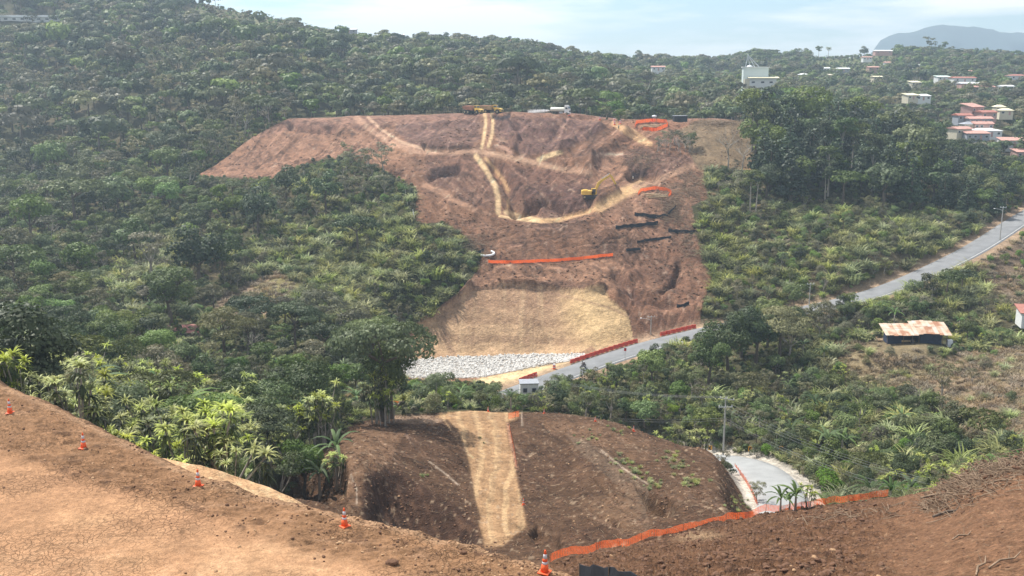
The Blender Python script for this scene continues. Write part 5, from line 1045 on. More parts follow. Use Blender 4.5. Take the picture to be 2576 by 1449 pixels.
# ------------------------------------------------------------------ nets and silt fences
def resample(pts, step):
    P = densify([np.array(p) for p in pts], step); return P
def net_fence(pts, h, label, cat="net fence", group="orange safety nets", lift=0.0, post_every=3.0, sag=.06, wires=7, vstep=.22, rw=.045, name="orange_net_fence", post_h=None, mat=None):
    P = smooth_path(resample(pts, vstep), 4); o0 = Vector(P[0]); r = empty(name, o0, label=label, cat=cat, group=group); m = MB()
    n = len(P); k = max(2, int(post_every/vstep)); z = lambda i: -sag*math.sin(math.pi*((i % k)/k))
    for w in range(wires):
        a = lift+h*w/(wires-1)
        for i in range(n-1):
            p = P[i]-P[0]; q = P[i+1]-P[0]; b = len(m.v); j = .02*math.sin(i*1.7+w)
            m.v += [(p[0], p[1], p[2]+a+z(i)-rw/2+j), (q[0], q[1], q[2]+a+z(i+1)-rw/2+j), (q[0], q[1], q[2]+a+z(i+1)+rw/2+j), (p[0], p[1], p[2]+a+z(i)+rw/2+j)]; m.f.append((b, b+1, b+2, b+3))
    for i in range(0, n-1):
        p = P[i]-P[0]; q = P[i+1]-P[0]; t = (q-p); t = t/np.linalg.norm(t)*rw*.5; b = len(m.v); zz = z(i); p = p+np.array([0.003, -.006, 0])
        m.v += [(p[0]-t[0], p[1]-t[1], p[2]+lift+zz), (p[0]+t[0], p[1]+t[1], p[2]+lift+zz), (p[0]+t[0], p[1]+t[1], p[2]+lift+h+zz), (p[0]-t[0], p[1]-t[1], p[2]+lift+h+zz)]; m.f.append((b, b+1, b+2, b+3))
    m.build("net", mat or M_NET, r)
    for i in list(range(0, n, k)):
        p = P[i]-P[0]; MB().cyl((p[0], p[1]-.03, p[2]-.25), (p[0]+.03, p[1]-.03, p[2]+(post_h or lift+h+.12)), .022, 5).build("stake", M_WOODP, r)
    return r
L = [till_pt(x, float(np.interp(x, GX, GY))+1.5) for x in np.linspace(1384, 2235, 60)]
net_fence(L, .68, "long orange mesh net along the crest of the dark tilled slope", lift=.30, post_every=6.5, vstep=.24, sag=.12, wires=8, rw=.042)
def hpath(P, dmin=80, n=None):
    out = []
    for (x0, y0), (x1, y1) in zip(P[:-1], P[1:]):
        kk_ = max(2, int(math.hypot(x1-x0, y1-y0)/6))
        for q in range(kk_):
            p = hit(x0+(x1-x0)*q/kk_, y0+(y1-y0)*q/kk_, dmin)
            if p: out.append(p)
    p = hit(*P[-1], dmin)
    if p: out.append(p)
    return out
net_fence(hpath([(1281, 1072), (1286, 1100), (1294, 1135), (1299, 1175)]), .45, "low orange net running down the right edge of the haul track", post_every=2.5, vstep=.18, wires=5)
net_fence(hpath([(1278, 1062), (1290, 1058), (1306, 1054)]), .9, "orange net between tall stakes at the top of the haul track", post_every=1.3, vstep=.16, lift=.5, post_h=2.4, wires=7)
net_fence(hpath([(1848, 1176), (1872, 1208), (1890, 1238), (1905, 1275)], 95), .6, "orange net between the brown spur and the hairpin road", post_every=2.5, vstep=.2, lift=.1)
net_fence(hpath([(1228, 663), (1300, 663), (1400, 659), (1480, 652), (1542, 645)], 250), .8, "straight orange net across the slope above the tan face", lift=.05, wires=10, vstep=.3, rw=.085, post_every=4)
net_fence(hpath([(1605, 492), (1612, 482), (1650, 477), (1680, 481), (1690, 489), (1682, 496)], 280), 1.0, "orange net looped round planks below the tan track", wires=10, vstep=.3, rw=.085, post_every=4)
net_fence(hpath([(1597, 322), (1600, 312), (1640, 307), (1676, 309), (1680, 319), (1650, 331), (1615, 328)], 330), 1.3, "orange net ringing the timber stack beside the dark cabin", wires=10, vstep=.35, rw=.10, post_every=4)
net_fence(hpath([(984, 1027), (1010, 1022), (1044, 1017)], 170), .9, "orange net beyond the spur, behind the big spreading tree", wires=8, vstep=.25, rw=.07)
def silt(pts, h, label, group="black silt fences on the excavated slope", thick=.03):
    P = smooth_path(resample(pts, .8), 3); o0 = Vector(P[0]); r = empty("silt_fence", o0, label=label, cat="silt fence", group=group); m = MB(); rings = []
    for i, p in enumerate(P):
        q = p-P[0]; hh = h*(.88+.12*math.cos(i*1.9)); dx = .07*math.sin(i*1.3); rings.append([(q[0], q[1]-thick, q[2]-.25), (q[0], q[1]+thick, q[2]-.25), (q[0]+dx, q[1]+.12, q[2]+hh), (q[0]+dx, q[1]+.12-2*thick, q[2]+hh)])
    m.loft(rings).build("fabric", M_BLK, r)
    for i in range(0, len(P), 3):
        q = P[i]-P[0]; MB().cyl((q[0], q[1]+.14, q[2]-.3), (q[0], q[1]+.14, q[2]+h+.06), .03, 5).build("stake", M_WOODP, r)
    return r
for L, h, lab in ((q2([(1800, 997), (1900, 1005), (1980, 1018), (2050, 1018), (2105, 985), (2155, 932)]), 1.15, "long black silt fence curving up to the right, topmost"), (q2([(1637, 1108), (1820, 1092), (2002, 1068)]), 1.1, "black silt fence second from the top, tilted slightly upward"),
    (q2([(2090, 1137), (2200, 1146), (2338, 1150)]), 1.1, "black silt fence farthest right, beside the pale grass"), (q2([(1822, 1230), (1960, 1208), (2115, 1186)]), .75, "thin black silt fence below the two long ones"), (q2([(1728, 1303), (1850, 1291)]), .85, "short black silt fence near the right end of orange net"),
    (q2([(418, 1328), (510, 1302)]), .8, "short black silt fence beside the white curved pipe"), (q3([(2186, 603), (2235, 600), (2277, 580)]), 1.0, "lowest black silt fence, on the red slope above the road")):
    silt(hpath(L, 240), h, lab)
p0, p1, p2_ = till_pt(1458, 1452), till_pt(1520, 1458), till_pt(1600, 1475); silt([p0, p1, p2_], .75, "black fabric fence at the bottom edge of the picture", "black fabric fence in the foreground")
# ------------------------------------------------------------------ road barriers
def side_pts(P, N, off, x0, x1, step):
    s = 1 if N[len(N)//2][1] > 0 else -1; Q = [Vector((p[0]+n_[0]*off*s, p[1]+n_[1]*off*s, p[2])) for p, n_ in zip(P, N)]; out = []; acc = 0; last = None
    Q2 = densify([np.array(q) for q in Q], .1); prev = Q2[0]
    for i in range(1, len(Q2)):
        acc += np.linalg.norm(Q2[i]-Q2[i-1]); xx, _ = proj(*Q2[i])
        if x0 <= xx <= x1 and acc >= step: out.append((Vector(Q2[i]), math.atan2(Q2[i][1]-Q2[i-1][1], Q2[i][0]-Q2[i-1][0]))); acc = 0
    return out
def make_barrier():
    r = empty("road_barrier"); pr = [(-.28, 0), (.28, 0), (.28, .12), (.13, .45), (.09, .92), (-.09, .92), (-.13, .45), (-.28, .12)]
    m = MB(); m.loft([[(x_, y_, z_) for y_, z_ in pr] for x_ in (-.66, -.60, .60, .66)]); m.build("shell", M_BAR, r); MB().cyl((.4, 0, .90), (.4, 0, .96), .07, 8).build("filler_cap", M_BAR, r); MB().box((0, 0, .06), (.5, .60, .10)).build("fork_slot", M_DKGR, r); return r
bp_ = None
for x0, x1, grp in ((1440, 1606, "orange barriers in the long row beside the tan face"), (1667, 1756, "orange barriers in the row farther up the road"), (1311, 1350, "orange barriers in the short row at the road's lower end")):
    for p, a in side_pts(MAIN, MN, 4.35, x0, x1, 1.38):
        if bp_ is None: bp_ = make_barrier(); c = bp_
        else: c = copy_tree(bp_)
        c.location = p; c.rotation_euler = (0, 0, a); tag(c, grp.replace("orange barriers in", "orange water-filled barrier, one of"), "road barrier", grp)
def drum(p, lab, s=1.0):
    r = empty("traffic_drum", p, label=lab, cat="traffic drum", group="orange and white drums on site")
    for k, (z0, z1, mt) in enumerate(((0, .3, M_ORG), (.3, .5, M_REFL), (.5, .72, M_ORG), (.72, .95, M_REFL))): MB().lathe([(.30*s-.02*k, z0*s), (.29*s-.02*k, z1*s)], 10).build("band", mt, r)
    return r
for x, y, lab in ((1394, 929, "orange and white drum at the start of the barrier row"), (1432, 292, "white-banded drum beside the tanker's nose"), (1509, 302, "white-topped drum alone on the hilltop rim"), (1545, 306, "upper drum of the cluster at the rim above the slope"), (1546, 314, "lower left drum of the cluster at the rim"), (1560, 312, "right drum of the cluster beside the tan track"), (1258, 283, "small marker drum right of the parked dump trucks")):
    p = hit(x, y, 215); 
    if p: drum(p, lab, 1.3)
for x, y, lab in ((1341, 952, "left red delineator at the gap in the barriers"), (1349, 951, "right red delineator at the gap in the barriers")):
    p = hit(x, y, 200); r = empty("delineator", p, label=lab, cat="delineator", group="red delineators by the road"); MB().lathe([(.22, 0), (.2, .06), (.08, .08), (.07, 1.3), (.03, 1.36)], 8).build("post", M_ORG, r); MB().cyl((0, 0, .8), (0, 0, 1.05), .085, 8).build("band", M_REFL, r)
# ------------------------------------------------------------------ poles, lamps, wires, signs
def pole(p, h, lab, arms, lamp=None, cat="utility pole", grp=None, rz=0):
    r = empty("utility_pole" if cat == "utility pole" else "street_light", p, rz, label=lab, cat=cat, group=grp); MB().cyl((0, 0, -.5), (0, 0, h), .19 if h > 10 else .15, 8, .10).build("pole", M_CONCP, r)
    for z, w, rr, dx in arms:
        R = Euler((0, 0, rr)).to_matrix(); a = MB().box((dx*math.cos(rr), dx*math.sin(rr)-.16, z), (w, .10, .12), R).build("crossarm", M_STEEL, r)
        for k in (-.45, 0, .45): q = R @ Vector((w*k+dx, 0, 0)); MB().cyl((q.x, q.y-.16, z+.06), (q.x, q.y-.16, z+.34), .07, 6, .05).build("insulator", M_ROOFW, a)
    if lamp:
        z, l = lamp; am = MB(); am.tube([(-.1, -.1, z), (-l*.5, -.1, z+.45), (-l, -.1, z+.6)], .045, 5).build("lamp_arm", M_STEEL, r); MB().lathe([(.05, -.1), (.22, -.05), (.24, .04), (.05, .1)], 8, (-l-.25, -.1, z+.6)).build("lamp_head", M_ROOFW, r)
    return r
UP = Vector(unproj(1820, 1126, 171.0)); UP.z = float(zat(UP.x, UP.y))
pole(UP, 10.9, "tall concrete utility pole with two crossarms at the hairpin", [(10.6, 2.6, -.5, .2), (9.1, 2.5, .05, 0)], rz=0)
p_ = Vector(unproj(2378, 1290, 108)); p_.z = float(zat(p_.x, p_.y)); hh_ = unproj(2378, 1228, 108)[2]-p_.z
UP2 = p_; pole(p_, hh_, "pole top with white insulators peeping over the debris pile", [(hh_-.1, 2.6, .15, 0)])
for x, y, y2, dm, lab in ((1637, 842, 792, 225, "street light in front of the red slope, beside barriers"), (2035, 773, 708, 240, "street light against the dark trees, in the middle right"), (2515, 606, 516, 285, "street light beside the upper road at the right")):
    p = hit(x, y, dm); h = (y-y2)*p.y/FOC/1.03; pole(p, h, lab, [(h-.2, 1.9, .1, 0)], (h-1.1, 2.3), "street light", "street lights along the road")
def wire(a, b, sag, lab, grp, r=.016):
    a = Vector(a); b = Vector(b); pts = [a.lerp(b, t)-Vector((0, 0, sag*4*t*(1-t))) for t in np.linspace(0, 1, 22)]; m = MB(); m.tube([p-a for p in pts], r, 4, False); o = m.build("power_cable", M_CABLE); o.location = a; tag(o, lab, "cable", grp)
for k, dx in enumerate((-1.1, 0, 1.1)):
    wire(UP+Vector((dx, 0, 9.5)), UP2+Vector((dx*.9, 0, hh_+.2)), 1.3, ("left", "middle", "right")[k]+" cable from the utility pole down to the debris pile", "upper cables on the right")
    wire(UP+Vector((dx*.8, .4*dx, 10.9)), Vector((UP.x-34+dx, UP.y+22, UP.z+8.0)), 1.2, ("nearest", "middle", "farthest")[k]+" cable running left from the pole top", "upper cables on the left")
for k, z in enumerate((7.1, 6.7)):
    wire(UP+Vector((0, -.2, z)), UP2+Vector((0, 0, hh_-1.2-.4*k)), 1.5, ("upper", "lower")[k]+" of two slack telephone cables right of the pole", "telephone cables on the right", .02); wire(UP+Vector((0, -.2, z)), Vector((UP.x-36, UP.y+16, UP.z+3.6-.4*k)), 1.2, ("upper", "lower")[k]+" of two telephone cables left of the pole", "telephone cables on the left", .018)
for x, y, lab in ((1787, 1122, "yellow chevron sign left of the utility pole"), (1887, 1132, "yellow chevron sign right of the utility pole"), (1964, 1148, "yellow chevron sign farthest right along the hairpin")):
    q = unproj(x, y, 173-(x-1787)*.07); p = Vector((q[0], q[1], float(zat(q[0], q[1])))); r = empty("chevron_sign", p, label=lab, cat="road sign", group="chevron signs outside the hairpin bend"); MB().cyl((0, .05, -.2), (0, .05, 1.5), .04, 5).build("post", M_STEEL, r); MB().box((0, 0, 1.55), (.68, .03, .85)).build("plate", M_SIGNY, r)
    m = MB(); m.prism([(.20, 1.92), (-.05, 1.92), (-.25, 1.55), (-.05, 1.18), (.20, 1.18), (0, 1.55)], -.024, -.018); m.build("chevron_mark", M_DKGR, r)
p = hit(1572, 912, 215); r = empty("road_sign", p, label="small red sign on a thin post beside the valley road", cat="road sign"); MB().cyl((0, 0, -.2), (0, 0, 3.4), .045, 5).build("post", M_STEEL, r); MB().box((0, -.06, 3.1), (.55, .03, .75)).build("plate", M_RED, r)
# ------------------------------------------------------------------ people
def person(p, rz, lab, J, rad, shirt, trou, helmet, grp=None):
    """J: joints; one continuous skinned body, clothes as children"""
    E = [(0, 1), (1, 2), (2, 3), (3, 4), (2, 5), (5, 6), (6, 7), (2, 8), (8, 9), (9, 10), (0, 11), (11, 12), (12, 13), (13, 17), (0, 14), (14, 15), (15, 16), (16, 18)]
    def skin(name, mat, idx, k):
        ed = [e for e in E if e[0] in idx and e[1] in idx]; used = sorted({i for e in ed for i in e}); mp_ = {u: n for n, u in enumerate(used)}
        me = bpy.data.meshes.new(name); me.from_pydata([J[u] for u in used], [(mp_[a], mp_[b]) for a, b in ed], []); o = bpy.data.objects.new(name, me); C.objects.link(o); o.modifiers.new("skin", 'SKIN'); s = o.modifiers.new("sub", 'SUBSURF'); s.levels = s.render_levels = 1
        for u in used: v = me.skin_vertices[0].data[mp_[u]]; v.radius = (rad[u]*k, rad[u]*k); v.use_root = (u == used[0])
        me.materials.append(mat); return o
    b = skin("person", M_SKIN, set(range(19)), 1.0); b.location = p; b.rotation_euler = (0, 0, rz); tag(b, lab, "person", grp)
    s = skin("shirt", shirt, {0, 1, 2, 5, 6, 8, 9}, 1.22); s.parent = b; t = skin("trousers", trou, {0, 11, 12, 13, 14, 15, 16}, 1.2); t.parent = b
    hx, hy, hz = J[4]; m = MB(); m.lathe([(.15, -.02), (.135, .06), (.09, .12), (.02, .15)], 10, (hx, hy, hz)); m.build("helmet", helmet, b); return b
RAD = [.13, .13, .14, .055, .10, .06, .05, .04, .06, .05, .04, .10, .07, .05, .10, .07, .05, .04, .04]
ST = [(0,0,.95),(0,0,1.18),(0,0,1.42),(0,0,1.54),(0,-.01,1.66),(.19,0,1.40),(.25,.02,1.12),(.24,-.08,.86),(-.19,0,1.40),(-.25,.02,1.12),(-.22,-.10,.88),(.10,0,.88),(.12,-.02,.48),(.13,.03,.08),(-.10,0,.88),(-.12,0,.48),(-.13,.03,.08),(.13,-.14,.04),(-.13,-.14,.04)]
SIT = [(0,.1,.82),(0,.02,1.04),(0,-.08,1.26),(0,-.12,1.38),(0,-.15,1.50),(.19,-.08,1.24),(.25,-.28,1.05),(.24,-.52,1.02),(-.19,-.08,1.24),(-.25,-.28,1.05),(-.24,-.52,1.02),(.12,.05,.80),(.20,-.32,.72),(.20,-.22,.30),(-.12,.05,.80),(-.20,-.32,.72),(-.20,-.22,.30),(.20,-.36,.27),(-.20,-.36,.27)]
p = hit(1592, 459, 290); person(p, .4, "worker in pale shirt and helmet standing above the excavator", ST, RAD, M_SHIRT, M_TROU, M_ROOFW)
p = hit(1556, 325, 330)
if p: person(p, -.5, "worker with pale top by the drums at the rim", ST, RAD, M_SHIRT, M_TROU, M_ORG)
# ------------------------------------------------------------------ motorcycle with riders
i_ = int(np.argmin([abs(proj(*q)[0]-1474) for q in MAIN])); T_ = MAIN[i_]-MAIN[i_+1]; rz_ = math.atan2(T_[1], T_[0])+math.pi/2; pm = Vector(MAIN[i_])+Vector((0, -.9, .09))
mc = empty("motorcycle", pm, rz_, label="dark motorcycle riding down the valley road past orange barriers", cat="motorcycle")
for y_ in (-.68, .68): w_ = MB(); w_.loft([[(x_, y_+math.cos(a)*.31*k_, .31+math.sin(a)*.31*k_) for a in np.linspace(0, 2*math.pi, 14, endpoint=False)] for x_, k_ in ((-.05, .9), (0, 1), (.05, .9))]); w_ = w_.build("wheel", M_TYRE, mc); MB().cyl((-.06, y_, .31), (.06, y_, .31), .16, 10).build("rim", M_STEEL, w_)
MB().tube([(0, .68, .31), (0, .1, .45), (0, -.35, .55), (0, -.5, .9)], [.05, .1, .1, .05], 6).build("frame", M_DKGR, mc); MB().tube([(0, -.68, .31), (0, -.5, .98)], .04, 6).build("fork", M_STEEL, mc); MB().tube([(0, -.38, .86), (0, -.15, .9), (0, .08, .82)], [.1, .16, .1], 8).build("fuel_tank", M_TROU, mc)
MB().box((0, .38, .80), (.26, .72, .10)).build("seat", M_DKGR, mc); MB().tube([(-.36, -.45, 1.06), (0, -.52, 1.0), (.36, -.45, 1.06)], .02, 5).build("handlebar", M_STEEL, mc); MB().box((0, -.62, .86), (.22, .12, .2)).build("headlight", M_REFL, mc); MB().box((0, .85, .7), (.2, .3, .04)).build("rear_fender", M_DKGR, mc)
person(pm+Vector((0, 0, .03)), rz_, "motorcycle rider in dark clothes steering down the road", SIT, RAD, M_TROU, M_TROU, M_DKGR); q_ = Euler((0, 0, rz_)).to_matrix() @ Vector((0, .45, .05)); person(pm+q_, rz_, "passenger in dark clothes seated behind the motorcycle rider", SIT, RAD, M_BLUE, M_TROU, M_ROOFW)
# ------------------------------------------------------------------ machines on the hilltop
def wheel(par, x, y, r, w):
    o = MB(); o.loft([[(x+math.cos(a)*r*k_, y+dy, r+math.sin(a)*r*k_) for a in np.linspace(0, 2*math.pi, 16, endpoint=False)] for dy, k_ in ((-w/2, .9), (-w/2+.06, 1), (w/2-.06, 1), (w/2, .9))]); o = o.build("wheel", M_TYRE, par)
    s = -1 if y < 0 else 1; MB().cyl((x, y+s*(w/2-.03), r), (x, y+s*(w/2+.04), r), r*.5, 10).build("rim", M_RIM, o)
def dump_truck(p, rz, lab, bed):
    r = empty("dump_truck", p, rz, label=lab, cat="dump truck", group="articulated dump trucks on the hilltop")
    MB().box((-1.2, 0, 1.15), (7.0, 1.1, .5)).build("chassis", M_DKGR, r); m = MB(); m.loft([[(x_, -w_, zb), (x_, w_, zb), (x_, w_, zt), (x_, -w_, zt)] for x_, w_, zb, zt in ((1.7, 1.15, 1.2, 2.3), (3.3, 1.2, 1.0, 2.25), (4.5, 1.15, .9, 2.0), (4.75, 1.0, .95, 1.7))]); m.build("hood", M_YEL, r)
    MB().box((4.77, 0, 1.38), (.06, 1.2, .5)).build("grille", M_DKGR, r); MB().box((4.75, 0, .75), (.4, 2.3, .35)).build("bumper", M_DKGR, r)
    for s in (-1, 1): MB().box((4.76, s*.85, 1.6), (.08, .28, .16)).build("headlight", M_REFL, r); MB().box((3.1, s*1.42, 1.95), (1.9, .5, .10)).build("fender", M_YEL, r)
    c = MB(); c.loft([[(x0, -.85, z_), (x1, -.85, z_), (x1, .85, z_), (x0, .85, z_)] for z_, x0, x1 in ((2.1, 1.0, 2.75), (2.7, 1.0, 2.7), (3.35, 1.05, 2.5))]); cab = c.build("cab", M_YEL, r)
    MB().box((2.62, 0, 2.93), (.12, 1.5, .66), Euler((0, -.24, 0)).to_matrix()).build("windscreen", M_GLASS, cab); MB().box((1.85, -.87, 2.9), (1.2, .04, .62)).build("side_window", M_GLASS, cab); MB().box((1.8, 0, 3.42), (1.75, 1.85, .10)).build("cab_roof", M_YEL, cab)
    b = MB(); b.loft([[(x_, -w_, zb), (x_, w_, zb), (x_, w_*1.12, zt), (x_, -w_*1.12, zt)] for x_, w_, zb, zt in ((.7, 1.3, 1.75, 3.25), (.4, 1.35, 1.55, 3.2), (-3.2, 1.4, 1.6, 3.05), (-5.2, 1.3, 2.2, 3.0))]); b.build("dump_bed", bed, r); MB().box((-2.2, 0, 3.16), (4.8, 2.5, .16)).build("load", M_BEDR, r)
    for x_ in (3.2, -1.9, -3.8):
        for y_ in (-1.25, 1.25): wheel(r, x_, y_, .88, .65)
    return r
def top_pt(px_, d=411):
    x = unproj(px_, 288, d)[0]; return Vector((x, d, float(zat(x, d))))
p = top_pt(1192, 412); a_ = dump_truck(p, -.80, "left articulated dump truck with reddish bed, on the hilltop", M_BEDR); a_.scale = (1.0,)*3
p = top_pt(1236, 414); a_ = dump_truck(p+Vector((0, 2.5, .05)), -.42, "right articulated dump truck with tan bed, on the hilltop", M_BEDT)
p = top_pt(1412, 408); tk = empty("tanker_truck", p+Vector((0, 1.5, .05)), -.40, label="white tanker truck spraying water on the hilltop track", cat="tanker truck")
tk.scale = (.9,)*3
MB().box((-.8, 0, .85), (8.2, .9, .3)).build("chassis", M_DKGR, tk); m = MB(); m.loft([[(x_, math.cos(a)*1.05*k_, 2.1+math.sin(a)*.92*k_) for a in np.linspace(0, 2*math.pi, 16, endpoint=False)] for x_, k_ in ((-4.9, .6), (-4.7, .93), (-4.5, 1), (1.3, 1), (1.5, .93), (1.65, .6))]); tank = m.build("tank", M_CREAM, tk, True)
for x_ in (-3, -.6): MB().cyl((x_, 0, 3.0), (x_, 0, 3.15), .3, 10).build("hatch", M_STEEL, tank)
m = MB(); m.loft([[(x_, -1.15, zb), (x_, 1.15, zb), (x_, 1.12, zt), (x_, -1.12, zt)] for x_, zb, zt in ((1.9, .7, 3.6), (3.4, .6, 3.7), (3.9, .6, 2.4), (4.0, .6, 1.5))]); cab = m.build("cab", M_WTRK, tk)
MB().box((3.70, 0, 2.95), (.08, 1.9, .85), Euler((0, -.36, 0)).to_matrix()).build("windscreen", M_GLASS, cab); MB().box((2.85, -1.16, 2.65), (.95, .04, .8)).build("side_window", M_GLASS, cab); MB().box((4.02, 0, 1.35), (.06, 1.7, .7)).build("grille", M_DKGR, cab); MB().box((4.0, 0, .6), (.3, 2.2, .35)).build("bumper", M_WTRK, cab); MB().box((2.6, 0, 3.82), (1.5, 2.0, .35)).build("air_deflector", M_WTRK, cab)
for s in (-1, 1): MB().box((3.75, s*1.3, 2.8), (.1, .2, .6)).build("mirror", M_DKGR, cab)
for x_ in (3.0, -2.4, -3.7):
    for y_ in (-1.0, 1.0): wheel(tk, x_, y_, .5, .36)
MB().box((.3, -1.0, .8), (1.6, .4, .6)).build("fuel_tank", M_STEEL, tk)
sp = leaf_mat("spray_water", (0.9, 0.9, 0.92), (1, 1, 1), .5, 0)
_r = np.random.RandomState(3); n_ = 5200; u_ = _r.rand(n_)**.8; P_s = np.stack([-4.9-9*u_, _r.normal(size=n_)*(.15+1.0*u_), 1.35-.25*u_-.5*u_**2+_r.normal(size=n_)*(.08+.38*np.sqrt(u_))], -1); P_s[:, 2] = np.maximum(P_s[:, 2], .08)
Ns = _r.normal(size=(n_, 3)); Ns /= np.linalg.norm(Ns, axis=1)[:, None]; V, F = leaf_quads(_r, P_s, Ns, .045+.05*_r.rand(n_)*(1-u_*.4), .6); o = link("water_spray", mesh_np("water_spray", V, F, sp, False, None, np.ones(len(V)))); o.location = tk.location; o.rotation_euler = tk.rotation_euler; o['kind'] = 'stuff'
# excavator
p = hit(1487, 499, 285); ex = empty("excavator", p+Vector((0, 0, .0)), 0, label="yellow tracked excavator with raised arm, in the excavated hollow", cat="excavator"); s_ = p.y/300.0*1.0; ex.scale = (1.08*s_,)*3
for y_ in (-1.15, 1.15):
    m = MB(); m.loft([[(x_, y_-.28, z_), (x_, y_+.28, z_)] for x_, z_ in ((-2.0, .1), (1.9, .1), (2.3, .45), (1.9, .85), (-2.0, .85), (-2.4, .45), (-2.0, .1))], False); m = MB(); m.prism([(-2.0, .02), (1.9, .02), (2.3, .45), (1.9, .88), (-2.0, .88), (-2.4, .45)], y_-.3, y_+.3); tr = m.build("track", M_DKGR, ex)
    for x_ in (-1.9, 1.8): MB().cyl((x_, y_-.33, .45), (x_, y_+.33, .45), .3, 10).build("sprocket", M_RIM, tr)
MB().cyl((0, 0, .85), (0, 0, 1.05), .7, 14).build("turntable", M_DKGR, ex)
m = MB(); m.prism([(-2.5, 1.05), (1.0, 1.05), (1.0, 1.75), (-.2, 2.1), (-2.5, 2.15), (-2.65, 1.7)], -1.35, 1.35); b = m.build("engine_housing", M_YEL, ex); MB().box((-1.6, 0, 2.22), (1.3, 1.8, .18)).build("engine_cover", M_YEL, b); MB().cyl((-1.1, .5, 2.1), (-1.1, .5, 2.7), .08, 6).build("exhaust", M_DKGR, b); MB().box((-2.4, 0, 1.55), (.5, 2.6, .9)).build("counterweight", M_YEL, b)
m = MB(); m.prism([(.0, 1.1), (1.35, 1.1), (1.45, 1.7), (1.15, 2.75), (.0, 2.8)], -1.35, -.45); cb_ = m.build("cab", M_YEL, ex); MB().box((.65, -1.37, 2.2), (.9, .03, .85)).build("side_window", M_GLASS, cb_)
def arm(pts, w, th, name):
    m = MB(); rings = []
    for i, (x_, z_) in enumerate(pts):
        a = Vector((pts[min(i+1, len(pts)-1)][0]-pts[max(i-1, 0)][0], 0, pts[min(i+1, len(pts)-1)][1]-pts[max(i-1, 0)][1])).normalized(); n_ = Vector((-a.z, 0, a.x))*th[i]; c_ = Vector((x_, 0, z_)); rings.append([tuple(c_+n_+Vector((0, -w, 0))), tuple(c_+n_+Vector((0, w, 0))), tuple(c_-n_+Vector((0, w, 0))), tuple(c_-n_+Vector((0, -w, 0)))])
    return m.loft(rings).build(name, M_YEL, ex)
arm([(1.0, 1.5), (1.55, 3.1), (1.95, 4.0), (2.9, 4.9), (5.2, 6.2)], .22, [.22, .34, .40, .32, .2], "boom"); arm([(4.9, 6.5), (5.4, 5.9), (6.5, 4.0), (7.1, 2.7)], .17, [.16, .30, .24, .14], "stick")
MB().tube([(1.3, .0, 1.7), (2.6, 0, 4.1)], .11, 6).build("boom_cylinder", M_STEEL, ex); MB().tube([(2.8, 0, 5.3), (4.9, 0, 6.75)], .10, 6).build("stick_cylinder", M_STEEL, ex); MB().tube([(5.8, 0, 5.5), (7.0, 0, 3.3)], .09, 6).build("bucket_cylinder", M_STEEL, ex)
m = MB(); m.prism([(6.9, 2.9), (7.5, 2.7), (7.75, 2.2), (7.5, 1.5), (7.1, .95), (6.95, 1.6), (6.75, 2.2)], -.65, .65); bk = m.build("bucket", M_DKGR, ex)
for k in range(4): MB().box((7.08, -.5+k*.33, .9), (.08, .1, .25)).build("tooth", M_DKGR, bk)
# site cabin, tank, timber
p = top_pt(1711, 404); r = empty("site_cabin", p, .12, label="dark box-shaped site cabin on the hilltop right of timber", cat="site cabin"); MB().box((0, 0, 1.15), (5.2, 2.6, 2.3)).build("wall", M_BLK, r); MB().box((0, 0, 2.36), (5.5, 2.9, .12)).build("roof", M_WALLG, r); MB().box((-2.0, -1.32, 1.0), (.9, .05, 1.9)).build("door", M_DKGR, r)
p = top_pt(1646, 403); r = empty("water_tank", p, label="small white water tank on legs behind the timber stack", cat="water tank"); MB().lathe([(.9, 2.0), (.95, 2.3), (.8, 2.6), (.2, 2.75)], 14).build("tank", M_ROOFW, r, True); MB().cyl((0, 0, 1.4), (0, 0, 2.0), .5, 12).build("lower_tank", M_WALLG, r)
for a in range(4): MB().cyl((.45*math.cos(a*1.57+.7), .45*math.sin(a*1.57+.7), 0), (.4*math.cos(a*1.57+.7), .4*math.sin(a*1.57+.7), 1.5), .06, 5).build("leg", M_STEEL, r)
def timber(cx_, cy_, dm, n, lab, spread, L0):
    p = hit(cx_, cy_, dm); r = empty("timber_stack", p, label=lab, cat="timber stack"); rr = random.Random(4); pr = None
    for k in range(n):
        l = rr.uniform(.6, 1)*L0; m = MB(); m.cyl((-l/2, 0, 0), (l/2, 0, 0), rr.uniform(.12, .2), 7); o = m.build("log", M_LOG, r); o.location = (rr.uniform(-spread, spread), rr.uniform(-1.5, 1.5), .15+(k % 4)*.28); o.rotation_euler = (0, rr.uniform(-.05, .05), rr.uniform(-.25, .25))
timber(1638, 322, 340, 30, "stack of pale cut logs inside the ring of orange net", 2.4, 4.0); timber(1648, 497, 285, 10, "few pale planks under the looped orange net", 1.6, 5.5)
# white curved pipe and white post
p = hit(1222, 643, 260); m = MB(); m.tube([(math.cos(a)*2.3, math.sin(a)*1.5+1.2, .35+.75*math.sin(a)*.6) for a in np.linspace(-2.2, .9, 12)], .30, 8); o = m.build("drain_pipe", M_ROOFW); o.location = p; tag(o, "white curved flexible pipe lying beside the short silt fence", "pipe")
p = hit(1044, 556, 280); m = MB(); m.tube([(0, 0, -.1), (-.6, 0, 3.2)], .13, 6); o = m.build("white_post", M_WALLW); o.location = p; tag(o, "leaning white post where the shrubs meet the red slope", "post")
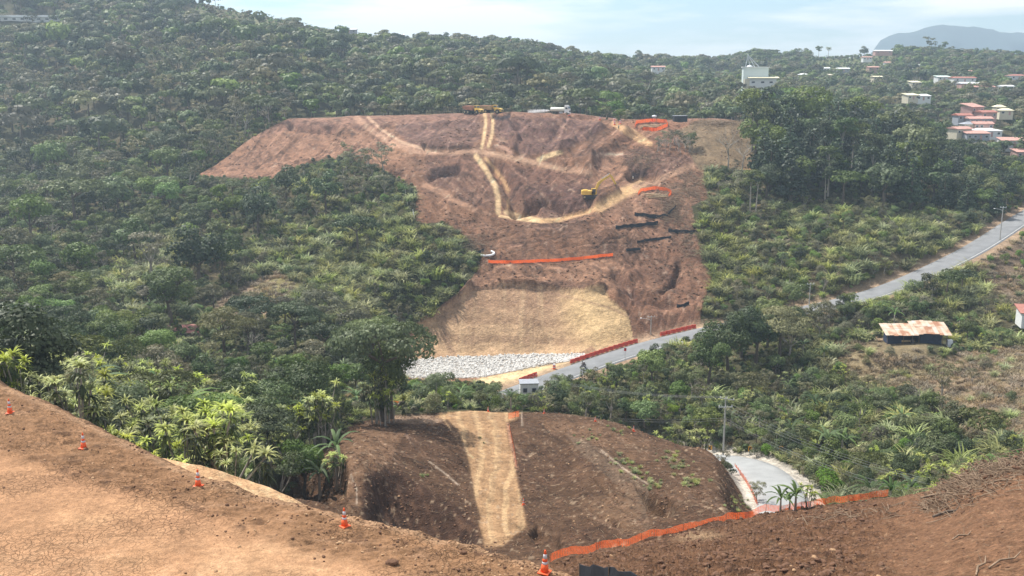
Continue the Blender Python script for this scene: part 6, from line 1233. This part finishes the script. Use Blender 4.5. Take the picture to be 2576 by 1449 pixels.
# ------------------------------------------------------------------ buildings
def house(px_, py_, d, w, dp, h, roof, wall, lab, rz=0, kind='gable', nwin=3, rise=.9, name="house", grp=None, floors=1, z=None):
    x, y, z_ = unproj(px_, py_, d); zg_ = float(zat(x, y)); z_ = max(z_, zg_+.2) if d > 300 else z_; bs_ = min(max(z_-zg_, 0)+.8, 2.2); w, dp, h = (w*.76, dp*.8, h*.8) if d > 300 else (w, dp, h)
    r = empty(name, (x, y, z_), rz, label=lab, cat="house" if name == "house" else name.replace('_', ' '), group=grp)
    MB().box((0, 0, h/2-bs_/2), (w, dp, h+bs_)).build("wall", wall, r); ov = .5
    if kind == 'gable': m = MB(); m.loft([[(x_, -dp/2-ov, h-.02), (x_, dp/2+ov, h-.02), (x_, dp/2+ov, h+.12), (x_, 0, h+rise), (x_, -dp/2-ov, h+.12)] for x_ in (-w/2-ov, w/2+ov)])
    elif kind == 'shed': m = MB(); m.loft([[(x_, -dp/2-ov, h-.1), (x_, dp/2+ov, h+rise-.1), (x_, dp/2+ov, h+rise+.08), (x_, -dp/2-ov, h+.08)] for x_ in (-w/2-ov, w/2+ov)])
    else: m = MB(); m.loft([[(-w/2-ov, -dp/2-ov, h), (w/2+ov, -dp/2-ov, h), (w/2+ov, dp/2+ov, h), (-w/2-ov, dp/2+ov, h)], [(-w*.2, -.1, h+rise), (w*.2, -.1, h+rise), (w*.2, .1, h+rise), (-w*.2, .1, h+rise)]])
    m.build("roof", roof, r)
    for fl in range(floors):
        for k in range(nwin):
            x_ = (k+.5)/nwin*w-w/2; zc = (fl+.55)*h/floors
            if k == nwin//2 and fl == 0: MB().box((x_, -dp/2-.02, h/floors*.38), (.95, .08, h/floors*.76)).build("door", M_WALLP, r)
            else: f = MB().box((x_, -dp/2-.02, zc), (1.3, .08, 1.1)).build("window", M_WALLW, r); MB().box((x_, -dp/2-.06, zc), (1.1, .05, .9)).build("pane", M_WIN, f)
    return r
G_ = "houses of the settlement above the upper road"
for a in ((2445, 283, 500, 11, 8, 3.4, M_ROOFP, M_WALLP, "topmost house of the hillside cluster with broad salmon roof", .5, 'shed', 3, 1.6), (2420, 303, 490, 9, 7, 3.0, M_ROOFR, M_WALLG, "red-roofed house left, just below the salmon roof", .1, 'gable', 3), (2478, 296, 493, 10, 8, 3.2, M_ROOFR, M_WALLP, "red-roofed house right, on the second row of cluster", .2, 'gable', 3), (2460, 312, 485, 14, 8, 3.2, M_ROOFP, M_WALLG, "long house with thin pink roof line, third row of cluster", 0, 'gable', 5),
    (2435, 325, 478, 8, 7, 3.0, M_WALLG, M_WALLC, "small cream house with grey flat roof, mid cluster", .05, 'hip', 3), (2468, 324, 477, 11, 8, 3.0, M_ROOFP, M_WALLP, "pink-roofed house right of the small cream house", -.05, 'gable', 4), (2475, 343, 468, 17, 9, 3.4, M_ROOFW, M_WALLW, "house with the large white tin roof, low in cluster", .1, 'hip', 4), (2452, 352, 460, 13, 8, 3.8, M_ROOFP, M_WALLG, "house with pink eaves below the white tin roof", 0, 'shed', 4),
    (2412, 338, 465, 11, 8, 3.2, M_ROOFP, M_WALLC, "salmon-roofed house at the cluster's left end", .35, 'gable', 3), (2545, 368, 455, 14, 8, 3.4, M_ROOFP, M_WALLW, "white house with pink roof at the right border", -.1, 'shed', 5), (2572, 395, 440, 10, 8, 3.0, M_ROOFP, M_WALLP, "pink house cut by the right border, lowest of all", 0, 'shed', 3), (2528, 289, 505, 8, 6, 2.8, M_ROOFC, M_WALLC, "small house with cream roof right of the cluster", -.2, 'hip', 2), (2512, 280, 512, 6, 5, 2.8, M_ROOFC, M_WALLC, "smaller cream-roofed house partly behind its neighbour", 0, 'hip', 2)):
    x_, y_, d_, w_, dp_, h_, rf, wl, lab, rz__, kd, nw = a[:12]; house(x_, y_, d_, w_, dp_, h_, rf, wl, lab, rz__, kd, nw, a[12] if len(a) > 12 else 1.0, grp=G_)
G2 = "scattered roofs on the far right hill"
for a in ((2290, 250, 590, 9, 8, 3.0, M_ROOFC, M_WALLC, "pale cream roof left of the bright white one", .2, 'shed'), (2322, 252, 590, 10, 9, 3.2, M_ROOFW, M_WALLW, "bright white roof among trees, far right hill", -.3, 'hip'), (2420, 206, 700, 20, 10, 3.2, M_ROOFR, M_WALLW, "long reddish roof on the far hillside", .05, 'gable'), (2440, 220, 680, 19, 9, 3.2, M_ROOFW, M_WALLP, "long pale roof below the reddish one, far hillside", .02, 'gable'), (2470, 228, 670, 18, 8, 2.8, M_ROOFP, M_WALLG, "long low pink roof, lowest of three far buildings", 0, 'gable'),
    (2556, 200, 700, 16, 9, 3.2, M_ROOFR, M_WALLW, "red roof at the right border on far hillside", .1, 'hip'), (2370, 202, 720, 12, 8, 2.8, M_ROOFG, M_WALLW, "pale green roof on the far hillside", .1, 'shed'), (2220, 134, 930, 20, 8, 2.4, M_ROOFW, M_WALLP, "long white roof just under the far hill's crest", .05, 'gable'), (2236, 165, 880, 10, 8, 3, M_ROOFP, M_WALLW, "small pink roof alone, upper far hill", 0, 'gable'), (2195, 177, 860, 11, 8, 3, M_ROOFP, M_WALLP, "small pink roof below the meadow", 0, 'gable'),
    (2120, 180, 860, 12, 8, 2.8, M_ROOFW, M_WALLG, "white roof at the foot of pale meadow", 0, 'gable'), (2020, 195, 800, 9, 7, 2.8, M_ROOFW, M_WALLG, "little white roof right of the tall white mill", 0, 'hip'), (2300, 215, 700, 9, 7, 2.6, M_ROOFC, M_WALLC, "little cream roof left of the green one", .2, 'shed'), (2085, 196, 790, 12, 6, 2.6, M_WALLC, M_WALLC, "dull cream roof in trees, middle of far hill", 0, 'gable')):
    house(*a[:11], 3, grp=G2)
house(1655, 178, 745, 12, 8, 3.2, M_ROOFP, M_WALLW, "pink-roofed house on the ridge left of the white mill", 0, 'gable', 3); house(1290, 113, 832, 9, 7, 4, M_ROOFP, M_WALLP, "small salmon building poking over the middle skyline", 0, 'hip', 2); house(1180, 130, 805, 12, 7, 3, M_WALLC, M_WALLC, "dull cream house among trees below the skyline", 0, 'gable', 3)
house(880, 83, 760, 13, 8, 2.8, M_ROOFW, M_WALLG, "small white twin roof near the upper left skyline", 0, 'gable', 3); house(1005, 96, 770, 9, 6, 2.5, M_ROOFW, M_WALLG, "tiny white roof right of the twin roof", 0, 'gable', 2)
house(462, 852, 222, 6.0, 4.5, 1.9, M_ROOFR, M_WALLP, "red-roofed hut in the trees of the left valley", .25, 'shed', 2, .6); house(2592, 798, 232, 5, 5, 1.5, M_ROOFR, M_WALLW, "red-roofed house at the right border beyond shed", -.2, 'shed', 2)
x_, y_, z_ = unproj(1330, 990, 207); r = empty("roadside_hut", (x_, y_, z_), .08, label="small white block hut with two dark windows below the road", cat="hut"); MB().box((0, 0, .3), (3.8, 3, 4.6)).build("wall", M_WALLW, r); MB().box((0, 0, 2.66), (4.1, 3.3, .12)).build("roof", M_WALLG, r)
for s in (-.9, 1.0): f = MB().box((s, -1.52, 1.2), (.95, .08, 1.0)).build("window", M_WALLG, r); MB().box((s, -1.56, 1.2), (.75, .05, .8)).build("pane", M_WIN, f)
x_, y_, z_ = hit(76, 56, 500)+Vector((0, 4, 0)); r = empty("long_shed", (x_, y_, z_), .10, label="very long low building with white roof at upper left border", cat="long building"); MB().box((-8, 0, .9), (52, 8, 4.6)).build("wall", M_WALLW, r); m = MB(); m.loft([[(x__, -5, 2.7), (x__, 4.6, 3.4), (x__, 4.6, 4.4), (x__, -5, 3.9)] for x__ in (-34.5, 18.6)]); m.build("roof", M_ROOFW, r)
for k in range(10): f = MB().box((-30+k*5, -4.03, 1.6), (2.2, .08, 1.2)).build("window", M_WALLW, r); MB().box((-30+k*5, -4.08, 1.6), (2.0, .05, 1.0)).build("pane", M_WIN, f)
for k, (a, b, c) in enumerate(sorted(TINY)):
    house(a, b, c, (9, 8, 10)[k % 3], 7, 2.4, (M_ROOFW, M_ROOFR, M_ROOFP, M_ROOFC)[k % 4], (M_WALLW, M_WALLC)[k % 2], (ORD+('thirteenth', 'fourteenth', 'fifteenth', 'sixteenth', 'seventeenth', 'eighteenth'))[k]+' from left of the tiny '+('white', 'red', 'pink', 'cream')[k % 4]+' and other roofs dotting the far hill', .1*(k % 5-2), 'gable', 3, .8, grp='tiny roofs dotting the far hill')
# white mill with tower
x_, y_, z_ = unproj(1905, 221, 605); r = empty("grain_mill", (x_, y_, z_), -.12, label="tall white mill building with tripod tower on its roof", cat="mill"); r.scale = (1.06, 1, .8); r.location.z += 2.0; u = 605/2576.0
MB().box((-1.2, 3.5, 3), (13.4*1.0, 9, 18)).build("upper_wall", M_MINT, r); MB().box((2.2, -3.4, .5), (14.2, 6.5, 8)).build("lower_wall", M_WALLW, r); m = MB(); m.loft([[(x__, -8, 4.4), (x__, .4, 5.2), (x__, .4, 5.5), (x__, -8, 4.7)] for x__ in (-5.6, 10.8)]); m.build("lower_roof", M_ROOFC, r); MB().box((-1.2, 3.3, 12.2), (14.6, 10, .5)).build("upper_roof", M_ROOFW, r)
tw = MB().box((-5.6, 3, 21), (.5, .5, .8)).build("tower_head", M_ROOFW, r); m = MB(); [m.tube([(-5.5, 3, 20.6), (b_, 3, 12.4)], .22, 5) for b_ in (-6.6, -4.2, -1.6, .8)]; m.build("tower_legs", M_STEEL, r); MB().lathe([(1.6, 12.4), (1.2, 13.3), (.2, 13.8)], 10, (-4.4, 2, 0)).build("silo_cap", M_ROOFW, r)
for x__ in (-3, 2, 6.5): f = MB().box((x__, -6.68, 1.6), (1.8, .08, 1.3)).build("window", M_WALLG, r); MB().box((x__, -6.73, 1.6), (1.5, .05, 1.0)).build("pane", M_WIN, f)
MB().box((-6.2, -4, .3), (2.8, 5, 7)).build("annex", M_WALLC, r)
# tin-roofed shed
x_, y_, z_ = unproj(2302, 838, 221); z_ = float(zat(x_, y_)); r = empty("tin_roofed_shed", (x_, y_, z_), -.06, label="open shed with patchy rusty tin roof above the dry meadow", cat="shed"); rr = random.Random(5)
MB().box((-4.6, .8, 1.0), (3.0, 3.4, 2.6)).build("left_room", M_BLUE, r); MB().box((3.2, .6, 1.0), (4.6, 3.6, 2.6)).build("right_room", M_BLUE, r); MB().box((-.6, 2.2, 1.0), (5, .15, 2.4)).build("back_wall", M_DKGR, r)
for x__, y__ in ((-6.5, -1.7), (-3.0, -1.8), (-1.0, -1.6), (.4, -1.7), (6.4, -1.6), (5.4, -2.0)): MB().cyl((x__, y__, -.5), (x__, y__, 2.5), .07, 6).build("post", M_WOODP, r)
def sheet(x0, x1, ya, yb_, za, zb):
    m = MB(); n = 10; rings = []
    for k in range(n+1): xx = x0+(x1-x0)*k/n; o_ = .035*(k % 2); rings.append([(xx, ya, za+o_), (xx, yb_, zb+o_), (xx, yb_, zb+o_+.02), (xx, ya, za+o_+.02)])
    m.loft(rings).build("roof_sheet", M_RUST, r)
for k in range(8): a = -7.2+k*.88; dz = rr.uniform(-.06, .06)+.03*k; sheet(a, a+.9, -2.9+rr.uniform(-.25, .15)-.12*min(k, 3), .3, 2.25+dz, 2.95+dz); sheet(a, a+.9, .25, 2.9+rr.uniform(-.2, .2), 2.97+dz, 3.5+dz)
for k in range(9): a = -.9+k*.9; dz = rr.uniform(-.06, .06)-.045*abs(k-3); sheet(a, a+.92, -2.6+rr.uniform(-.35, .2), .5, 2.65+dz, 3.6+dz); sheet(a, a+.92, .45, 3.4+rr.uniform(-.2, .2), 3.62+dz, 4.25+dz)
o = MB().cyl((0, 0, 0), (0, 0, .9), .3, 10).build("water_barrel", M_BLUE, None); o.location = (x_-1.0, y_-1.2, z_); tag(o, "dark blue barrel standing in the tin-roofed shed", "barrel")
x2, y2, z2 = unproj(2391, 842, 219); o = MB().box((0, 0, .7), (1.1, .8, 1.7)).build("white_cabinet", M_ROOFW); o.location = (x2, y2, float(zat(x2, y2))); tag(o, "white upright cabinet in shrubs right of the shed", "cabinet")
# ------------------------------------------------------------------ stones, clods, sticks
DEB = bpy.data.collections.new("debris_prototypes"); DM_CL = P_("clod_earth", (0.15, 0.080, 0.047), .95, wear=.4); DM_ST = P_("dry_sticks", (0.27, 0.19, 0.125), .9, wear=.45); DM_RK = P_("pale_rock", (0.62, 0.60, 0.56), .85, wear=.35, scale=1.2); DM_CT = P_("tan_clod", (0.40, 0.25, 0.14), .95, wear=.3)
def clod(seed, mat, fl=.7):
    import bmesh
    bm = bmesh.new(); bmesh.ops.create_icosphere(bm, subdivisions=2, radius=.5); rs = random.Random(seed); dirs = [Vector((rs.gauss(0, 1), rs.gauss(0, 1), rs.gauss(0, 1))).normalized() for _ in range(9)]; am = [rs.uniform(-.16, .12) for _ in dirs]
    for v in bm.verts: n = v.co.normalized(); v.co *= 1+sum(a*max(0, n.dot(d_))**3 for a, d_ in zip(am, dirs))*2.2+rs.uniform(-.11, .11); v.co.z *= fl
    me = bpy.data.meshes.new("clod"); bm.to_mesh(me); bm.free(); me.materials.append(mat); return me
def stick(seed, mat):
    rs = random.Random(seed); m = MB(); m.tube([(-.5, rs.uniform(-.06, .06), .02), (-.1, rs.uniform(-.09, .09), rs.uniform(.0, .1)), (.2, rs.uniform(-.08, .08), .04), (.5, rs.uniform(-.05, .05), rs.uniform(0, .12))], [.012, .02, .018, .008], 4)
    if seed % 2: m.tube([(.05, 0, .05), (.22, .15, .14)], [.012, .005], 3)
    me = bpy.data.meshes.new("stick"); me.from_pydata(m.v, [], m.f); me.materials.append(mat); return me
DI = {}
for nm, L in (('clod', [clod(s, DM_CL) for s in range(3)]), ('rock', [clod(s+9, DM_RK, .75) for s in range(4)]), ('stick', [stick(s, DM_ST) for s in range(4)]), ('tclod', [clod(s+20, DM_CT) for s in range(2)])):
    for me in L: n = len(DI); o = bpy.data.objects.new("q%03d" % n, me); DEB.objects.link(o); DI[nm, sum(1 for k in DI if k[0] == nm)] = n
rs = np.random.RandomState(8)
def dz(nm): k = [v for q, v in DI.items() if q[0] == nm]; return k[rs.randint(len(k))]
pts = []                                         # rock bed
ii = np.argwhere(inpoly(PX, PY, ROCKP)*near(226, 256))
for k in rs.choice(len(ii), 5200):
    i, j = ii[k]; s = rs.uniform(.25, .75)*rs.uniform(.6, 1.1); x = XX[i, j]+rs.uniform(-.2, .2); y = YY[i, j]+rs.uniform(-.3, .3); pts.append((x, y, zat(x, y)+s*.15, dz('rock'), rs.uniform(0, 6.3), s))
scatter("riprap_stones", pts, "bed of broken white stones below the tan face", DEB, tilt=.6)
pts = []
ii = np.argwhere(bareS & (PY < 1460) & (PX > 690)); rt = _rt
for k in rs.choice(len(ii), 9000):
    i, j = ii[k]
    if rt[i, j]: continue
    x, y = XX[i, j]+rs.uniform(-.15, .15), YY[i, j]+rs.uniform(-.15, .15)
    if rs.rand() < .62: s = rs.uniform(.06, .34)*rs.uniform(.5, 1.2); pts.append((x, y, zat(x, y)+s*.1, dz('clod') if rs.rand() < .93 else dz('tclod'), rs.uniform(0, 6.3), s))
    else: s = rs.uniform(.3, 1.5)*rs.uniform(.4, 1.1); pts.append((x, y, zat(x, y)+.03, dz('stick'), rs.uniform(0, 6.3), s))
scatter("spur_debris", pts, "clods, roots and broken sticks on the near spur", DEB, tilt=.25)
pts = []
dens = fbm(XX/16, YY/16, 3, 55)
ii = np.argwhere(bareH & (~face) & (~rock) & (YY > 262) & (YY < 405) & (dens > -.1) & (COL[..., 0] < .26))
for k in rs.choice(len(ii), 4500):
    i, j = ii[k]; x, y = XX[i, j]+rs.uniform(-.2, .2), YY[i, j]+rs.uniform(-.3, .3)
    if rs.rand() < .6: s = .12+.75*rs.rand()**3; pts.append((x, y, zat(x, y)+s*.1, dz('clod'), rs.uniform(0, 6.3), s))
    else: s = rs.uniform(.8, 3.0)*rs.uniform(.4, 1.2); pts.append((x, y, zat(x, y)+.05, dz('stick'), rs.uniform(0, 6.3), s))
for cx_, cy_, rx_, ry_, n_ in ((1690, 520, 35, 55, 700), (1740, 470, 40, 40, 500), (1180, 620, 60, 40, 450), (1800, 312, 80, 10, 500), (1620, 400, 60, 30, 450), (1730, 600, 30, 60, 300)):
    for k in range(n_):
        p = None; a, b_ = cx_+rs.normal()*rx_*.5, cy_+rs.normal()*ry_*.5; p = hit(a, b_, 240)
        if p: pts.append((p.x, p.y, p.z+.1, dz('stick'), rs.uniform(0, 6.3), rs.uniform(1.0, 3.2)))
scatter("slope_debris", pts, "clods and uprooted sticks strewn over the excavated hill", DEB, tilt=.3)
pts = []                                         # tilled slope
clz = cl
for k in range(17000):
    i, j = rs.randint(3, XB.shape[0]-60), rs.randint(60, XB.shape[1]-120)
    if yb[i, j] > 1475: continue
    c_ = clz[i, j]
    if rs.rand() > .18+.82*c_*sstep(-.45, .25, h2[i, j]+h1[i, j]*.5): continue
    if rs.rand() < .86: s = (.05+.34*rs.rand()**3.2)*(.6+.6*c_); pts.append((XB[i, j], YB[i, j], ZB[i, j]+s*.02, dz('clod') if rs.rand() < .985 else dz('tclod'), rs.uniform(0, 6.3), s))
    else: s = rs.uniform(.15, .9)*rs.uniform(.4, 1.1); pts.append((XB[i, j], YB[i, j], ZB[i, j]+.02, dz('stick'), rs.uniform(0, 6.3), s))
scatter("loose_clods", pts, "loose dark clods and roots over the tilled slope", DEB, tilt=.5)
pts = []
for k in range(5200):
    i, j = rs.randint(2, Xp.shape[0]-80), rs.randint(0, 759)
    if PYp[i, j] > 1470: continue
    bm_ = berm[i, j]; e_ = ed[i, j]
    if rs.rand() > .05+.55*bm_+.5*e_+.9*math.exp(-(_br[i, j]/8)**2): continue
    s = rs.uniform(.03, .16)*rs.uniform(.4, 1.3); pts.append((Xp[i, j], Yp[i, j], Zp[i, j]+s*.1, dz('clod') if rs.rand() < .45 else dz('tclod'), rs.uniform(0, 6.3), s))
scatter("pad_crumbs", pts, "crumbled soil lumps along the pad edge and berm", DEB, tilt=.5)
wd = []
for a, b_, n_ in ((1565,1160,60), (1600,1190,70), (1480,1105,40), (1680,1150,60), (1715,1175,60), (1640,1220,50), (1230,1100,10), (1740,1215,60), (1560,1085,40), (1040,1190,14), (1860,1270,60)):
    for k in range(n_//4):
        p = hit(a+rs.normal()*16, b_+rs.normal()*8, 85)
        if p and not (rows[0] > p.y) and bare_at(p.x, p.y): wd.append((p.x, p.y, p.z, IDX['grass', 'mid', rs.randint(3)], rs.uniform(0, 6.3), rs.uniform(.08, .22)))
scatter("spur_weeds", wd, "thin patches of green weeds on the spur's right flank", None, tilt=.2)
# debris pile of torn trunks on the right
pts = []; c0 = [(1985, 1318, 6), (2330, 1275, 12), (2400, 1240, 26), (2470, 1205, 28), (2540, 1180, 26), (2600, 1170, 24)]
for k in range(2000):
    a = rs.randint(1, len(c0)); t = rs.rand(); x = c0[a-1][0]*(1-t)+c0[a][0]*t; y = c0[a-1][1]*(1-t)+c0[a][1]*t; w = c0[a-1][2]*(1-t)+c0[a][2]*t
    if a == 1 and rs.rand() < .75: continue
    q = till_pt(min(x+rs.normal()*10, 2790), y+rs.normal()*w*.7+10); hgt = max(0, 1.0-abs(rs.normal()))*w/26*1.3; s = rs.uniform(.5, 2.2)
    pts.append((q.x, q.y, q.z+hgt*rs.rand(), *((dz('stick'), rs.uniform(0, 6.3), s) if rs.rand() < .9 else (dz('clod'), rs.uniform(0, 6.3), rs.uniform(.15, .45)))))
scatter("brush_pile", pts, "long heap of torn roots and branches on the tilled slope", DEB, tilt=.55)
for k, (x, y, l, a, lab) in enumerate(((2370, 1262, 4.2, .25, "longest torn trunk, lying at the foot of brush heap"), (2340, 1240, 3.0, -.5, "split pale branch leaning on the heap's left end"), (2440, 1222, 2.6, 2.2, "short upright broken branch in the brush heap"), (2530, 1418, 2.4, .5, "bare bent stick on the red earth, lower right corner"), (2470, 1432, 1.8, .9, "pale stick near the bottom edge, right"), (2395, 1290, 3.4, .35, "dark root trunk below the brush heap"), (2515, 1228, 2.6, .35, "smooth pale pole above the red earth"), (2120, 1300, 1.6, .1, "short white stick on the dark slope's crest"), (2420, 1355, 1.5, .4, "straw-coloured stick lying on the red earth"))):
    q = till_pt(x, y); m = MB(); m.tube([(-l/2, 0, .05), (-l*.1, .12, .16), (l*.25, -.05, .14), (l/2, .06, .3)], [.10, .12, .09, .03] if k in (0, 5) else [.04, .055, .045, .02], 7); m.tube([(l*.1, 0, .14), (l*.3, .35, .5)], [.05 if k in (0, 5) else .03, .01], 5); o = m.build("fallen_branch", DM_ST if k != 5 else M_BARK, None); o.location = q; o.rotation_euler = (0, -.25 if k == 1 else (-1.1 if k == 2 else 0), a); tag(o, lab, "branch", "torn branches on the tilled slope")
for x, y, s, lab in ((985, 1422, .42, "dark lump of earth alone on the cracked pad"), (1165, 1395, .25, "small dark clod near the pad edge, mid picture")):
    q = pad_pt(x, y); o = link("earth_clod", clod(77, DM_CL), None, q+Vector((0, 0, s*.2))); o.scale = (s*1.3, s, s); tag(o, lab, "clod", "clods on the pad")
q = hit(871, 1352, 85)
# ------------------------------------------------------------------ air
def haze():
    m = bpy.data.materials.new("haze_air"); m.use_nodes = True; t = m.node_tree; t.nodes.clear()
    out = t.nodes.new('ShaderNodeOutputMaterial'); v = t.nodes.new('ShaderNodeVolumePrincipled')
    v.inputs['Color'].default_value = (0.66, 0.84, 1.0, 1); v.inputs['Density'].default_value = HAZE; v.inputs['Anisotropy'].default_value = 0.35
    t.links.new(v.outputs[0], out.inputs['Volume'])
    b = MB(); x0, x1, y0, y1, z0, z1 = -5200, 5200, -120, 4600, -101, 172
    b.box(((x0+x1)/2, (y0+y1)/2, (z0+z1)/2), (x1-x0, y1-y0, z1-z0)); o = b.build("haze", m); o['kind'] = 'stuff'
haze()
